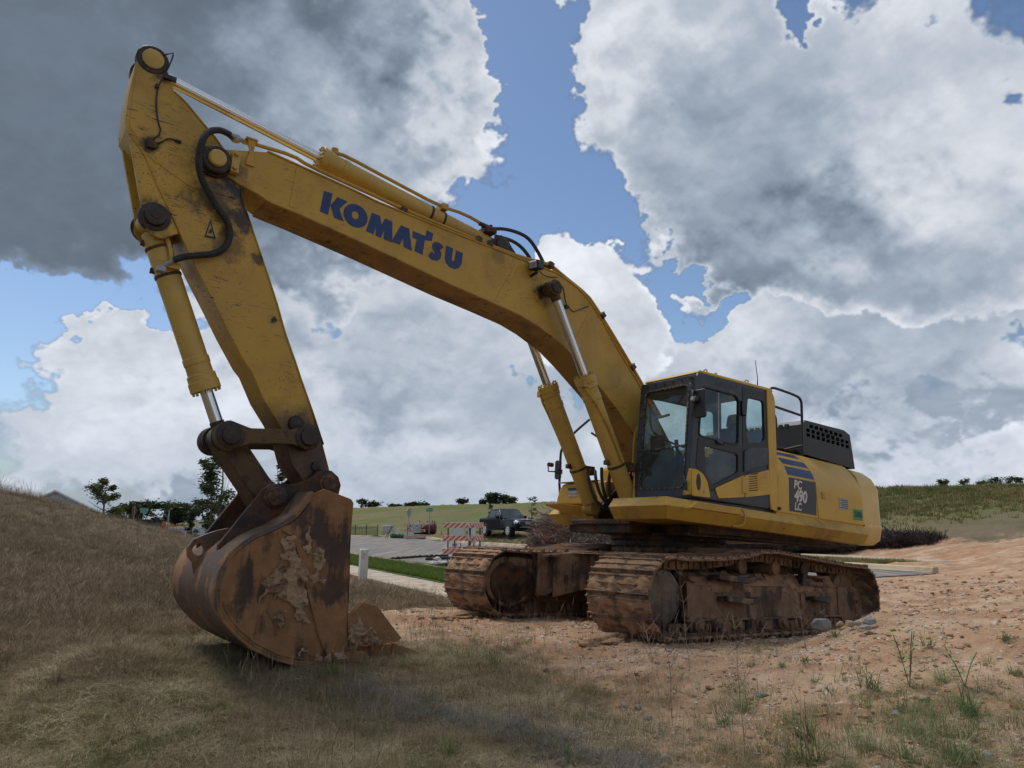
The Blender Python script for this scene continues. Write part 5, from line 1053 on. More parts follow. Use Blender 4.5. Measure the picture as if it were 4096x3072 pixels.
    for (x0, x1, z) in ((.42, 1.16, .665), (.36, 1.02, .42), (-1.42, -1.02, .42)):
        m = MB(); m.loft([[(x0, sy * 1.50, z), (x0, sy * 1.70, z - .015), (x0, sy * 1.70, z + .05), (x0, sy * 1.50, z + .03)], [(x0 + (x1 - x0) * .35, sy * 1.50, z - .02), (x0 + (x1 - x0) * .35, sy * 1.74, z - .045), (x0 + (x1 - x0) * .35, sy * 1.74, z + .03), (x0 + (x1 - x0) * .35, sy * 1.50, z)], [(x1, sy * 1.50, z - .01), (x1, sy * 1.68, z + .0), (x1, sy * 1.68, z + .06), (x1, sy * 1.50, z + .04)]]); T(m, 'access_step', MAT['step_steel'], .008)
    m = MB(); m.plate(rounded([(-.90, .755), (-1.47, .72), (-1.47, .59), (-.86, .62)], .02), sy * 1.5, sy * 1.58, [rounded([(-.98, .725), (-1.42, .70), (-1.42, .65), (-.96, .67)], .015)]); m.box((-.98, min(sy * 1.5, sy * 1.56), .30), (-.86, max(sy * 1.5, sy * 1.56), .50)); m.cyl((-.79, sy * 1.525, .43), (-.79, sy * 1.54, .43), .055, seg=16); T(m, 'frame_bracket', MAT['under'], .008, FR)
# mud lying on the frames and belly
def mud_heap(name, x0, x1, y0, y1, zf, h, step=.035, seed=1, mat='mud'):
    from mathutils import noise as mn
    nx, ny = max(3, int((x1 - x0) / step)), max(3, int((y1 - y0) / step)); m = MB()
    for i in range(nx + 1):
        for j in range(ny + 1):
            u, v = i / nx, j / ny; x, y = x0 + (x1 - x0) * u, y0 + (y1 - y0) * v; e = min(1, 5 * min(u, 1 - u, v, 1 - v))
            m.v.append((x, y, zf(x, y) - .01 + e * h * (.5 + .6 * mn.noise((x * 5, y * 5, seed)) + .5 * abs(mn.noise((x * 14, y * 14, seed + 4))) + .22 * mn.noise((x * 38, y * 38, seed + 7)))))
    for i in range(nx):
        for j in range(ny):
            a = i * (ny + 1) + j; m.f.append((a, a + ny + 1, a + ny + 2, a + 1)); m.mi.append(0)
    return T(m, name, MAT[mat], 0, ang=60)
for sy in (1, -1):
    ya, yb_ = sorted((sy * 1.36, sy * 1.545))
    mud_heap('mud_heap', -1.9, 1.5, ya, yb_, lambda x, y, s=sy: .60 + (1.545 - abs(y)) * .55, .10, seed=5 + sy)
    ya, yb_ = sorted((sy * .70, sy * 1.05)); mud_heap('mud_heap', -1.1, .9, ya, yb_, lambda x, y: .965, .10, seed=15 + sy)
mud_heap('mud_heap', -1.3, 1.3, -.7, .95, lambda x, y: .90, .08, seed=31)
def side_mud(y, x0, x1, z0, z1, seed, h=.05):
    from mathutils import noise as mn
    m = MB(); st = .03; nx, nz_ = int((x1 - x0) / st), int((z1 - z0) / st)
    for i in range(nx + 1):
        for j in range(nz_ + 1):
            x, z = x0 + i * st, z0 + j * st; e = min(1, 4 * min(i / nx, 1 - i / nx, j / nz_, 1 - j / nz_))
            m.v.append((x, y + e * h * (mn.noise((x * 3, z * 3, seed)) * 1.1 + .25 + .55 * abs(mn.noise((x * 12, z * 12, seed + 2))) + .2 * mn.noise((x * 36, z * 36, seed + 4))) - .012 - max(0, z - .58) * .55, z))
    for i in range(nx):
        for j in range(nz_):
            a = i * (nz_ + 1) + j; m.f.append((a, a + nz_ + 1, a + nz_ + 2, a + 1)); m.mi.append(0)
    return T(m, 'packed_mud', MAT['mud'], 0, ang=60)
side_mud(1.535, -1.86, -.15, .50, .74, 3, .045)
side_mud(1.535, .1, 1.5, .50, .70, 8, .035)
# ------------------------------------------------------------------ the lie of the land
# seen place (px, py), distance ahead, clay, green, grass cover, grass height
LAND = [
 (0, 3072, 5.0, .05, .25, .9, .15), (1000, 3072, 5.0, .1, .2, .9, .12), (2048, 3072, 4.95, .1, .05, .8, .10), (2750, 3072, 4.8, .55, .05, .4, .10), (3300, 3072, 4.5, .85, .2, .35, .1), (4096, 3072, 4.35, .8, .4, .45, .1),
 (-900, 3072, 5, .05, .2, .9, .2), (5200, 3072, 4.3, .9, .2, .2, .1),
 (0, 2800, 6.3, .05, .35, .95, .2), (1000, 2800, 6.3, .1, .25, .95, .18), (2048, 2800, 6.25, .2, .05, .75, .12), (2700, 2800, 6.1, .8, .05, .2, .1), (3300, 2800, 5.7, 1, .1, .06, .1), (4096, 2800, 5.4, .85, .3, .3, .1),
 (0, 2600, 7.6, .02, .15, 1, .4), (600, 2620, 7.4, .05, .2, 1, .35), (2048, 2600, 7.9, .55, .05, .5, .25), (2500, 2640, 7.5, .95, 0, .12, .15), (3000, 2640, 6.9, 1, 0, .06, .1), (3500, 2600, 6.7, 1, .05, .05, .1), (4096, 2600, 6.5, 1, .1, .08, .1),
 (3500, 2475, 8.1, 1, 0, .04, .1), (4096, 2450, 8.0, 1, 0, .05, .1), (4700, 2440, 8.0, 1, .1, .1, .1),
 (0, 2300, 11.6, .0, .0, 1, .75), (400, 2300, 12.0, .0, 0, 1, .75), (700, 2380, 11.4, 0, 0, 1, .7), (-800, 2300, 11, 0, 0, 1, .7),
 (0, 2120, 14.4, 0, 0, 1, .65), (400, 2160, 15.5, 0, 0, 1, .6),
 (-900, 1880, 17, 0, 0, 1, .7), (-400, 1925, 17, 0, 0, 1, .8), (0, 1966, 17, 0, 0, 1, .8), (155, 1990, 17.5, .1, 0, 1, .6), (350, 2035, 18.5, .25, 0, .9, .4), (488, 2079, 19.5, .3, 0, .9, .4), (651, 2127, 21, .1, 0, .9, .4), (760, 2166, 21.5, 0, 0, 1, .5),
 (1150, 2300, 16, 0, 0, 1, .6), (1450, 2345, 15.0, 0, 0, 1, .65), (1450, 2440, 12, 0, .05, 1, .6), (1750, 2420, 12.2, .25, .1, .9, .45), (1700, 2352, 14.8, .1, .1, 1, .6), (1100, 2450, 11.5, 0, 0, 1, .6),
]
WORLD_PTS = [  # x, y, z, clay, green, cover, height
 (-14, 26, .3, 0, .3, .5, .2), (-9, 27, .05, 0, .5, .5, .2), (-20, 30, .6, 0, .3, .4, .2), (-30, 26, 1.4, 0, .2, .4, .2),
 (6.2, 10.6, .12, 1, 0, .02, 0), (8, 11, .2, 1, 0, .02, 0), (9, 14, .12, 1, 0, .02, 0), (6.5, 15, .0, 1, 0, .02, 0), (12, 13, .3, 1, .1, .1, .1), (9, 19, -.02, 1, 0, .02, 0), (14, 19, .15, 1, .0, .1, .1),
 (0, -4, 0, .3, .2, .7, .2), (-4, 0, .05, .1, .2, .8, .2), (4.5, 0, .1, .9, .1, .2, .1), (0, 3, .0, .3, .1, .7, .1), (-2.5, 3, .0, .1, .2, .8, .1), (2.2, 3, .1, .8, .1, .2, .1),
 (0, -20, .0, .3, .5, .5, .3), (-20, 0, .6, .1, .4, .8, .3), (20, 0, .5, .8, .3, .3, .1), (0, -120, 0, 0, 1, .2, .1), (-120, 0, 1, 0, 1, .2, .1), (120, 0, 5, .2, .8, .2, .1), (-90, 90, 1, 0, 1, .2, .1),
]
FAR = [  # px, py, distance, green, clay
 (-600, 2130, 60, .5, 0), (300, 2130, 70, .5, 0), (700, 2142, 62, .5, 0), (1000, 2145, 62, .5, 0), (700, 2112, 140, .6, 0), (0, 2112, 140, .6, 0), (1100, 2118, 130, .7, 0),
 (1400, 2146, 84, .9, 0), (1600, 2140, 82, .9, 0), (1800, 2132, 82, .9, 0), (2050, 2122, 78, .8, .2), (2125, 2112, 62, .5, .3), (2260, 2105, 66, .6, .3), (2600, 2120, 60, .6, .2), (3000, 2130, 50, .5, .3),
 (1400, 2092, 110, 1, .05), (1700, 2080, 108, .75, .1), (1950, 2060, 108, .8, .1), (2200, 2050, 102, .6, .2),
 (1300, 2046, 140, .7, .2), (1400, 2042, 135, .75, .1), (1560, 2040, 132, .9, .05), (1700, 2031, 130, 1, 0), (1790, 2023, 130, 1, 0), (1950, 2023, 128, .9, 0), (2050, 2017, 125, .9, 0), (2240, 2009, 118, .8, 0), (2500, 2005, 110, .7, 0), (2900, 1990, 95, .7, 0), (3300, 1974, 72, .8, 0),
 (3500, 1963, 60, .9, 0), (3800, 1951, 60, .9, 0), (4096, 1939, 60, .9, 0), (4700, 1915, 60, .9, 0),
 (3500, 2040, 50, .8, 0), (4096, 2010, 46, .85, 0), (3500, 2120, 41, .5, .1), (3800, 2120, 38, .45, .1), (4096, 2110, 36, .4, .15), (4600, 2050, 38, .5, .1),
 (3400, 2222, 33.5, .1, .8), (3760, 2222, 31, .05, 1), (4096, 2200, 27, .1, .75), (3900, 2300, 21.5, 0, 1), (4096, 2330, 18.5, 0, 1), (4600, 2300, 18, 0, 1),
]
rows = []
for (px, py, Y, cl, gr, co, ta) in LAND:
    p = at(px, py, Y); rows.append((p.x, p.y, p.z, cl, gr, co, ta))
rows += WORLD_PTS
for (px, py, Y, gr, cl) in FAR:
    p = at(px, py, Y); rows.append((p.x, p.y, p.z, cl, gr, .15, .1))
for a in range(0, 360, 20):
    for r_, z in ((450, 2.0), (1500, 0), (4500, -2)): rows.append((r_ * math.sin(math.radians(a)), r_ * math.cos(math.radians(a)), z, 0, 1, 0, 0))
def mplane(x, y): return .1098 - (.04682 * (x - 2.195) + .03926 * (y - 10.9616))
for X in (-3.3, -1.5, 0, 1.5, 3.2):
    for Yy in (-2.4, -1, 1, 2.5):
        p = M_MACHINE @ Vector((X, Yy, -.02)); rows.append((p.x, p.y, p.z, .95, .0, .06 if Yy > 0 else .15, .15))
for (X, Yy, Z) in ((5.55, .8, -.22), (5.55, -.8, -.20), (5.9, 0, -.20), (4.6, .0, -.22), (5.0, .9, -.22), (4.4, 1.4, -.18)):
    p = M_MACHINE @ (Matrix.Rotation(SLEW, 4, 'Z') @ Vector((X, Yy, Z))); rows.append((p.x, p.y, p.z, .25, .1, .8, .25))
for (X, Yy, Z) in ((6.6, .9, -.28), (7.2, .2, -.15)):
    p = M_MACHINE @ (Matrix.Rotation(SLEW, 4, 'Z') @ Vector((X, Yy, Z))); rows.append((p.x, p.y, p.z, .1, .1, 1, .4))
CT = np.array(rows, float)
def lp(x, y):
    r_ = np.hypot(x, y) + 1.2; return np.stack([np.sin(np.arctan2(x, y)), np.cos(np.arctan2(x, y)), np.log(r_) * .8], -1)
Cq = lp(CT[:, 0], CT[:, 1])
def kern(D2): return np.sqrt(D2 + .0006)
Kc = kern(((Cq[:, None] - Cq[None]) ** 2).sum(-1)); nC = len(CT)
Am = np.zeros((nC + 1, nC + 1)); Am[:nC, :nC] = Kc + np.eye(nC) * 2e-3; Am[:nC, nC] = 1; Am[nC, :nC] = 1
Wc = np.linalg.solve(Am, np.vstack([CT[:, 2:], np.zeros((1, 5))]))
def tile(n, octs, base, rough, seed):
    r = np.random.default_rng(seed); out = np.zeros((n, n)); amp = 1; tot = 0
    for o in range(octs):
        k = base * 2 ** o
        if k > n: break
        g = r.standard_normal((k, k)); x = np.arange(n) * k / n; i = x.astype(int); f = x - i; f = f * f * (3 - 2 * f)
        M1 = g[i % k] * (1 - f[:, None]) + g[(i + 1) % k] * f[:, None]; M2 = M1[:, i % k] * (1 - f) + M1[:, (i + 1) % k] * f
        out += M2 * amp; tot += amp * amp; amp *= rough
    return out / math.sqrt(tot)
TNA = tile(512, 6, 8, .6, 5); TNB = tile(512, 6, 8, .6, 9)
def tn(T, x, y, size):
    u = (x / size % 1) * 512; v = (y / size % 1) * 512; i = u.astype(int); j = v.astype(int); fu = u - i; fv = v - j; i %= 512; j %= 512; i1 = (i + 1) % 512; j1 = (j + 1) % 512
    return (T[j, i] * (1 - fu) + T[j, i1] * fu) * (1 - fv) + (T[j1, i] * (1 - fu) + T[j1, i1] * fu) * fv
ROAD = [(1.6, 16.6), (1.15, 17.4), (-2.2, 24), (-4.9, 30), (-7.7, 35.5), (-11, 41.5), (-15, 46), (-22, 49), (-40, 53), (-70, 62), (-70, 100), (-40, 91), (-17.6, 80.5), (-10.5, 76), (-7.6, 70), (-6.3, 63.5), (-3, 54), (4.6, 39), (12.7, 23.0), (11.6, 22.3), (9.6, 21.2), (7.2, 19.6), (5.5, 18.2), (3.5, 17.2)]
RU, RN = np.array((-.45, .893)), np.array((.893, .45))
def rpt(s, n): return tuple(RU * s + RN * n)
WALK1 = [rpt(13, 5.75), rpt(52, 5.85), rpt(52, 7.0), rpt(13, 6.9)]
WALK2 = [rpt(18.8, 27.2), rpt(60, 27.2), rpt(60, 28.8), rpt(18.8, 28.8)]
def poly_sd(P, x, y):
    """signed distance, positive inside"""
    ins = np.zeros(x.shape, bool); d = np.full(x.shape, 1e9)
    for i in range(len(P)):
        (ax, ay), (bx, by) = P[i - 1], P[i]
        c = ((ay > y) != (by > y)) & (x < (bx - ax) * (y - ay) / ((by - ay) if by != ay else 1e-9) + ax); ins ^= c
        L2 = (bx - ax) ** 2 + (by - ay) ** 2; t = np.clip(((x - ax) * (bx - ax) + (y - ay) * (by - ay)) / L2, 0, 1)
        d = np.minimum(d, np.hypot(ax + t * (bx - ax) - x, ay + t * (by - ay) - y))
    return np.where(ins, d, -d)
def sstep(x, a, b):
    t = np.clip((x - a) / (b - a), 0, 1); return t * t * (3 - 2 * t)
MI_ = np.array(M_MACHINE.inverted())
def land(x, y, fine=True):
    x = np.asarray(x, float); y = np.asarray(y, float); sh = x.shape; x = x.ravel(); y = y.ravel(); out = np.empty((len(x), 5))
    for a in range(0, len(x), 20000):
        q = lp(x[a:a + 20000], y[a:a + 20000]); out[a:a + 20000] = kern(((q[:, None] - Cq[None]) ** 2).sum(-1)) @ Wc[:nC] + Wc[nC]
    z = out[:, 0]; A = out[:, 1:]; r_ = np.hypot(x, y)
    fl = sstep(np.maximum.reduce([poly_sd(ROAD, x, y), poly_sd(WALK1, x, y), poly_sd(WALK2, x, y)]), -2.2, -.1)
    # under the tracks: level with the machine
    X = MI_[0, 0] * x + MI_[0, 1] * y + MI_[0, 3]; Yy = MI_[1, 0] * x + MI_[1, 1] * y + MI_[1, 3]
    ft = sstep(np.maximum(np.abs(X) - 2.6, np.abs(np.abs(Yy) - 1.37) - .5), .9, .1)
    if fine:
        am = np.clip(r_ / 9, .5, 3) * (1 - .8 * fl)
        rx, ry = x * .970 + y * .242, -x * .242 + y * .970; rutz = tn(TNB, rx * .12 + 7, ry * 1.0, 3.2)
        z = z + .022 * np.clip(A[:, 0], 0, 1) * (1 - fl) * rutz * (r_ < 30) * np.clip(r_ / 9, .5, 1.1) + am * np.where(A[:, 0] > .5, .6, 1.) * (.020 * tn(TNA, x, y, 9.) + .010 * tn(TNB, x, y, 2.3)) + .018 * np.clip(A[:, 0], 0, 1) * (1 - fl) * np.maximum(tn(TNB, x + 3, y, 1.1), 0) + .004 * tn(TNA, x, y, .5) * (r_ < 16)
    z = z * (1 - ft) + ft * (mplane(x, y) - .005 + (.012 * tn(TNB, x, y, .8) if fine else 0))
    z = z * (1 - fl) + fl * -.035
    return z.reshape(sh), A.reshape(sh + (4,))
def hgt(x, y): return float(land(np.array([x]), np.array([y]))[0][0])
def ground_at(px, py, y0=2.5, y1=160):
    """where the line of sight to a place in the photograph meets the ground"""
    ys = np.geomspace(y0, y1, 500); d = sight(px, py); xs = d.x / d.y * ys; zl = 1.5 + d.z / d.y * ys; zg = land(xs, ys)[0]
    k = np.argmax(zl < zg) if (zl < zg).any() else len(ys) - 1
    return Vector((xs[k], ys[k], zg[k]))
th = np.radians(np.concatenate([np.arange(-180, -42, 2.4), np.arange(-42, 42.01, .16), np.arange(44.4, 180.1, 2.4)])); th[-1] = math.pi
rr = np.concatenate([[.02, .5, 1.0, 1.6, 2.2], np.exp(np.arange(math.log(2.8), math.log(13), .0075)), np.exp(np.arange(math.log(13), math.log(150), .014)), np.exp(np.arange(math.log(150), math.log(5200), .08))])
TH, RR = np.meshgrid(th, rr); GX, GY = RR * np.sin(TH), RR * np.cos(TH)
GZ, GA = land(GX, GY)
nr, nt_ = GX.shape
me = bpy.data.meshes.new('ground'); V_ = np.stack([GX, GY, GZ], -1).reshape(-1, 3)
ii = (np.arange(nr - 1)[:, None] * nt_ + np.arange(nt_ - 1)[None]).ravel(); F_ = np.stack([ii, ii + nt_, ii + nt_ + 1, ii + 1], -1)
me.vertices.add(len(V_)); me.vertices.foreach_set('co', V_.ravel()); me.loops.add(F_.size); me.loops.foreach_set('vertex_index', F_.ravel().astype(np.int32))
me.polygons.add(len(F_)); me.polygons.foreach_set('loop_start', np.arange(0, F_.size, 4, dtype=np.int32)); me.polygons.foreach_set('loop_total', np.full(len(F_), 4, np.int32))
me.polygons.foreach_set('use_smooth', np.ones(len(F_), bool)); me.update(calc_edges=True)
ca = me.color_attributes.new('soil', 'FLOAT_COLOR', 'POINT'); W4 = np.clip(GA.reshape(-1, 4), 0, 1); ca.data.foreach_set('color', W4.ravel())
if me.polygons[0].normal.z < 0: me.flip_normals()
ground = bpy.data.objects.new('ground', me); link(ground); ground['kind'] = 'structure'
# soil material
gm, g, gb, gout = new_mat('soil'); co = g.new('ShaderNodeTexCoord').outputs['Object']
at_ = g.new('ShaderNodeAttribute', attribute_name='soil'); sc_ = g.new('ShaderNodeSeparateColor'); g.put(sc_.inputs[0], at_.outputs['Color'])
n1 = g.noise(co, .7, 6, .65); n2 = g.noise(co, 5, 6, .65); n3 = g.noise(co, 38, 5, .7); n4 = g.noise(co, .16, 5, .6)
fclay = g.rng(g.m('MULTIPLY_ADD', g.m('SUBTRACT', n1, .5), 1.1, g.m('MULTIPLY_ADD', g.m('SUBTRACT', n2, .5), .5, sc_.outputs[0])), .38, .62, 0, 1, True)
fgreen = g.rng(g.m('MULTIPLY_ADD', g.m('SUBTRACT', n4, .5), 1.6, g.m('MULTIPLY_ADD', g.m('SUBTRACT', n1, .5), .5, sc_.outputs[1])), .35, .75, 0, 1, True)
clay = g.mix(g.rng(n2, .3, .7), (.235, .135, .076), (.42, .282, .175)); clay = g.mix(g.rng(g.noise(co, 1.6, 5, .6), .46, .66), clay, (.52, .37, .26)); clay = g.mix(g.rng(n3, .56, .70), clay, (.50, .40, .31)); clay = g.mix(g.rng(g.vor(co, 46), .20, .10), clay, (.46, .40, .33))
rut = g.noise(g.mapping(co, (.22, 2.3, 1), rot=(0, 0, math.radians(-14))), 1.0, 8, .72); clay = g.mix(g.m('MULTIPLY', g.rng(rut, .48, .64), .7), clay, (.50, .36, .24)); clay = g.mix(g.m('MULTIPLY', g.rng(rut, .46, .34), .7), clay, (.27, .145, .082))
redder = g.mix(g.rng(g.noise(g.mapping(co, (.35, 1.6, 1)), 1.0, 5, .6), .48, .62), clay, g.mix(.5, clay, (.36, .17, .085)))
thatch = g.mix(g.rng(n3, .3, .7), (.095, .076, .052), (.22, .175, .12)); thatch = g.mix(g.rng(n2, .42, .64), thatch, (.16, .12, .085))
thatch = g.mix(g.rng(g.noise(co, .45, 4, .5), .45, .65), thatch, g.mix(.5, thatch, (.085, .085, .030)))
grass = g.mix(g.rng(n2, .3, .7), (.060, .088, .020), (.135, .165, .045)); grass = g.mix(g.rng(n4, .40, .62), grass, (.165, .135, .075))
c = g.mix(fgreen, thatch, grass); c = g.mix(fclay, c, redder)
# ash-grey matted streak in the near grass
sx = g.new('ShaderNodeSeparateXYZ'); g.put(sx.inputs[0], co)
def streak(x0, y0, x1, y1, w, k):
    """soft band along a line on the ground"""
    dx, dy = x1 - x0, y1 - y0; L = math.hypot(dx, dy)
    dn = g.m('ABSOLUTE', g.m('MULTIPLY_ADD', g.m('SUBTRACT', n1, .5), 1.1, g.m('ADD', g.m('MULTIPLY', g.m('SUBTRACT', sx.outputs[0], x0), -dy / L), g.m('MULTIPLY', g.m('SUBTRACT', sx.outputs[1], y0), dx / L))))
    al = g.m('ADD', g.m('MULTIPLY', g.m('SUBTRACT', sx.outputs[0], x0), dx / L), g.m('MULTIPLY', g.m('SUBTRACT', sx.outputs[1], y0), dy / L))
    e = g.m('MULTIPLY', g.rng(al, -.3, .3), g.rng(al, L + .3, L - .3)); return g.m('MULTIPLY', g.m('MULTIPLY', g.rng(dn, w, w * .35), e), k)
ASH = (-1.35, 6.5, .85, 4.7)
fash = streak(*ASH, .34, .75); c = g.mix(fash, c, g.mix(n3, (.11, .11, .11, 1), (.25, .245, .24, 1)))
g.put(gb.inputs['Base Color'], c); gb.inputs['Roughness'].default_value = .95; gb.inputs['Specular IOR Level'].default_value = .15
bp = g.new('ShaderNodeBump'); bp.inputs['Strength'].default_value = .9; bp.inputs['Distance'].default_value = .03
g.put(bp.inputs['Height'], g.m('ADD', g.m('ADD', g.m('MULTIPLY_ADD', rut, .5, n2), g.m('MULTIPLY', n3, .55)), g.m('MULTIPLY', g.noise(co, 120, 3, .7), .25))); g.put(gb.inputs['Normal'], bp.outputs[0])
me.materials.append(gm)

# ------------------------------------------------------------------ road, pavements, kerbs
def asphalt():
    m, n, b, out = new_mat('asphalt'); co = n.new('ShaderNodeTexCoord').outputs['Object']
    c = n.mix(n.rng(n.noise(co, .35, 5, .6), .35, .65), (.085, .085, .088), (.155, .150, .145)); c = n.mix(n.rng(n.noise(co, 30, 3, .6), .35, .65), c, n.mix(.4, c, (.22, .21, .20)))
    tr_ = n.noise(n.mapping(co, (2.6, .09, 1), rot=(0, 0, math.radians(62))), 1.0, 4, .6); c = n.mix(n.m('MULTIPLY', n.rng(tr_, .50, .62), .8), c, (.30, .23, .165))
    c = n.mix(n.m('MULTIPLY', n.rng(n.noise(co, 1.1, 5, .7), .60, .70), .5), c, (.34, .33, .31))
    n.put(b.inputs['Base Color'], c); b.inputs['Roughness'].default_value = .9; return m
MAT['asphalt'] = asphalt()
MAT['concrete'] = plain('pale_concrete', (.42, .36, .28), .9, vary=.18, vscale=1.5, dirt=(.30, .19, .11), dirt_amt=.25, bump=.2, bscale=30)
MAT['kerb'] = plain('stained_kerb', (.44, .36, .25), .9, vary=.2, vscale=.8, dirt=(.30, .18, .10), dirt_amt=.3, bump=.2, bscale=20)
def sheet(name, poly, z, mat):
    m = MB(); m.plate(poly, z - .05, z, fn=lambda a, b, t: (a, b, t)); o = m.build(name, mat); o['kind'] = 'structure'; return o
sheet('road', ROAD, 0.0, MAT['asphalt'])
def paving(name, P, n, jt=.02):
    """concrete walk cast in slabs: every slab is a part of the walk"""
    a0, a1, b1, b0 = [Vector(p) for p in P]
    root = MB(); root.plate(P, -.06, -.015, fn=lambda a, b, t: (a, b, t)); base = root.build(name, MAT['concrete']); base['kind'] = 'structure'
    for k in range(n):
        s0, s1 = k / n + .0009, (k + 1) / n - .0009; q = [a0.lerp(a1, s0), a0.lerp(a1, s1), b0.lerp(b1, s1), b0.lerp(b1, s0)]
        m = MB(); m.plate([tuple(v) for v in q], -.01, .035 + .004 * math.sin(k * 7.3), fn=lambda a, b, t: (a, b, t)); m.build('slab', MAT['concrete'], base, .006, seg=1)
paving('pavement', WALK1, 26); paving('pavement', WALK2, 24)
def kerb(name, pts, w=.30, h=.15, sec=3.0):
    P = [Vector(p) for p in pts]; m0 = MB(); L = []
    acc = [P[0]]
    for i in range(len(P) - 1):
        k = max(1, int((P[i + 1] - P[i]).length / sec)); acc += [P[i].lerp(P[i + 1], (j + 1) / k) for j in range(k)]
    nrm = []
    for i in range(len(acc)):
        d = (acc[min(i + 1, len(acc) - 1)] - acc[max(i - 1, 0)]).normalized(); nrm.append(Vector((-d.y, d.x)))
    root = bpy.data.objects.new(name, None); link(root); root['kind'] = 'structure'
    for i in range(len(acc) - 1):
        a, b = acc[i].lerp(acc[i + 1], .004), acc[i].lerp(acc[i + 1], .996); rg = []
        for p, q in ((a, nrm[i]), (b, nrm[i + 1])):
            rg.append([(p.x + q.x * o, p.y + q.y * o, z) for o, z in ((-.12, -.03), (-.12, .012), (0, .02), (.05, h - .02), (.09, h), (w, h), (w, -.05))])
        m = MB(); m.loft(rg); m.build('kerb_stone', MAT['kerb'], root)
kerb('kerb', [(12.75, 23.25), (4.7, 39), (-2.9, 54), (-6.2, 63.5), (-7.5, 70), (-10.4, 76), (-17.6, 80.5), (-40, 91)][::-1])
kerb('kerb', [(1.15, 17.4), (-2.2, 24), (-7.7, 35.5), (-15, 46)])

# ------------------------------------------------------------------ scattered small growth: straw, grass, stones
def inst_material(name, c1, c2, rough=.85, trans=.0, c3=None, scale=.8):
    m, n, b, out = new_mat(name); oi = n.new('ShaderNodeObjectInfo'); geo = n.new('ShaderNodeNewGeometry')
    f = oi.outputs['Random']; c = n.mix(f, (*c1, 1), (*c2, 1))
    if c3: c = n.mix(n.rng(n.noise(geo.outputs['Position'], scale, 3, .5), .46, .60), c, (*c3, 1))
    n.put(b.inputs['Base Color'], c); b.inputs['Roughness'].default_value = rough; b.inputs['Specular IOR Level'].default_value = .2
    if trans:
        t = n.new('ShaderNodeBsdfTranslucent'); n.put(t.inputs[0], c); mx = n.new('ShaderNodeMixShader'); mx.inputs[0].default_value = trans
        n.nt.links.new(b.outputs[0], mx.inputs[1]); n.nt.links.new(t.outputs[0], mx.inputs[2]); n.nt.links.new(mx.outputs[0], out.inputs[0])
    return m
def tuft(name, n, h, spread, lean, w, mat, seed, seg=3, seedhead=False, flat=False):
    r = random.Random(seed); m = MB()
    for _ in range(n):
        a = r.uniform(0, 2 * PI); d = r.uniform(0, spread); p = Vector((math.cos(a) * d, math.sin(a) * d, -.01)); hh = h * r.uniform(.5, 1.15)
        b = a + r.uniform(-1.2, 1.2); ln = lean * r.uniform(.2, 1.3); dr = Vector((math.cos(b), math.sin(b), 0)); sd = Vector((-dr.y, dr.x, 0)); tw = r.uniform(-1, 1); sd = (sd + dr * tw).normalized()
        if flat: p.z = r.uniform(0, .02)
        vs = []; fs = []
        for k in range(seg + 1):
            t = k / seg; c = p + dr * (ln * hh * t * t) + Vector((0, 0, hh * t * (1 - .25 * ln * t) if not flat else .012 * math.sin(t * PI) + .004)) + (dr * hh * t if flat else Vector())
            ww = w * (1 - t ** 1.5 * .9) if not seedhead else (w * .6 if k < seg - 1 else w * (1.8 if k == seg - 1 else .3))
            vs += [c - sd * ww * .5, c + sd * ww * .5]
        for k in range(seg): fs.append((2 * k, 2 * k + 1, 2 * k + 3, 2 * k + 2))
        m.add(vs, fs)
    me = bpy.data.meshes.new(name); me.from_pydata(m.v, [], m.f); me.materials.append(mat); return me
def pebble(name, mat, seed):
    r = random.Random(seed); bm = bmesh.new(); bmesh.ops.create_icosphere(bm, subdivisions=1, radius=1)
    for v in bm.verts: v.co = Vector((v.co.x * 1.0, v.co.y * r.uniform(.65, .8), v.co.z * .55)) * r.uniform(.8, 1.2)
    me = bpy.data.meshes.new(name); bm.to_mesh(me); bm.free(); me.materials.append(mat); return me
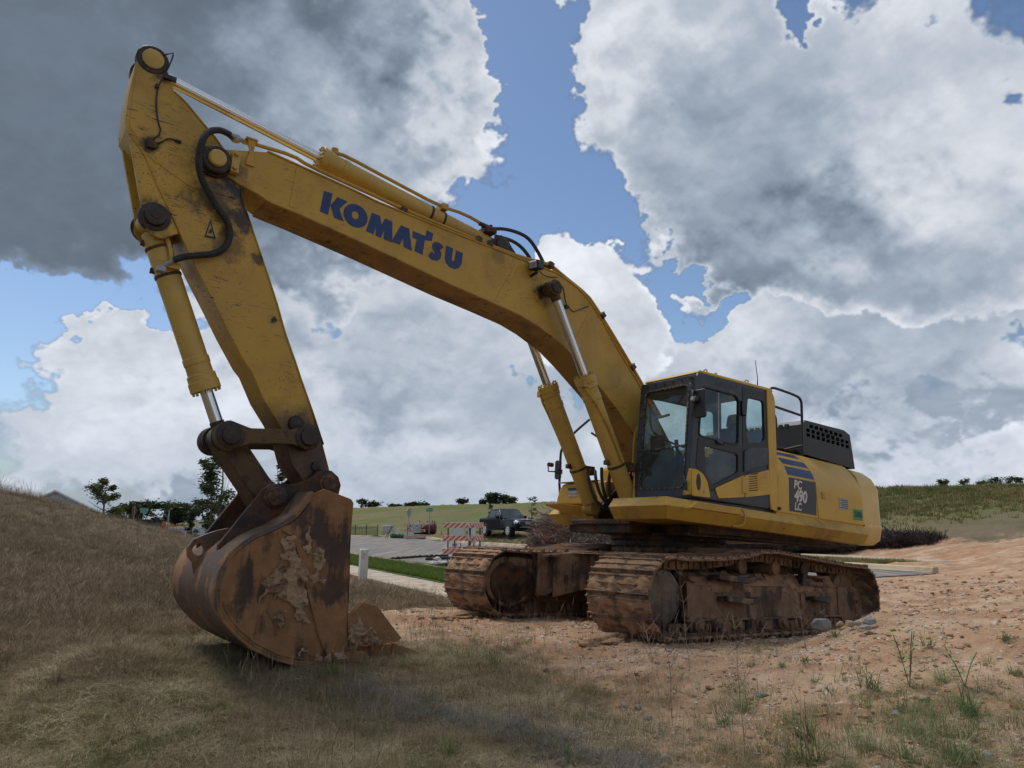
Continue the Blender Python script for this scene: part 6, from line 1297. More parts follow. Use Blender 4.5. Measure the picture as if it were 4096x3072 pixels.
def scatter(name, mesh, pos, rotz, scl, tilt=None, kind='stuff', label=None, cat=None):
    proto = bpy.data.objects.new(name + '_piece', mesh)
    pm = bpy.data.meshes.new(name); pm.vertices.add(len(pos)); pm.vertices.foreach_set('co', np.asarray(pos, np.float32).ravel())
    ra = pm.attributes.new('turn', 'FLOAT_VECTOR', 'POINT'); R_ = np.zeros((len(pos), 3), np.float32); R_[:, 2] = rotz
    if tilt is not None: R_[:, 0] = tilt[:, 0]; R_[:, 1] = tilt[:, 1]
    ra.data.foreach_set('vector', R_.ravel()); sa = pm.attributes.new('size', 'FLOAT_VECTOR', 'POINT'); scl = np.asarray(scl, np.float32)
    if scl.ndim == 1: scl = np.repeat(scl[:, None], 3, 1)
    sa.data.foreach_set('vector', scl.ravel()); pm.materials.append(mesh.materials[0])
    o = bpy.data.objects.new(name, pm); link(o); o['kind'] = kind
    if label: o['label'] = label; o['category'] = cat
    nt = bpy.data.node_groups.new(name, 'GeometryNodeTree'); nt.interface.new_socket('Geometry', in_out='INPUT', socket_type='NodeSocketGeometry'); nt.interface.new_socket('Geometry', in_out='OUTPUT', socket_type='NodeSocketGeometry')
    gi = nt.nodes.new('NodeGroupInput'); go = nt.nodes.new('NodeGroupOutput'); ip = nt.nodes.new('GeometryNodeInstanceOnPoints'); ob = nt.nodes.new('GeometryNodeObjectInfo'); ob.inputs['Object'].default_value = proto
    a1 = nt.nodes.new('GeometryNodeInputNamedAttribute'); a1.data_type = 'FLOAT_VECTOR'; a1.inputs['Name'].default_value = 'turn'
    a2 = nt.nodes.new('GeometryNodeInputNamedAttribute'); a2.data_type = 'FLOAT_VECTOR'; a2.inputs['Name'].default_value = 'size'
    e2 = nt.nodes.new('FunctionNodeEulerToRotation'); L = nt.links.new
    L(gi.outputs[0], ip.inputs['Points']); L(ob.outputs['Geometry'], ip.inputs['Instance']); L(a1.outputs['Attribute'], e2.inputs[0]); L(e2.outputs[0], ip.inputs['Rotation']); L(a2.outputs['Attribute'], ip.inputs['Scale']); L(ip.outputs[0], go.inputs[0])
    md = o.modifiers.new('scatter', 'NODES'); md.node_group = nt; return o
def polar(n, r0, r1, a0=-40, a1=40, p=1.0):
    """points thinning out with distance like they do to the eye"""
    u = RNG.random(n); r_ = (r0 ** (1 - p) + u * (r1 ** (1 - p) - r0 ** (1 - p))) ** (1 / (1 - p)) if p != 1 else r0 * (r1 / r0) ** u
    a = np.radians(RNG.uniform(a0, a1, n)); return r_ * np.sin(a), r_ * np.cos(a)
def keep_clear(x, y):
    """not inside the bucket or under the tracks, not on the road"""
    X = MI_[0, 0] * x + MI_[0, 1] * y + MI_[0, 3]; Yy = MI_[1, 0] * x + MI_[1, 1] * y + MI_[1, 3]
    tr = (np.abs(np.abs(Yy) - 1.37) < .46) & (np.abs(X) < 2.45); bk = (X > 5.2) & (X < 5.95) & (Yy > -1.25) & (Yy < .42)
    return (~tr) & (~bk) & (poly_sd(ROAD, x, y) < -.05) & (poly_sd(WALK1, x, y) < -.02) & (poly_sd(WALK2, x, y) < -.02)
MAT['straw'] = inst_material('dry_grass', (.21, .168, .10), (.54, .44, .28), c3=(.25, .205, .11), scale=.9)
MAT['tall_straw'] = inst_material('tall_dry_grass', (.165, .120, .082), (.44, .33, .22), c3=(.235, .18, .115), scale=.6)
MAT['olive'] = inst_material('olive_grass', (.155, .138, .055), (.33, .28, .13), trans=.2, c3=(.135, .15, .055), scale=.7)
MAT['fresh'] = inst_material('fresh_green_grass', (.085, .140, .028), (.18, .24, .055), trans=.25)
MAT['weed'] = inst_material('weed_green', (.12, .18, .075), (.27, .31, .15), trans=.25)
MAT['stone'] = inst_material('pale_stone', (.28, .22, .17), (.60, .54, .47), rough=.9)
MAT['clod'] = inst_material('clay_clod', (.23, .14, .085), (.40, .27, .17), rough=.95)
MAT['ash_straw'] = inst_material('matted_grey_straw', (.135, .132, .125), (.30, .29, .27))
def do_scatter(name, mesh, n, r0, r1, size, dens_fn, p=1.3, a0=-40, a1=40, label=None, cat='grass', tilt=.15, sink=0.0, zs_=None):
    x, y = polar(n, r0, r1, a0, a1, p); z, A = land(x, y); k = keep_clear(x, y) & (RNG.random(n) < dens_fn(x, y, A)); x, y, z, A = x[k], y[k], z[k], A[k]
    s = size(x, y, A) if callable(size) else np.full(len(x), size); s = s * RNG.uniform(.7, 1.3, len(x)); tl = RNG.normal(0, tilt, (len(x), 2))
    if zs_ is not None: s = np.stack([s, s, s * zs_(x, y, A)], -1)
    return scatter(name, mesh, np.stack([x, y, z - sink], -1), RNG.uniform(0, 2 * PI, len(x)), s, tl, 'stuff', label, cat)
def patch(x, y, sz, T=None): return tn(TNA if T is None else T, x, y, sz)
def ashf(x, y):
    x0, y0, x1, y1 = ASH; L = math.hypot(x1 - x0, y1 - y0); d = np.abs((x - x0) * -(y1 - y0) / L + (y - y0) * (x1 - x0) / L); al = (x - x0) * (x1 - x0) / L + (y - y0) * (y1 - y0) / L
    return (d < .20 + .14 * patch(x, y, 2.)) & (al > 0) & (al < L)
cov = lambda A: np.clip(A[:, 2], 0, 1) * np.clip(1.4 - A[:, 0], 0, 1)
do_scatter('dry_grass', tuft('straw_tuft', 34, .075, .08, .9, .0022, MAT['straw'], 1), 52000, 3.2, 17, 1.0, lambda x, y, A: cov(A) * np.clip(.62 + .5 * patch(x, y, 2.2), .04, 1), 1.5, label='short dry brown grass carpeting the ground')
do_scatter('olive_grass', tuft('olive_tuft', 34, .10, .06, 1.0, .0026, MAT['olive'], 2), 20000, 3.2, 13, lambda x, y, A: .8 + .5 * np.clip(A[:, 1], 0, 1), lambda x, y, A: cov(A) * np.clip(A[:, 1] * 2.2 + .12 + .4 * patch(x, y, 4., TNB), 0, 1), 1.5, label='short olive green grass tufts among the straw')
do_scatter('matted_straw', tuft('flat_straw', 22, .16, .12, .3, .0022, MAT['straw'], 3, flat=True), 14000, 3.2, 11, 1.0, lambda x, y, A: cov(A), 1.5, label='fallen straw lying flat on the ground', tilt=.06)
do_scatter('ash_grey_thatch', tuft('grey_straw', 46, .055, .10, 1.4, .0022, MAT['ash_straw'], 4), 30000, 3.8, 8.5, 1.0, lambda x, y, A: ashf(x, y) * .8, 1.2, -24, 22, label='grey matted dead grass in a streak across the foreground', tilt=.35)
do_scatter('tall_dry_grass', tuft('tall_tuft', 10, .24, .12, .45, .0026, MAT['tall_straw'], 5, seg=4, seedhead=True), 34000, 7.2, 26, lambda x, y, A: .42 + .65 * np.clip(A[:, 3], 0, 1), lambda x, y, A: cov(A) * sstep(A[:, 3] + .12 * patch(x, y, 5.), .28, .60), 1.2, label='tall brown dry grass on the mound')
do_scatter('brown_grass', tuft('brown_tuft', 40, .085, .14, 1.3, .0028, MAT['tall_straw'], 6), 42000, 7.0, 24, 1.0, lambda x, y, A: cov(A) * sstep(A[:, 3] + .1 * patch(x, y, 5.), .2, .5), 1.25, label='knee-high brown grass beneath the tall stems')
do_scatter('sparse_stalks', tuft('stalks', 3, .48, .12, .30, .0022, MAT['tall_straw'], 7, seg=6, seedhead=True), 5200, 4.6, 13, .85, lambda x, y, A: np.clip(A[:, 2] + .25, 0, 1) * .34, 1.2, -20, 24, label='thin dead stalks standing in front of the machine')
def mound_crest(x, y, A): return sstep(A[:, 3], .5, .75) * (np.hypot(x, y) > 15) * (x < -5.5)
do_scatter('crest_grass', tuft('crest_stalks', 5, .50, .10, .25, .003, MAT['tall_straw'], 8, seg=4, seedhead=True), 1500, 15, 21, lambda x, y, A: .6 + .5 * patch(x, y, 6.).clip(0, 1), mound_crest, 1.1, -40, -14, label='tall stalks standing along the crest of the mound')
cl = lambda A: np.clip(A[:, 0] * 1.5 - .5, 0, 1)
do_scatter('gravel', pebble('gravel_piece', MAT['stone'], 1), 85000, 3.4, 24, lambda x, y, A: .0075 * (1 + 2.2 * RNG.random(len(x)) ** 5) * np.clip(np.hypot(x, y) / 7, 1, 2), lambda x, y, A: cl(A) * np.clip(.45 + .5 * patch(x, y, 2.5), .04, 1), 1.4, label='pale pebbles strewn over the red clay', cat='gravel', sink=.001)
do_scatter('clay_clods', pebble('clod_piece', MAT['clod'], 2), 50000, 3.4, 26, lambda x, y, A: .009 * (1 + 3 * RNG.random(len(x)) ** 5) * np.clip(np.hypot(x, y) / 7, 1, 2.4), lambda x, y, A: cl(A) * np.clip(.5 + .6 * patch(x, y, 2.0, TNB), .05, 1), 1.4, label='crumbled lumps of red clay', cat='soil')
do_scatter('clay_weeds', tuft('small_weed', 12, .08, .03, 1.4, .0035, MAT['weed'], 9), 1000, 4.2, 10, 1.0, lambda x, y, A: cl(A) * (patch(x, y, 2.2) > .4), 1.2, 3, 38, label='tiny green weeds sprouting from the clay')
do_scatter('weed_patches', tuft('weed_clump', 16, .13, .07, 1.1, .0032, MAT['weed'], 13), 1500, 4.2, 6.6, 1.0, lambda x, y, A: cl(A) * (patch(x, y, 1.7) > .25) * sstep(x, 1.3, 2.6), 1.1, 12, 40, label='ragged green weeds running over the clay at the lower right')
# mown verge between road and pavement, and the far slopes
x = RNG.uniform(0, 1, 16000); s_ = 14 + 36 * x ** 1.5; n_ = RNG.uniform(7.02, 8.75, len(x)); X_, Y_ = s_ * RU[0] + n_ * RN[0], s_ * RU[1] + n_ * RN[1]; Z_ = land(X_, Y_)[0]
vg = MB(); vg.plate([rpt(13, 6.92), rpt(52, 7.02), rpt(52, 8.8), rpt(13, 8.8)], -.04, .05, fn=lambda a, b, t: (a, b, t)); o = vg.build('verge', plain('verge_turf', (.075, .115, .020), .95, vary=.35, vscale=4)); o['kind'] = 'structure'
scatter('verge_grass', tuft('verge_tuft', 16, .16, .08, .5, .010, MAT['fresh'], 10, seg=2), np.stack([X_, Y_, np.full(len(X_), .04)], -1), RNG.uniform(0, 6.28, len(x)), RNG.uniform(.6, 1.3, len(x)), None, 'stuff', 'bright green grass on the verge beside the road', 'grass')
s_ = 19 + 40 * RNG.random(6000) ** 1.3; n_ = RNG.uniform(22.2, 27.0, len(s_)); X_, Y_ = s_ * RU[0] + n_ * RN[0], s_ * RU[1] + n_ * RN[1]
scatter('far_verge_grass', tuft('far_verge_tuft', 10, .16, .10, .5, .016, MAT['olive'], 11, seg=2), np.stack([X_, Y_, land(X_, Y_)[0]], -1), RNG.uniform(0, 6.28, len(s_)), RNG.uniform(.6, 1.3, len(s_)), None, 'stuff', 'rough grass between the far kerb and the pavement', 'grass')
do_scatter('hill_grass', tuft('hill_tuft', 10, .35, .25, .5, .045, MAT['olive'], 12, seg=2), 16000, 42, 70, 1.0, lambda x, y, A: np.clip(A[:, 1] - .3, 0, 1) * sstep(y, 38, 52), 1.0, 14, 40, label='green grass on the brow of the hill')
# ------------------------------------------------------------------ things of the site
def zat(x, y): return hgt(x, y)
MAT['galv'] = plain('galvanised_steel', (.30, .30, .31), .45, .6, vary=.15)
MAT['dark_post'] = plain('dark_steel_post', (.07, .07, .075), .6, .3)
MAT['rail_white'] = plain('white_rail_board', (.62, .63, .62), .5, vary=.08, dirt=(.35, .30, .25), dirt_amt=.15, vscale=6)
MAT['orange'] = plain('orange_reflective', (.72, .10, .015), .45)
MAT['sign_white'] = plain('white_sign_face', (.60, .60, .58), .45, vary=.05)
MAT['sign_green'] = plain('green_street_sign', (.10, .30, .24), .5)
MAT['sign_back'] = plain('aluminium_sign_back', (.34, .35, .37), .5, .4)
MAT['print'] = plain('black_print', (.012, .012, .012), .6)
MAT['tank_red'] = plain('oxblood_tank', (.085, .010, .012), .5, vary=.25, vscale=3, dirt=(.22, .12, .08), dirt_amt=.1)
MAT['sock'] = plain('green_filter_sock', (.010, .10, .045), .85, vary=.4, vscale=5, bump=.8, bscale=14)
MAT['black_sock'] = plain('black_filter_sock', (.022, .021, .021), .95, vary=.5, vscale=3, dirt=(.15, .12, .09), dirt_amt=.2, bump=1, bscale=16)
MAT['bag'] = plain('white_sandbag', (.52, .51, .48), .9, vary=.25, vscale=9, bump=1, bscale=18, dirt=(.30, .2, .13), dirt_amt=.15)
MAT['post_white'] = plain('white_painted_post', (.62, .60, .56), .8, vary=.1, vscale=4, dirt=(.35, .26, .18), dirt_amt=.12)
MAT['wood'] = plain('grey_weathered_wood', (.20, .16, .12), .9, vary=.3, vscale=8)
MAT['bark'] = plain('tree_bark', (.10, .075, .055), .9, vary=.3, vscale=12, bump=.6, bscale=30)
MAT['siding'] = plain('grey_siding', (.42, .44, .46), .8, vary=.05)
MAT['roofing'] = plain('grey_shingles', (.14, .14, .15), .9, vary=.2, vscale=4)
MAT['black_paint'] = plain('black_truck_paint', (.004, .005, .007), .10, 0, spec=.22)
MAT['tyre'] = plain('tyre_rubber', (.014, .014, .014), .85)
MAT['headlight'] = plain('headlight', (.65, .67, .70), .12, .2)
MAT['window_dark'] = plain('dark_truck_window', (.010, .014, .018), .04, 0, spec=.9)
MAT['ibc'] = plain('white_poly_tank', (.58, .58, .56), .6)

def barricade(x, y, rz, label, w=1.22, sgn=1, sign=None, rails=(1.42, .93, .44), group='striped road barricades by the road', dz=0, post_w=.05, rail_h=.205, text=None, panel=None):
    r = empty('road_barricade', (x, y, zat(x, y) + dz), rz); tag(r, label, 'barricade', group)
    for s in (-1, 1):
        px_ = s * w * .33
        m = MB(); m.box((px_ - post_w / 2, -.02, 0), (px_ + post_w / 2, .03, 1.42)); m.box((px_ - post_w / 2, -.45, 0), (px_ + post_w / 2, .50, .05)); m.build('post', MAT['dark_post'], r, .004)
    for zc in rails:
        z0, z1 = zc - rail_h / 2, zc + rail_h / 2
        m = MB(); m.box((-w / 2, -.05, z0), (w / 2, -.022, z1)); rail = m.build('rail', MAT['rail_white'], r, .003)
        sw = .105; k = -8
        while k * sw * 2 < w + .5:
            xa = -w / 2 + k * sw * 2; q = [(xa, z0 + .008), (xa + sw, z0 + .008), (xa + sw + sgn * rail_h, z1 - .008), (xa + sgn * rail_h, z1 - .008)]
            # clip to the board
            def clip(P, lim, s_):
                out = []
                for i in range(len(P)):
                    a, b = P[i - 1], P[i]; ia, ib = (a[0] - lim) * s_ <= 0, (b[0] - lim) * s_ <= 0
                    if ia != ib: t = (lim - a[0]) / (b[0] - a[0]); out.append((lim, a[1] + t * (b[1] - a[1])))
                    if ib: out.append(b)
                return out
            q = clip(q, w / 2 - .004, 1); q = clip(q, -w / 2 + .004, -1) if len(q) > 2 else q
            if len(q) > 2: mm = MB(); mm.plate(q, -.055, -.0505); mm.build('stripe', MAT['orange'], rail)
            k += 1
    if panel:
        (x0, z0, x1, z1) = panel; m = MB(); m.box((x0, -.07 if text else .032, z0), (x1, -.056 if text else .045, z1)); sp = m.build('sign_panel', MAT['sign_white'], r, .004)
        if text:
            mm = MB(); e = .01; mm.plate([(x0 + e, z0 + e), (x1 - e, z0 + e), (x1 - e, z1 - e), (x0 + e, z1 - e)], -.074, -.071, [[(x0 + e * 1.7, z0 + e * 1.7), (x1 - e * 1.7, z0 + e * 1.7), (x1 - e * 1.7, z1 - e * 1.7), (x0 + e * 1.7, z1 - e * 1.7)]])
            for i, t in enumerate(text): text_on(mm, t, .40, ((x0 + x1) / 2, -.0745, z1 - (z1 - z0) * (.30 + .42 * i)), (1, 0, 0), (0, 0, 1), bold=.004, space=1.0)
            mm.build('lettering', MAT['print'], sp)
    return r
# near group, about thirty metres away
def spot(px, py, Y):
    p = at(px, py, Y); return p.x, p.y
bx, by = spot(1833, 2240, 29.3); barricade(bx, by, .05, 'front barricade of the near group, white panel hung behind its striped rails', panel=(-.33, .98, .28, 1.30))
bx, by = spot(1856, 2230, 31.6); barricade(bx, by, -.10, 'barricade half hidden behind the front one, its rails running up against it')
bx, by = spot(1900, 2236, 29.6); barricade(bx, by, 1.12, 'barricade turned sideways next to the black pickup, stripes leaning the other way', sgn=-1, panel=(-.5, .72, .1, 1.36))
for k, px in enumerate((1812, 1824, 1843)):
    x, y = spot(px, 2190, 33 + k * .4); m = MB(); m.box((x - .025, y - .025, zat(x, y)), (x + .025, y + .025, zat(x, y) + .62)); o = m.build('short_post', MAT['dark_post']); tag(o, ('leftmost steel stake stub behind the front barricade', 'middle steel stake stub behind the front barricade', 'rightmost steel stake stub, close to the barricade post')[k], 'post', 'steel stakes behind the near barricades')
# the ROAD CLOSED barricade at the junction
bx, by = spot(1658, 2146, 68); barricade(bx, by, .02, 'barricade across the far road end carrying a white ROAD CLOSED sign', w=1.92, panel=(-.40, .62, .55, 1.42), text=('ROAD', 'CLOSED'), dz=0, rails=(1.34, .80, .24), rail_h=.22, group=None)
# street signs
def pole_sign(px, pyb, pyt, Y, label, cat, kind, name='street_sign', lean=0):
    x, y = spot(px, pyb, Y); z = zat(x, y); h = 1.5 + (2090 - pyt) * Y / FPX - z; r = empty(name, (x, y, z)); r.rotation_euler = (0, lean, 0); tag(r, label, cat)
    m = MB(); m.cyl((0, 0, 0), (0, 0, h if kind != 'oct' else h - .1), .035, seg=8); m.build('pole', MAT['galv'], r)
    if kind == 'names':
        for k, (w_, rz_) in enumerate(((.32, .15), (.34, -.25))):
            m = MB(); m.box((-w_, -.012, -.09), (w_, .012, .09)); o = m.build('name_plate', MAT['sign_green'], r, .004); o.location = (0, 0, h + .0 - k * .20); o.rotation_euler = (0, 0, rz_)
    if kind == 'oct':
        m = MB(); m.plate(circ(0, 0, .38, 8, PI / 8), -.01, .01); o = m.build('sign_plate', MAT['sign_back'], r, .002); o.location = (0, .04, h - .36); o.rotation_euler = (0, 0, 1.05)
    if kind == 'red':
        m = MB(); m.mat(0); m.plate(circ(0, 0, .38, 8, PI / 8), -.01, .01); o = m.build('sign_plate', MAT['tank_red'], r, .002); o.location = (0, -.04, h - .36); o.rotation_euler = (0, 0, 1.5)
    return r
pole_sign(1634, 2152, 2036, 70, 'octagonal sign seen from its bare metal back, above the ROAD CLOSED barricade', 'road sign', 'oct', 'stop_sign')
pole_sign(1716, 2144, 2038, 74, 'pale green street name sign on a tall pole beside the red tank', 'street sign', 'names')
pole_sign(530, 2130, 2028, 62, 'thin stop sign turned edge-on above the brown mound', 'road sign', 'red', 'stop_sign')
pole_sign(568, 2130, 2040, 60, 'green street name sign standing behind the slope of the mound', 'street sign', 'names')
x, y = spot(667, 2130, 45); z = zat(x, y); m = MB(); m.cyl((0, 0, 0), (.05, 0, 1.95), .045, .035, 10); o = m.build('marker_pole', MAT['galv']); o.location = (x, y, z); tag(o, 'plain pale pole leaning slightly beside the grey wall', 'pole')
# white post close to the bucket
x, y = spot(1449, 2330, 17.5); z = zat(x, y)
m = MB(); m.loft([[(-.088, -.088, -.3), (.088, -.088, -.3), (.088, .088, -.3), (-.088, .088, -.3)], [(-.086, -.086, .86), (.086, -.086, .86), (.086, .086, .86), (-.086, .086, .86)], [(-.07, -.07, .885), (.07, -.07, .885), (.07, .07, .885), (-.07, .07, .885)]])
o = m.build('marker_post', MAT['post_white'], None, .006); o.location = (x, y, 1.5 + (2090 - 2193) * 17.5 / FPX - .885); o.rotation_euler = (0, .02, .45); tag(o, 'square white post standing in dry grass right of the bucket', 'post')
# red tank
x, y = spot(1699, 2138, 77); z = zat(x, y); r = empty('fuel_tank', (x, y, z), -.12); tag(r, 'dark red cylindrical fuel tank lying on the grass beyond the barricade', 'tank')
m = MB(); m.lathe((-1.18, 0, .68), (1.18, 0, .68), [(0, .30), (.04, .46), (.12, .56), (.22, .60), (2.14, .60), (2.24, .56), (2.32, .46), (2.36, .3)], 32); m.build('tank_shell', MAT['tank_red'], r)
for s in (-.7, .7): m = MB(); m.box((s - .08, -.4, -.1), (s + .08, .4, .25)); m.build('saddle', MAT['tank_red'], r, .01)
for s, h in ((-.55, .16), (.25, .12), (.75, .18), (1.0, .1)): m = MB(); m.cyl((s, 0, 1.26), (s, 0, 1.28 + h), .05, seg=8); m.cyl((s, 0, 1.28 + h), (s, 0, 1.31 + h), .08, seg=8); m.build('filler_cap', MAT['wood'], r)
m = MB()
for k, w_ in enumerate((.34, .30, .22)): m.plate(rrect(-.62 + .06 * k, .95 - .09 * k - .03, -.62 + .06 * k + 2 * w_, .95 - .09 * k + .03, .02), -.62, -.55)
m.build('faded_lettering', MAT['sign_white'], r)
# white poly tank in a cage
x, y = spot(1554, 2142, 80); z = zat(x, y); r = empty('caged_tank', (x, y, z), .1); tag(r, 'white poly tank in a wire cage with hoses lying beside it', 'tank')
m = MB(); m.box((-.58, -.5, .15), (.58, .5, 1.10)); m.build('tank_body', MAT['ibc'], r, .06)
for k in range(6):
    m = MB(); m.box((-.62 + k * .24, -.53, .1), (-.60 + k * .24, -.51, 1.14)); m.build('cage_bar', MAT['galv'], r)
for k in range(5):
    m = MB(); m.box((-.62, -.54, .12 + k * .25), (.62, -.52, .14 + k * .25)); m.build('cage_bar', MAT['galv'], r)
m = MB(); m.box((-.6, -.52, .0), (.6, .52, .12)); m.build('base', MAT['wood'], r)
for k in range(3):
    x1, y1 = spot(1500 + 14 * k, 2146, 78); m = MB(); m.tube([(x1, y1, zat(x1, y1) + .05), (x1 + .7, y1 - .2, zat(x1, y1) + .08 + k * .05), (x1 + 1.5 - .2 * k, y1 + .4, zat(x1, y1) + .45)], .05, 8, 2); o = m.build('pale_pipe', MAT['concrete']); tag(o, ('lowest pale pipe lying from the kerb towards the caged tank', 'middle pale pipe of the three beside the caged tank', 'pale pipe nearest the caged tank, resting on the others')[k], 'pipe', 'pipes beside the caged tank')
# fallen tripod with signs
x, y = spot(1572, 2156, 70); z = zat(x, y); r = empty('fallen_sign_stand', (x, y, z)); tag(r, 'fallen sign stand with black legs in the air and white plates over the kerb', 'sign stand')
for a, b in (((-.75, 0, .1), (.0, 0, 1.25)), ((-.55, .1, .0), (-.15, .1, 1.3)), ((-.3, 0, .5), (2.0, -.6, .12)), ((-.75, 0, .12), (-.25, 0, .75))): m = MB(); m.cyl(a, b, .025, seg=6); m.build('leg', MAT['black'], r)
for (cx, cz, w_, h_, a) in ((.45, .68, .30, .50, -.35), (1.25, .50, .34, .40, -.5), (1.55, .40, .9, .32, -.62), (1.95, .2, .34, .3, -.5)):
    m = MB(); m.box((-w_ / 2, -.01, -h_ / 2), (w_ / 2, .01, h_ / 2)); o = m.build('plate', MAT['sign_white'], r, .003); o.location = (cx, -.3, cz); o.rotation_euler = (0, -a, .2)
def sock(pts, rad, mat, label, cat='erosion sock', name='filter_sock'):
    P = []
    for px, py, Y in pts:
        x, y = spot(px, py, Y); P.append((x, y, max(zat(x, y), 0) + rad * .75))
    m = MB(); n_ = 24; Q = []
    for i in range(n_ + 1):
        t = i / n_ * (len(P) - 1); k = min(int(t), len(P) - 2); Q.append(Vector(P[k]).lerp(Vector(P[k + 1]), t - k) + Vector((0, .06 * math.sin(i * 1.9), .02 * math.sin(i * 2.7))))
    m.tube(Q, [rad * (.35 if i in (0, n_) else .85 + .15 * math.sin(i * 2.3)) for i in range(n_ + 1)], 12); o = m.build(name, mat); tag(o, label, cat); return o
sock([(1566, 2154, 73), (1600, 2152, 72), (1640, 2155, 71)], .26, MAT['sock'], 'green filter sock humped along the kerb under the fallen sign stand')
sock([(1636, 2156, 71), (1665, 2152, 71), (1697, 2157, 68)], .24, MAT['sock'], 'green filter sock curving below the ROAD CLOSED barricade')
sock([(1560, 2234, 31), (1680, 2226, 33), (1790, 2220, 34)], .06, MAT['black_sock'], 'long thin black sock laid right across the asphalt')
sock([(1702, 2233, 30.5), (1750, 2230, 31), (1800, 2226, 31.5)], .07, MAT['black_sock'], 'short black sock behind the white sandbags')
sock([(1716, 2262, 25.5), (1760, 2258, 26), (1800, 2252, 26.6)], .07, MAT['black_sock'], 'black sock in front of the white sandbags')
def blob(name, x, y, z, sx, sy, sz, mat, seed, rz=0, sub=3, rough=.25, parent=None, flat_bottom=True):
    from mathutils import noise as mn
    bm = bmesh.new(); bmesh.ops.create_icosphere(bm, subdivisions=sub, radius=1)
    for v in bm.verts:
        d = v.co.normalized(); k = 1 + rough * mn.noise(d * 1.6 + Vector((seed, 0, 0))) + rough * .5 * mn.noise(d * 4.1 + Vector((0, seed, 0))); v.co = Vector((d.x * sx, d.y * sy, d.z * sz)) * k
    me = bpy.data.meshes.new(name); bm.to_mesh(me); bm.free(); me.materials.append(mat); o = bpy.data.objects.new(name, me); link(o, parent); o.location = (x, y, z); o.rotation_euler = (0, 0, rz); return o
for k, (px, py, Y, s) in enumerate(((1735, 2250, 27.0, .20), (1758, 2246, 27.2, .22), (1778, 2244, 27.4, .18), (1750, 2238, 27.6, .20), (1725, 2256, 26.7, .14))):
    x, y = spot(px, py, Y); o = blob('sandbag', x, y, .06 + (.12 if k == 3 else 0), s, s * .6, .08, MAT['bag'], k, rz=.4 * k, rough=.5); o.data.polygons.foreach_set('use_smooth', [True] * len(o.data.polygons))
    tag(o, ('crumpled white sandbag lying on the asphalt at the foot of the barricade', 'crumpled white sandbag in the middle of the little heap', 'white sandbag touching the barricade post', 'white sandbag lying on top of the others', 'smallest white sandbag, nearest the black sock')[k], 'sandbag', 'white sandbags by the near barricade')

# ---- black pickup
tx, ty = spot(2036, 2178, 54.0); TRK = empty('pickup_truck', (tx, ty, zat(tx, ty)), math.radians(-90 + 27)); tag(TRK, 'shiny black pickup truck parked by the brush pile, facing the camera', 'pickup truck')
BP = MAT['black_paint']
def tl(mb, name, mat, bev=0, par=None, **k): return mb.build(name, mat, par or TRK, bev, **k)
def ring(x, hw, z0, z1, r_, tum=0): return [(x, -hw + r_, z0), (x, hw - r_, z0), (x, hw, z0 + r_), (x, hw - tum * .4, z1 - r_), (x, hw - tum - r_, z1), (x, -hw + tum + r_, z1), (x, -hw + tum * .4, z1 - r_), (x, -hw, z0 + r_)]
m = MB(); m.loft([ring(-2.95, .93, .62, 1.24, .06), ring(-2.90, .99, .52, 1.27, .06), ring(-1.0, 1.0, .46, 1.27, .07, .03), ring(.55, 1.0, .46, 1.22, .07, .04)]); B1_ = tl(m, 'body', BP, .02, seg=3)
m = MB(); m.loft([ring(.55, 1.0, .46, 1.21, .08, .05), ring(1.5, 1.0, .55, 1.20, .10, .08), ring(2.2, 1.0, .52, 1.16, .12, .10), ring(2.62, .97, .50, 1.10, .14, .10), ring(2.84, .86, .52, 1.02, .14, .06)]); tl(m, 'front_body', BP, .03, seg=3)
m = MB(); m.loft([[(.62, -.74, 1.20), (.62, .74, 1.20), (.62, .58, 1.26), (.62, -.58, 1.26)], [(1.6, -.70, 1.18), (1.6, .70, 1.18), (1.6, .52, 1.25), (1.6, -.52, 1.25)], [(2.60, -.60, 1.08), (2.60, .60, 1.08), (2.60, .44, 1.15), (2.60, -.44, 1.15)]]); tl(m, 'hood', BP, .03, seg=3)
m = MB(); m.loft([[(-1.55, -.93, 1.25), (-1.55, .93, 1.25), (.80, .95, 1.20), (.80, -.95, 1.20)], [(-1.42, -.80, 1.84), (-1.42, .80, 1.84), (.02, .80, 1.86), (.02, -.80, 1.86)], [(-1.30, -.70, 1.92), (-1.30, .70, 1.92), (-.20, .70, 1.94), (-.20, -.70, 1.94)]]); tl(m, 'cab', BP, .05, seg=3)
def on_line(t): return (.80 - .78 * t, 1.20 + .66 * t)
m = MB(); x0, z0 = on_line(.06); x1, z1 = on_line(.92); m.add([(x0 + .02, -.86, z0 + .015), (x0 + .02, .86, z0 + .015), (x1 + .02, .74, z1 + .015), (x1 + .02, -.74, z1 + .015)], [(0, 1, 2, 3)]); tl(m, 'windscreen', MAT['window_dark'])
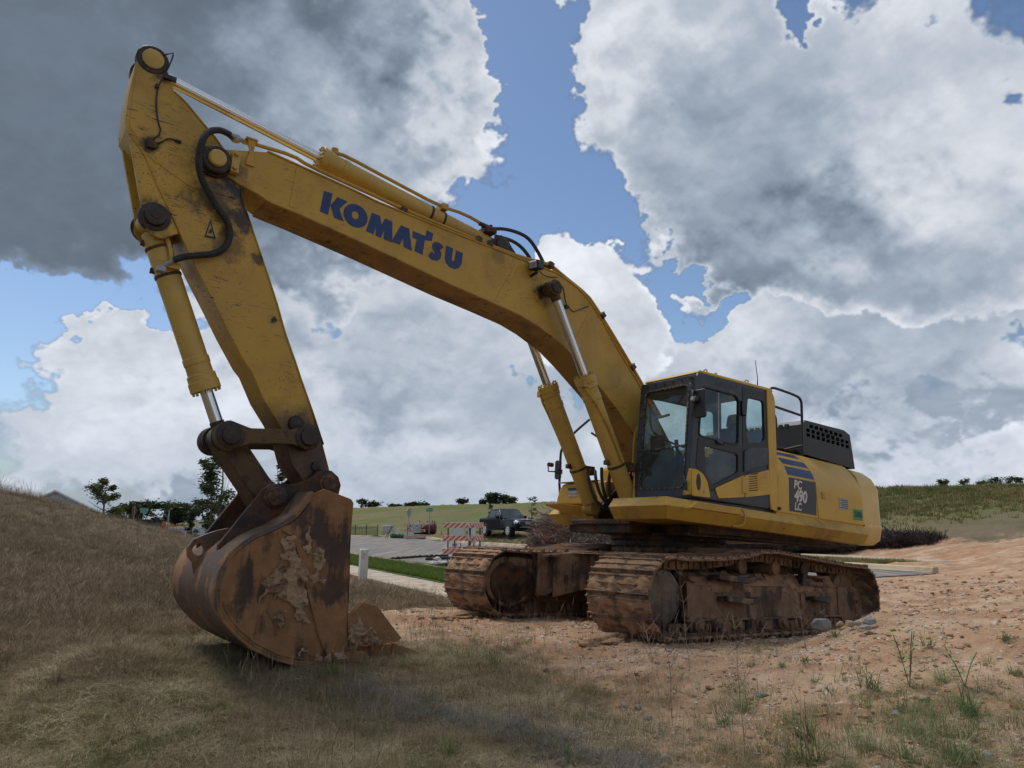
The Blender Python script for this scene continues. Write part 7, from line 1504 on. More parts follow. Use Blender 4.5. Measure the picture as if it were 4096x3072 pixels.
for s in (-1, 1):
    for (a, b, c_, d) in (((.52, 1.30), (-.34, 1.32), (-.34, 1.80), (.06, 1.80)), ((-.42, 1.32), (-1.28, 1.34), (-1.24, 1.78), (-.42, 1.80))):
        def yy(z): return s * (.945 - (z - 1.22) * .235)
        m = MB(); m.add([(p[0], yy(p[1]) + s * .012, p[1]) for p in (a, b, c_, d)] + [(p[0], yy(p[1]) + s * .002, p[1]) for p in (a, b, c_, d)], [(0, 1, 2, 3), (4, 7, 6, 5), (0, 4, 5, 1), (1, 5, 6, 2), (2, 6, 7, 3), (3, 7, 4, 0)]); tl(m, 'side_window', MAT['window_dark'])
    m = MB(); m.box((.30, min(s * .97, s * 1.22), 1.26), (.42, max(s * .97, s * 1.22), 1.44)); tl(m, 'wing_mirror', BP, .03, seg=3)
    m = MB(); m.loft([[(2.62, s * .93, .84), (2.80, s * .62, .84), (2.80, s * .62, 1.02), (2.60, s * .93, 1.05)], [(2.66, s * .97, .84), (2.86, s * .62, .84), (2.86, s * .62, 1.02), (2.64, s * .97, 1.05)]]); tl(m, 'headlight', MAT['headlight'], .02)
    for k, (xa, xb) in enumerate(((.45, -.40), (-.42, -1.35))):
        m = MB(); m.box((xa - .10, min(s * 1.002, s * 1.03), 1.10), (xa - .30 if 0 else xa - .28, max(s * 1.002, s * 1.03), 1.14)); tl(m, 'door_handle', BP, .008)
    m = MB(); m.box((-2.2, min(s * .90, s * 1.06), .40), (1.3, max(s * .90, s * 1.06), .46)); tl(m, 'running_board', MAT['black'], .01)
    for xw in (1.86, -1.85):
        w_ = empty('wheel', (xw, s * .905, .42), 0, TRK)
        m = MB(); m.lathe((0, -.14, 0), (0, .14, 0), [(0, .26), (.0, .38), (.04, .42), (.24, .42), (.28, .38), (.28, .26)], 28); m.build('tyre', MAT['tyre'], w_)
        m = MB(); m.lathe((0, s * .095, 0), (0, s * 1, 0), [(0, .27), (.07, .27), (.075, .24), (.03, .22), (.05, .08), (.07, .06)], 24)
        for k in range(6):
            t = 2 * PI * k / 6; m.box((-.035, min(s * .13, s * .17), .05), (.035, max(s * .13, s * .17), .25), Matrix.Rotation(t, 3, 'Y'), (0, s * .15, 0))
        m.build('rim', MAT['headlight'], w_)
        m = MB(); m.lathe((xw, s * .70, .44), (xw, s * 1.006, .44), [(0, .47), (.303, .47)], 28); tl(m, 'wheel_arch', MAT['black'])
m = MB(); m.plate(rounded([(-.60, 1.04), (.60, 1.04), (.66, .90), (.50, .70), (-.50, .70), (-.66, .90)], .05), 2.80, 2.885, fn=lambda a, b, t: (t, a, b)); tl(m, 'grille', MAT['black'], .01)
m = MB(); text_on(m, 'RAM', .17, (2.89, 0, .90), (0, 1, 0), (0, 0, 1), bold=.006, space=1.25); tl(m, 'grille_lettering', MAT['headlight'])
m = MB(); m.loft([[(2.55, -.98, .40), (2.86, -.70, .38), (2.86, .70, .38), (2.55, .98, .40)], [(2.58, -1.0, .62), (2.92, -.72, .64), (2.92, .72, .64), (2.58, 1.0, .62)]]); tl(m, 'front_bumper', MAT['black_paint'], .03, seg=3)
m = MB(); m.box((2.80, -.60, .645), (2.94, .60, .665)); tl(m, 'bumper_trim', MAT['headlight'], .004)
m = MB(); m.box((-2.85, -.85, 1.275), (-1.60, .85, 1.30)); tl(m, 'bed_cover', MAT['black'], .01)

# pallet propped on the pile
x, y = spot(1990, 2184, 44); r = empty('wooden_pallet', (x, y, zat(x, y) + .02), .35); r.rotation_euler = (-.9, .15, .35); tag(r, 'grey wooden pallet leaning at the foot of the brush pile', 'pallet')
for k in range(4): m = MB(); m.box((-.56 + k * .34, -.05, 0), (-.46 + k * .34, 1.0, .02)); m.build('board', MAT['wood'], r)
for k in range(3): m = MB(); m.box((-.6, .02 + k * .45, -.10), (.6, .12 + k * .45, -.005)); m.build('stringer', MAT['wood'], r)

# brush pile of dead vines and roots
MAT['brush'] = inst_material('dead_vines', (.10, .075, .055), (.27, .22, .185)); MAT['brush_pink'] = inst_material('reddish_roots', (.22, .11, .085), (.30, .17, .14)); MAT['mulch'] = inst_material('dark_mulch', (.028, .020, .020), (.075, .055, .052))
def vine_clump(seed, n, R, th, mat, h=1.0):
    r = random.Random(seed); m = MB()
    for _ in range(n):
        p = Vector((r.uniform(-R, R), r.uniform(-R, R), r.uniform(-.3, .3) * R)); d = Vector((r.uniform(-1, 1), r.uniform(-1, 1), r.uniform(-.6, .5))).normalized(); P = [p]
        for k in range(5): d = (d + Vector((r.uniform(-.6, .6), r.uniform(-.6, .6), r.uniform(-.5, .4)))).normalized(); p = p + d * R * .32 * h; P.append(p)
        m.tube(P, th * r.uniform(.6, 1.2), 3)
    me = bpy.data.meshes.new('vine_clump'); me.from_pydata(m.v, [], m.f); me.materials.append(mat); return me
def heap_scatter(name, meshes, bumps, n, sc, label, core_mat):
    """bumps = (px, py_top, Y, rx, ry) mounds; core blobs hidden under a skin of pieces"""
    allp = []
    hm = []
    for (px, pyt, Y, rx, ry) in bumps:
        x, y = spot(px, 2090, Y); z = zat(x, y); top_ = 1.5 + (2090 - pyt) * Y / FPX; hm.append((x, y, z, rx, ry, max(.2, top_ - z)))
    core = MB(); core.v = []
    bm = bmesh.new()
    for (x, y, z, rx, ry, H) in hm:
        g0 = bmesh.ops.create_icosphere(bm, subdivisions=3, radius=1)['verts']
        for v in g0: v.co = Vector((x + v.co.x * rx * .93, y + v.co.y * ry * .93, z + v.co.z * H * .90))
    me = bpy.data.meshes.new(name); bm.to_mesh(me); bm.free(); me.materials.append(core_mat); o = bpy.data.objects.new(name, me); link(o); tag(o, label, 'brush pile', None, 'stuff')
    pts = []
    for (x, y, z, rx, ry, H) in hm:
        for _ in range(int(n * rx * H / sum(h[3] * h[5] for h in hm))):
            a = random.uniform(0, 2 * PI); e = math.asin(random.uniform(0, 1)); pts.append((x + math.cos(a) * math.cos(e) * rx, y + math.sin(a) * math.cos(e) * ry, z + math.sin(e) * H))
    random.shuffle(pts); k = len(meshes)
    for i, me_ in enumerate(meshes):
        P = np.array(pts[i::k]); scatter(name + '_skin', me_, P, RNG.uniform(0, 6.28, len(P)), RNG.uniform(.7, 1.3, len(P)) * sc, RNG.normal(0, .6, (len(P), 2)), 'stuff', label, 'brush pile')
MAT['brush_core'] = plain('brush_core', (.07, .052, .042), 1, vary=.6, vscale=2.5, bump=1, bscale=5)
heap_scatter('brush_pile', [vine_clump(1, 34, .42, .014, MAT['brush']), vine_clump(2, 30, .42, .012, MAT['brush'])], [(2215, 2082, 42, .9, 1.2), (2255, 2086, 41, 1.4, 1.4), (2225, 2092, 41, .9, 1.2), (2330, 2098, 40, 1.6, 1.4), (2400, 2110, 39, 1.5, 1.3), (2440, 2124, 38, 1.3, 1.2), (2500, 2140, 37, 1.2, 1.1)], 620, 1.0, 'big grey tangle of dead vines and roots behind the far track', MAT['brush_core'])
x_, y_ = spot(2262, 2100, 39.5); P = np.array([(x_ + random.uniform(-1.0, .7), y_ + random.uniform(-.3, .3), zat(x_, y_) + random.uniform(.2, 1.35)) for _ in range(16)])
scatter('pink_roots', vine_clump(5, 16, .5, .016, MAT['brush_pink'], 1.3), P, RNG.uniform(0, 6.28, 16), np.ones(16), RNG.normal(0, .3, (16, 2)), 'stuff', 'pinkish roots trailing down the front of the brush pile', 'roots')
MAT['mulch_core'] = plain('mulch_core', (.030, .022, .022), 1, vary=.6, vscale=3, bump=1, bscale=8)
heap_scatter('mulch_bank', [vine_clump(8, 40, .35, .012, MAT['mulch'])], [(3450, 2160, 37, 3.4, 1.6), (3590, 2152, 36, 1.8, 1.5), (3300, 2168, 38, 3.6, 1.7), (3120, 2168, 39, 3.4, 1.7), (3000, 2165, 40, 2.4, 1.5)], 1500, .8, 'low bank of dark shredded mulch behind the counterweight', MAT['mulch_core'])

# ---- trees
def leaf_mat(name, a, b): return inst_leaf(name, a, b)
def inst_leaf(name, a, b):
    m, n, bb, out = new_mat(name); geo = n.new('ShaderNodeNewGeometry'); co = n.new('ShaderNodeTexCoord').outputs['Object']
    c = n.mix(geo.outputs['Random Per Island'], (*a, 1), (*b, 1)); c = n.mix(n.rng(n.noise(co, 1.1, 3, .5), .4, .65), c, n.mix(.5, c, (*[q * .55 for q in a], 1)))
    n.put(bb.inputs['Base Color'], c); bb.inputs['Roughness'].default_value = .6; bb.inputs['Specular IOR Level'].default_value = .3
    t = n.new('ShaderNodeBsdfTranslucent'); n.put(t.inputs[0], c); mx = n.new('ShaderNodeMixShader'); mx.inputs[0].default_value = .25
    n.nt.links.new(bb.outputs[0], mx.inputs[1]); n.nt.links.new(t.outputs[0], mx.inputs[2]); n.nt.links.new(mx.outputs[0], out.inputs[0]); return m
LM = {'dark': inst_leaf('dark_foliage', (.018, .032, .012), (.045, .070, .020)), 'mid': inst_leaf('mid_foliage', (.030, .052, .014), (.075, .105, .028)), 'light': inst_leaf('light_foliage', (.055, .085, .020), (.11, .14, .035)), 'blue': inst_leaf('conifer_foliage', (.014, .026, .018), (.032, .050, .028))}
def tree(name, label, px, Y, pyt, w_px, kind='round', leaves=900, leaf=.05, mat='mid', group=None, seed=1, pyb=None, base_z=None, trunk=.04, crown_lo=.25, gaps=.35, cat='tree'):
    r = random.Random(seed); x, y = spot(px, 2090, Y); z = zat(x, y) if base_z is None else base_z; H = 1.5 + (2090 - pyt) * Y / FPX - z; W = w_px * Y / FPX
    root = empty(name, (x, y, z), r.uniform(0, 6)); tag(root, label, cat, group)
    m = MB(); tops = []
    stems = 1 if kind != 'shrub' else 4
    for s in range(stems):
        a = 2 * PI * s / max(1, stems) + r.uniform(-.4, .4); o = Vector((math.cos(a), math.sin(a), 0)) * (0 if stems == 1 else W * .08)
        P = [o * .3 + Vector((0, 0, -.2)), o + Vector((r.uniform(-.03, .03) * W, r.uniform(-.03, .03) * W, H * .35)), o * 2 + Vector((r.uniform(-.06, .06) * W, r.uniform(-.06, .06) * W, H * .70)), o * 2.5 + Vector((0, 0, H * .96))]
        m.tube(P, [trunk, trunk * .8, trunk * .5, trunk * .15], 7)
        nb = 16 if kind != 'conifer' else 26
        for b in range(nb):
            t = crown_lo + (1 - crown_lo) * (b + r.random()) / nb; k = min(2, int(t * 3 / .96 * .96)); base = P[0].lerp(P[1], 0) if t < 0 else (P[0].lerp(P[1], t / .35) if t < .35 else (P[1].lerp(P[2], (t - .35) / .35) if t < .70 else P[2].lerp(P[3], min(1, (t - .7) / .26))))
            a2 = r.uniform(0, 2 * PI); u = (t - crown_lo) / (1 - crown_lo)
            if kind == 'conifer': L = W * .5 * (1 - u) ** .8 + .03; up = .12
            elif kind == 'column': L = W * .5 * math.sin(PI * min(1, .25 + u * .75)) ** .5; up = .9
            else: L = W * .5 * (math.sin(PI * (.12 + .80 * u)) ** .6) * r.uniform(.55, 1.1); up = .55
            d = Vector((math.cos(a2), math.sin(a2), up)).normalized(); e = base + d * L; e.z = min(e.z, H * 1.02)
            m.tube([base, base + d * L * .5 + Vector((0, 0, -.02 * L)), e], [trunk * .3, trunk * .2, trunk * .06], 4); tops.append((base + d * L * .35, e, L))
    m.build('trunk', MAT['bark'], root)
    if kind == 'bare':
        m = MB()
        for (a, e, L) in tops * 3:
            p = a.lerp(e, r.random()); d = (Vector((r.uniform(-.35, .35), r.uniform(-.35, .35), 1))).normalized(); q = p + d * H * r.uniform(.15, .40); q.z = min(q.z, H * 1.05); m.tube([p, p.lerp(q, .5) + Vector((r.uniform(-.03, .03), r.uniform(-.03, .03), 0)), q], [trunk * .14, trunk * .08, trunk * .03], 3)
        m.build('twigs', MAT['bark'], root); return root
    m = MB(); vs = []; fs = []; per = max(1, leaves // len(tops))
    for (a, e, L) in tops:
        if r.random() < gaps * .35: continue
        for _ in range(per):
            c = a.lerp(e, r.random() ** .7 * 1.08) + Vector((r.gauss(0, 1), r.gauss(0, 1), r.gauss(0, .8))) * max(leaf * 1.2, L * .17)
            c.z = max(c.z, H * crown_lo * .7); s = leaf * r.uniform(.6, 1.3); n1_ = Vector((r.gauss(0, 1), r.gauss(0, 1), r.gauss(0, 1))).normalized(); u_, w_, _d = basis(n1_)
            k = len(vs); vs += [c - u_ * s, c + w_ * s * .45, c + u_ * s, c - w_ * s * .45]; fs.append((k, k + 1, k + 2, k + 3))
    me = bpy.data.meshes.new('crown'); me.from_pydata([tuple(v) for v in vs], [], fs); me.materials.append(LM[mat]); o = bpy.data.objects.new('crown', me); link(o, root); return root
tree('sapling', 'thin leafy sapling with sprawling branches seen under the tipping link', 838, 25, 1812, 190, 'round', 5000, .055, 'mid', seed=4, trunk=.035, crown_lo=.22, gaps=.9)
tree('bare_tree', 'bare twiggy tree standing behind the leafy sapling', 872, 27, 1800, 170, 'bare', 0, seed=9, trunk=.06, crown_lo=.10)
tree('sapling', 'young tree whose leafy top shows above the bucket hinge', 1098, 26, 1866, 130, 'round', 1700, .055, 'mid', seed=12, trunk=.03, crown_lo=.3, gaps=.4)
tree('round_tree', 'full round green tree rising behind the shoulder of the mound', 412, 46, 1930, 150, 'round', 5200, .075, 'light', seed=15, trunk=.09, crown_lo=.08, gaps=.1)
tree('conifer', 'dark cone-shaped evergreen in front of the grey wall', 768, 34, 2048, 74, 'conifer', 2600, .045, 'blue', seed=18, trunk=.04, crown_lo=.04, gaps=0)
tree('conifer', 'small dark evergreen behind the cab of the black pickup', 1962, 62, 2020, 44, 'conifer', 1200, .06, 'blue', seed=19, trunk=.04, crown_lo=.05, gaps=0)
tree('sapling', 'slim sapling with a pale wrapped trunk right of the pickup', 2128, 56, 1994, 56, 'round', 700, .06, 'mid', seed=21, trunk=.035, crown_lo=.36, gaps=.6)
x, y = spot(2128, 2090, 55.8); m = MB(); m.cyl((x, y, zat(x, y)), (x, y, zat(x, y) + .55), .055, seg=8); tag(m.build('trunk_wrap', MAT['post_white']), 'white guard around the foot of the slim sapling', 'tree guard')
tree('column_tree', 'slim pointed tree showing between the boom cylinder and the mirror bar', 2312, 52, 1826, 66, 'column', 1300, .07, 'mid', seed=23, trunk=.04, crown_lo=.1, gaps=.1)
G = 'trees along the far skyline'
far_labels = {0: 'leftmost tree of the far row, right of the round tree', 1: 'thick tree of the far row behind the green street sign', 2: 'broad dark tree of the far row behind the leaning pole', 3: 'tree of the far row just left of the dark evergreen', 4: 'tall tree of the far row behind the leafy sapling', 5: 'tree of the far row right of the sapling', 6: 'low tree of the far row against the hinge plates', 7: 'small tree of the far row beside the bucket cheek', 8: 'slightly paler tree of the far row above the silt screen'}
for k, (px, pyt, w_, Y) in enumerate(((500, 2030, 60, 170), (565, 2022, 70, 180), (655, 2026, 90, 175), (745, 2030, 60, 170), (812, 2015, 80, 178), (900, 2030, 90, 172), (965, 2040, 60, 165), (1010, 2050, 50, 160), (700, 2038, 60, 150))):
    tree('broad_tree', far_labels[k], px, Y, pyt, w_ * 1.9, 'round', 1500, .36, 'dark' if k % 3 else 'mid', G, 30 + k, trunk=.2, crown_lo=.05, gaps=.1)
sk = {0: 'thin open tree at the left end of the skyline beside the bucket', 1: 'rounded dark bush on the skyline next to the thin open tree', 2: 'small lone bush on the skyline above the iron fence', 3: 'tiny bush on the skyline left of the octagonal sign', 4: 'dark tree on the skyline just left of the octagonal sign pole top', 5: 'largest dark tree on the skyline above the ROAD CLOSED sign', 6: 'low bush on the skyline left of the street name sign', 7: 'round bush alone on the hill crest above the near barricades', 8: 'short bush at the left of the tree clump above the pickup', 9: 'tall tree left of centre in the clump above the pickup', 10: 'tallest tree in the clump above the pickup', 11: 'spreading tree in the clump above the pickup', 12: 'low paler bush at the right of the clump above the pickup'}
for k, (px, pyt, w_, Y, mt) in enumerate(((1444, 2006, 44, 160, 'dark'), (1492, 2018, 50, 158, 'dark'), (1567, 2027, 22, 155, 'dark'), (1594, 2030, 18, 155, 'dark'), (1630, 2025, 28, 152, 'dark'), (1660, 2020, 40, 150, 'dark'), (1692, 2024, 36, 150, 'mid'), (1849, 2008, 50, 142, 'dark'), (1930, 2011, 22, 138, 'dark'), (1958, 1985, 34, 140, 'mid'), (1984, 1982, 34, 141, 'dark'), (2014, 1988, 44, 140, 'mid'), (2046, 2000, 36, 138, 'mid'))):
    tree('broad_tree' if k not in (2, 3, 6, 7) else 'bush', sk[k], px, Y, pyt, w_ * 1.2, 'round', 700, .22, mt, G, 50 + k, trunk=.14, crown_lo=.05, gaps=.9 if k == 0 else .2, cat='tree' if k not in (2, 3, 6, 7) else 'bush')
sr = ['spiky bush left on the right-hand skyline', 'pale almost bare shrub on the right-hand skyline', 'low dark bush right of the bare shrub on the skyline', 'dark bush on the right-hand skyline before the frame edge', 'wide dark bush nearest the right edge of the skyline', 'low bush right at the right edge of the skyline']
for k, (px, pyt, w_, Y, mt, kd) in enumerate(((3790, 1930, 36, 78, 'mid', 'shrub'), (3877, 1926, 28, 78, 'light', 'round'), (3945, 1936, 34, 80, 'mid', 'shrub'), (3998, 1921, 46, 82, 'dark', 'round'), (4060, 1919, 60, 84, 'dark', 'round'), (4110, 1922, 50, 84, 'mid', 'round'))):
    tree('bush', sr[k], px, Y, pyt, w_ * 1.3, kd, 700, .10, mt, 'bushes on the right-hand skyline', 80 + k, trunk=.04, crown_lo=.05, gaps=.9 if k == 1 else .2, cat='bush')

# ---- walls, fences, house on the left
def wall_seg(name, a, b, h, mat, label, cat, t=.12, n=1):
    (xa, ya), (xb, yb_) = a, b; za, zb_ = zat(xa, ya), zat(xb, yb_); d = Vector((xb - xa, yb_ - ya)).normalized(); q = Vector((-d.y, d.x)) * t / 2; m = MB()
    m.loft([[(xa + q.x, ya + q.y, za - .3), (xa - q.x, ya - q.y, za - .3), (xa - q.x, ya - q.y, za + h), (xa + q.x, ya + q.y, za + h)], [(xb + q.x, yb_ + q.y, zb_ - .3), (xb - q.x, yb_ - q.y, zb_ - .3), (xb - q.x, yb_ - q.y, zb_ + h), (xb + q.x, yb_ + q.y, zb_ + h)]]); o = m.build(name, mat); tag(o, label, cat); return o
wa, wb = spot(655, 2120, 52), spot(890, 2120, 56); za_ = zat(*wa); r = empty('panel_wall', (0, 0, 0)); tag(r, 'low grey panelled wall behind the dark evergreen', 'wall')
for k in range(7):
    a, b = Vector(wa).lerp(Vector(wb), k / 7 + .001), Vector(wa).lerp(Vector(wb), (k + 1) / 7 - .001); za, zb_ = zat(*a), zat(*b); m = MB(); hh = 1.5 + (2090 - 2112) * 53 / FPX
    m.loft([[(a.x, a.y - .05, za - .3), (a.x, a.y + .05, za - .3), (a.x, a.y + .05, hh), (a.x, a.y - .05, hh)], [(b.x, b.y - .05, zb_ - .3), (b.x, b.y + .05, zb_ - .3), (b.x, b.y + .05, hh), (b.x, b.y - .05, hh)]]); m.build('wall_panel', MAT['siding'], r, .01)
r = empty('silt_screen', (0, 0, 0)); tag(r, 'black mesh screen on posts behind the foot of the mound', 'screen'); MAT['mesh'] = plain('black_mesh', (.016, .02, .02), .9)
sa, sb = spot(560, 2100, 40), spot(664, 2100, 42)
for k in range(5):
    a, b = Vector(sa).lerp(Vector(sb), k / 5), Vector(sa).lerp(Vector(sb), (k + 1) / 5); m = MB(); hh = 1.5 + (2090 - 2079) * 41 / FPX; m.loft([[(a.x, a.y, 0), (a.x, a.y + .02, 0), (a.x, a.y + .02, hh), (a.x, a.y, hh)], [(b.x - .03, b.y, 0), (b.x - .03, b.y + .02, 0), (b.x - .03, b.y + .02, hh), (b.x - .03, b.y, hh)]]); m.build('mesh_panel', MAT['mesh'], r)
    m = MB(); m.cyl((a.x, a.y - .02, -.2), (a.x, a.y - .02, hh + .06), .02, seg=6); m.build('post', MAT['dark_post'], r)
for (px, py0, py1, Y, lab) in ((656, 2118, 2088, 39, 'orange marker flag beside the black screen'), (693, 2118, 2098, 41, 'orange and white marker flag in front of the grey wall')):
    x, y = spot(px, 2090, Y); m = MB(); zb_ = 1.5 + (2090 - py0) * Y / FPX; zt_ = 1.5 + (2090 - py1) * Y / FPX; r = empty('marker_flag', (x, y, zb_)); tag(r, lab, 'flag'); m.cyl((0, 0, -.5), (.05, 0, zt_ - zb_), .012, seg=6); m.build('stick', MAT['dark_post'], r); m = MB(); m.box((-.10, -.01, (zt_ - zb_) * .45), (.06, .01, (zt_ - zb_) * 1.0), Matrix.Rotation(.4, 3, 'Y')); m.build('flag', MAT['orange'], r, .004)
x, y = spot(806, 2090, 58); r = empty('realty_sign', (x, y, zat(x, y)), .3); tag(r, 'white and pink board sign right of the dark evergreen', 'sign'); hh = 1.5 + (2090 - 2080) * 58 / FPX - zat(x, y)
m = MB(); m.box((-.30, -.02, hh - .55), (.32, .02, hh)); m.build('board', MAT['sign_white'], r, .01); m = MB(); m.box((-.24, -.03, hh - .32), (.26, -.021, hh - .18)); m.build('pink_band', plain('pink_print', (.5, .22, .22), .6), r)
for s in (-.28, .28): m = MB(); m.box((s - .03, 0, -.2), (s + .03, .04, hh)); m.build('leg', MAT['wood'], r)
# house gable beyond the mound
hx, hy = spot(208, 2090, 92); zr = 1.5 + (2090 - 1965) * 92 / FPX; zb_ = 0; r = empty('house', (hx, hy, 0), .50); tag(r, 'grey sided house of which only the gable shows above the mound', 'house')
ev = zr - 3.0; m = MB(); m.loft([[(-5.6, 0, -2), (5.6, 0, -2), (5.6, 0, ev), (0, 0, zr - .25), (-5.6, 0, ev)], [(-5.6, 9, -2), (5.6, 9, -2), (5.6, 9, ev), (0, 9, zr - .25), (-5.6, 9, ev)]]); m.build('wall', MAT['siding'], r)
for k in range(22):
    z_ = ev - .4 + k * .16; w_ = 5.6 if z_ < ev else 5.6 * (zr - .25 - z_) / (zr - .25 - ev)
    if w_ > .3: m = MB(); m.box((-w_, -.03, z_), (w_, -.002, z_ + .145)); m.build('siding_board', MAT['siding'], r)
for s in (-1, 1):
    m = MB(); m.plate([(0, zr), (s * 6.2, ev - .30), (s * 6.2, ev - .52), (0, zr - .24)], -.35, 9.3); m.build('roof', MAT['roofing'], r)
    m = MB(); m.plate([(0, zr + .02), (s * 6.25, ev - .28), (s * 6.25, ev - .50), (0, zr - .22)], -.42, -.36); m.build('fascia', MAT['sign_white'], r)
# black iron fence right of the bucket
r = empty('iron_fence', (0, 0, 0)); tag(r, 'black iron picket fence standing at the far left end of the road', 'fence')
fa, fb = Vector(spot(1335, 2090, 84)), Vector(spot(1512, 2090, 78)); nP = 62
for k in range(nP + 1):
    p = fa.lerp(fb, k / nP); z_ = zat(p.x, p.y); big = k % 15 == 2 or k == nP; h_ = 1.30 if big else 1.12; w_ = .035 if big else .012; m = MB(); m.box((p.x - w_, p.y - w_, z_ - .1), (p.x + w_, p.y + w_, z_ + h_)); m.build('post' if big else 'picket', MAT['black'], r)
for h_ in (.18, .95): m = MB(); m.tube([(fa.x, fa.y, zat(*fa) + h_), ((fa.x + fb.x) / 2, (fa.y + fb.y) / 2, zat(*((fa + fb) / 2)) + h_), (fb.x, fb.y, zat(*fb) + h_)], .02, 4); m.build('rail', MAT['black'], r)
m = MB(); x, y = spot(1766, 2128, 72); m.lathe((x, y, zat(x, y)), (x, y, 9), [(0, .14), (.03, .14), (.035, .10), (.38, .03)], 12); tag(m.build('traffic_cone', MAT['orange']), 'tiny orange cone on the pavement right of the red tank', 'cone')

# ---- boulders and stones
MAT['rock'] = plain('grey_granite', (.22, .23, .24), .85, vary=.3, vscale=9, bump=.6, bscale=20, dirt=(.28, .18, .11), dirt_amt=.2)
MAT['rock_tan'] = plain('tan_rock', (.32, .23, .15), .9, vary=.25, vscale=9, bump=.6, bscale=20)
def rock(px, py, w_px, h_px, Y, label, mat, seed, ang=0):
    gh = ground_at(px, py + (16 if seed < 10 else 2)); Y = min(gh.y, 9.0 + (px - 3290) * .0045) if seed < 10 else gh.y; p = at(px, py, Y); sw = w_px * Y / FPX / 2; bm = bmesh.new(); r = random.Random(seed)
    pts = [Vector((r.uniform(-1, 1), r.uniform(-.8, .8), r.uniform(-.5, 1))) for _ in range(26)]
    for q in pts: bm.verts.new(Vector((q.x, q.y, q.z)).normalized() * r.uniform(.85, 1.05))
    hull = bmesh.ops.convex_hull(bm, input=bm.verts); 
    for g_ in [v for v in bm.verts if not v.link_faces]: bm.verts.remove(g_)
    sh = h_px * Y / FPX * .62
    for v in bm.verts: v.co = Vector((v.co.x * sw, v.co.y * sw * .8, v.co.z * sh))
    me = bpy.data.meshes.new('rock'); bm.to_mesh(me); bm.free(); me.materials.append(mat); o = bpy.data.objects.new('rock', me); link(o); o.location = (p.x, p.y, p.z + sh * .55); o.rotation_euler = (0, 0, ang)
    b = o.modifiers.new('edges', 'BEVEL'); b.width = sw * .06; b.segments = 2; tag(o, label, 'rock', 'rocks wedged by the rear of the near track' if seed < 10 else 'stones lying in the foreground'); return o
rock(3290, 2518, 82, 48, 9.6, 'largest grey boulder, pointed, against the track rollers', MAT['rock'], 3)
rock(3360, 2505, 34, 22, 9.8, 'tan rock right of the largest boulder', MAT['rock_tan'], 4)
rock(3398, 2508, 38, 30, 9.8, 'brown rock in the middle of the row by the track', MAT['rock_tan'], 5)
rock(3433, 2508, 34, 26, 9.8, 'small grey rock left of the flat pale one', MAT['rock'], 6)
rock(3476, 2500, 64, 34, 10.0, 'broad pale grey rock at the right end of the row', MAT['rock'], 7, .4)
rock(3465, 2520, 56, 22, 9.6, 'low grey rock lying in front of the broad pale one', MAT['rock'], 8)
for i, (px, py, w_, h_, lab, mt) in enumerate(((2553, 2845, 32, 26, 'bluish grey stone in the grass left of the tall weed stalk', 'rock'), (2598, 2882, 26, 20, 'grey stone just below the bluish one', 'rock'), (2495, 2830, 30, 18, 'flat pale stone left of the bluish one', 'rock'), (2660, 3054, 40, 34, 'white lump of stone at the bottom edge of the picture', 'rock'), (2290, 2790, 16, 10, 'small orange-tan pebble alone in the dry grass', 'rock_tan'), (2185, 2690, 30, 22, 'tan stone beside the grey thatch patch', 'rock_tan'), (3308, 2768, 22, 24, 'small sharp blue-grey stone on the red clay', 'rock'), (3700, 2812, 60, 30, 'sandy yellow stone between the green weeds', 'rock_tan'), (3588, 2868, 36, 24, 'pale grey stone below the sandy yellow one', 'rock'), (3426, 2866, 24, 18, 'dark stone left of the pale grey one', 'rock'), (3954, 3040, 60, 34, 'light grey stone low in the right corner', 'rock'), (2940, 2768, 26, 20, 'tan stone beside the brown weed stalk', 'rock_tan'), (2917, 3034, 28, 20, 'tan stone at the bottom left of the clay', 'rock_tan'), (3038, 2795, 46, 26, 'whitish stone between two weed clumps', 'rock'), (3028, 3026, 24, 16, 'white pebble near the bottom of the clay', 'rock'))):
    g_ = ground_at(px, py); rock(px, py - 2, w_, h_, g_.y, lab, MAT[mt], 20 + i, i * .7)
m = MB(); g_ = ground_at(1722, 2408); m.lathe((g_.x, g_.y, g_.z - .05), (g_.x, g_.y, 9), [(0, .10), (.17, .09), (.185, .075)], 14); tag(m.build('tree_stump', MAT['wood']), 'short brown stump in the grass left of the far track', 'stump')

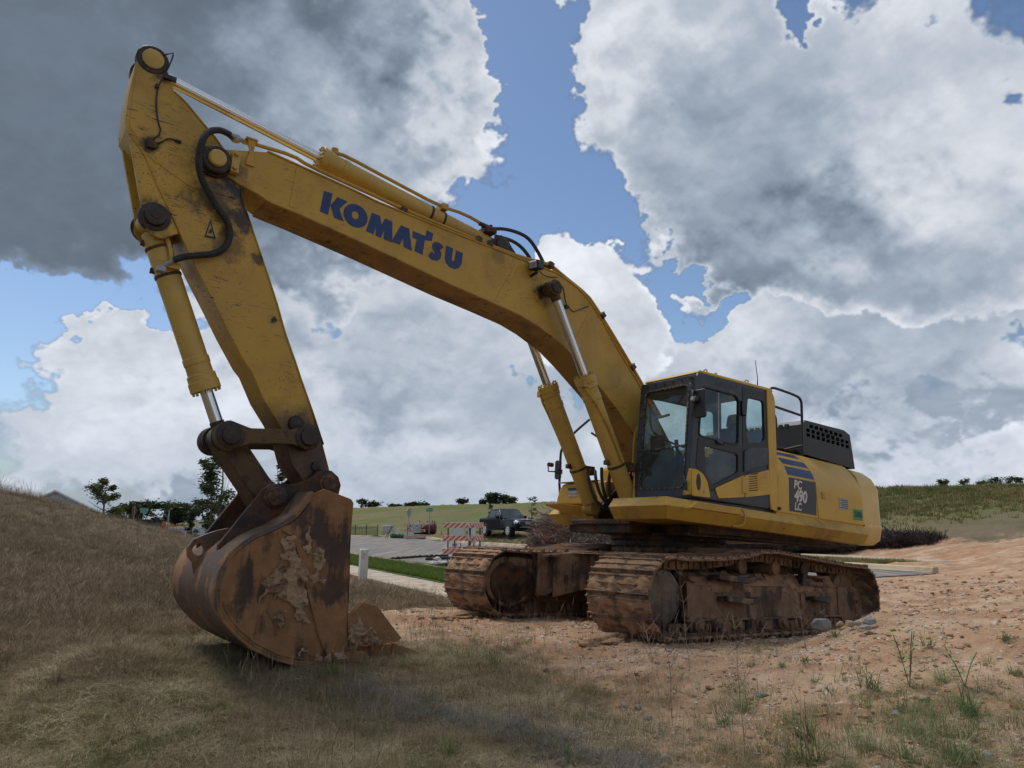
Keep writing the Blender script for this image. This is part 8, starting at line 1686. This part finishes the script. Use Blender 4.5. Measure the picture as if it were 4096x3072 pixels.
# ---- single weeds in the foreground
def weed(px, py, h_px, label, seed, kind='clump', spread=1.0, n=24, mat='weed'):
    g_ = ground_at(px, py); Hh = h_px * g_.y / FPX; r = random.Random(seed); root = empty('weed', (g_.x, g_.y, g_.z)); tag(root, label, 'weed', 'weeds growing on the clay in the foreground')
    m = MB()
    if kind == 'clump':
        for _ in range(int(n * 1.2)):
            a = r.choice((.4, 2.1, 2.9, 4.4, 5.3)) * 1.0 + seed + r.gauss(0, .55); ln = Hh * r.choice((.35, .55, .8, 1.05)) * r.uniform(.8, 1.2); lean = abs(r.gauss(.8, .5)) * spread + .1; dr = Vector((math.cos(a), math.sin(a), 0)); sd = Vector((-dr.y, dr.x, 0)); w_ = r.uniform(.0022, .0045); seg = 6; vs = []; b0 = Vector((r.gauss(0, 1), r.gauss(0, 1), 0)) * Hh * .13
            for k in range(seg + 1):
                t = k / seg; c = b0 + dr * ln * lean * t * (.5 + .5 * t) + Vector((0, 0, ln * (t - .42 * lean * t * t))); ww = w_ * (1 - t ** 2); vs += [c - sd * ww, c + Vector((0, 0, -ww * .35)), c + sd * ww]
            fs = [(3 * k + j, 3 * k + j + 1, 3 * k + j + 4, 3 * k + j + 3) for k in range(seg) for j in (0, 1)]; m.add(vs, fs)
        m.build('blades', MAT[mat], root)
    elif kind == 'leafy':
        st = MB()
        for s in range(3):
            a = r.uniform(0, 6.28); top_ = Vector((math.cos(a) * .10, math.sin(a) * .10, Hh * r.uniform(.75, 1))); P = [Vector((0, 0, 0)), top_ * .5 + Vector((0, 0, .03)), top_]; st.tube(P, .0035, 5, 1)
            for k in range(5):
                t = .3 + .15 * k; c = P[0].lerp(P[2], t) + Vector((0, 0, .02)); b = r.uniform(0, 6.28); dr = Vector((math.cos(b), math.sin(b), .5)).normalized(); sd = dr.cross(Vector((0, 0, 1))).normalized(); L = Hh * .32; m.add([c, c + dr * L * .4 + sd * .013, c + dr * L * .4 - sd * .013, c + dr * L + Vector((0, 0, -L * .45))], [(0, 1, 3, 2)])
        st.build('stem', MAT['weed'], root); m.build('leaf', MAT['weed'], root)
    else:  # dead branching stalk
        P = [Vector((0, 0, 0))]
        for k in range(8): P.append(P[-1] + Vector((r.uniform(-.014, .014) - .010, r.uniform(-.012, .012), Hh / 8)))
        m.tube(P, [.0032 - .0003 * k for k in range(9)], 5)
        for k in range(9 * 1, 8 * 3):
            p = P[min(8, 2 + k % 6)]; a = r.uniform(0, 6.28); q = p + Vector((math.cos(a) * .10, math.sin(a) * .10, .12)) * r.uniform(.5, 1.4); m.tube([p, p.lerp(q, .5) + Vector((0, 0, -.008)), q], [.0016, .0012, .0007], 4)
        m.build('stem', MAT['tall_straw'], root)
for i, (px, py, h_, k, sp, n, mt, lab) in enumerate((
    (3482, 2756, 130, 'clump', 1.1, 26, 'weed', 'grassy green weed left of the tall leafy one'), (3640, 2760, 240, 'leafy', 1, 0, 'weed', 'tallest leafy weed with drooping pointed leaves'), (3602, 2846, 110, 'clump', 1.2, 40, 'weed', 'dense low green tussock left of the sandy stone'),
    (3886, 2872, 170, 'clump', 1.3, 60, 'weed', 'widest green tussock near the right edge'), (3770, 2735, 90, 'clump', 1.6, 40, 'weed', 'flat sprawling green weed above the widest tussock'), (3860, 2750, 150, 'leafy', 1, 0, 'weed', 'single upright weed with narrow leaves near the right edge'),
    (3243, 3060, 170, 'clump', .8, 44, 'olive', 'yellowish green tuft at the bottom of the clay'), (3220, 2960, 150, 'clump', .7, 40, 'olive', 'yellowish tuft above the one at the bottom'), (3154, 3060, 80, 'clump', .6, 30, 'weed', 'small dark green tuft at the bottom, beside the yellowish one'),
    (2895, 2910, 130, 'clump', 1.0, 30, 'weed', 'pale green weed at the foot of the tall brown stalk'), (2984, 2850, 120, 'clump', 1.2, 30, 'weed', 'thin green weed spreading right of the tall brown stalk'), (3835, 3070, 210, 'clump', .9, 70, 'weed', 'big fresh green clump at the bottom right'),
    (3640, 3070, 180, 'clump', .8, 36, 'weed', 'green clump left of the big one at the bottom right'), (3129, 2680, 60, 'clump', 1.0, 18, 'weed', 'small weed alone in the middle of the clay'), (3217, 2650, 60, 'clump', 1.0, 20, 'weed', 'small weed next to the one alone in the middle'), (3337, 2548, 60, 'clump', 1.2, 24, 'weed', 'grass tuft below the rocks by the track'),
    (4019, 2575, 70, 'clump', 1.5, 24, 'weed', 'low weed at the right edge on the clay crest'), (3709, 2588, 90, 'clump', 1.2, 26, 'weed', 'weed on the clay crest behind the leafy one'), (3003, 2670, 70, 'clump', .9, 14, 'tall_straw', 'small dead brown weed right of the tall stalk'), (4056, 2700, 60, 'clump', 1.0, 16, 'weed', 'small weed near the right edge'), (3476, 2840, 60, 'clump', 1.0, 18, 'weed', 'tiny dark weed left of the low tussock'),
    (3260, 2730, 60, 'clump', 1.4, 14, 'weed', 'thin straggling weed left of the blue-grey stone'), (2311, 2905, 70, 'clump', .9, 26, 'fresh', 'bright green tuft in the dry grass left of the stones'), (2153, 2872, 60, 'clump', 1.0, 22, 'olive', 'small green tuft in the brown thatch'), (2207, 2985, 60, 'clump', .9, 26, 'weed', 'green tuft at the edge of the grey thatch'),
    (1795, 3036, 90, 'clump', .7, 30, 'fresh', 'bright green tuft at the bottom left of the grey thatch'), (2270, 3066, 100, 'clump', .3, 14, 'fresh', 'vivid green upright shoot at the bottom of the picture'), (1980, 2660, 90, 'clump', .7, 30, 'olive', 'olive tuft in the grass right of the bucket'), (1335, 2712, 60, 'clump', .8, 60, 'fresh', 'dark green tuft just in front of the bucket'), (1840, 3070, 60, 'clump', 1, 14, 'olive', 'little tuft at the lower edge'),
    (2984, 3075, 560, 'stalk', 1, 0, 'tall_straw', 'tall dead brown stalk standing before the near track'), (2690, 2905, 330, 'stalk', 1, 0, 'tall_straw', 'dead stalk left of the tall one'), (2640, 2800, 280, 'stalk', 1, 0, 'tall_straw', 'thin dead stalk below the drive sprocket'), (2760, 2700, 420, 'stalk', 1, 0, 'tall_straw', 'branching pale stalk in front of the track frame'), (3230, 2620, 230, 'stalk', 1, 0, 'tall_straw', 'short pale stalk in front of the rollers'))):
    weed(px, py, h_, lab, 200 + i, k, sp, n, mt)

# ---- soil squeezed up by the machine
for i, (X, Yy, Z, sx, sy, sz, lab) in enumerate(((-2.62, 1.48, .06, .26, .34, .24, 'heap of damp red soil piled against the rear end of the near track'), (-1.25, 1.98, .02, .22, .12, .11, 'small heap of red soil left of the largest boulder'), (2.62, 1.35, .0, .16, .45, .07, 'low ridge of crushed clay in front of the near track'), (2.62, -1.3, .0, .16, .45, .07, 'low ridge of crushed clay in front of the far track'))):
    p = M_MACHINE @ Vector((X, Yy, Z)); o = blob('soil_heap', p.x, p.y, p.z, sx, sy, sz, MAT['mud'], 60 + i, rz=2.44, sub=4, rough=.55); o.data.polygons.foreach_set('use_smooth', [True] * len(o.data.polygons)); tag(o, lab, 'soil heap')
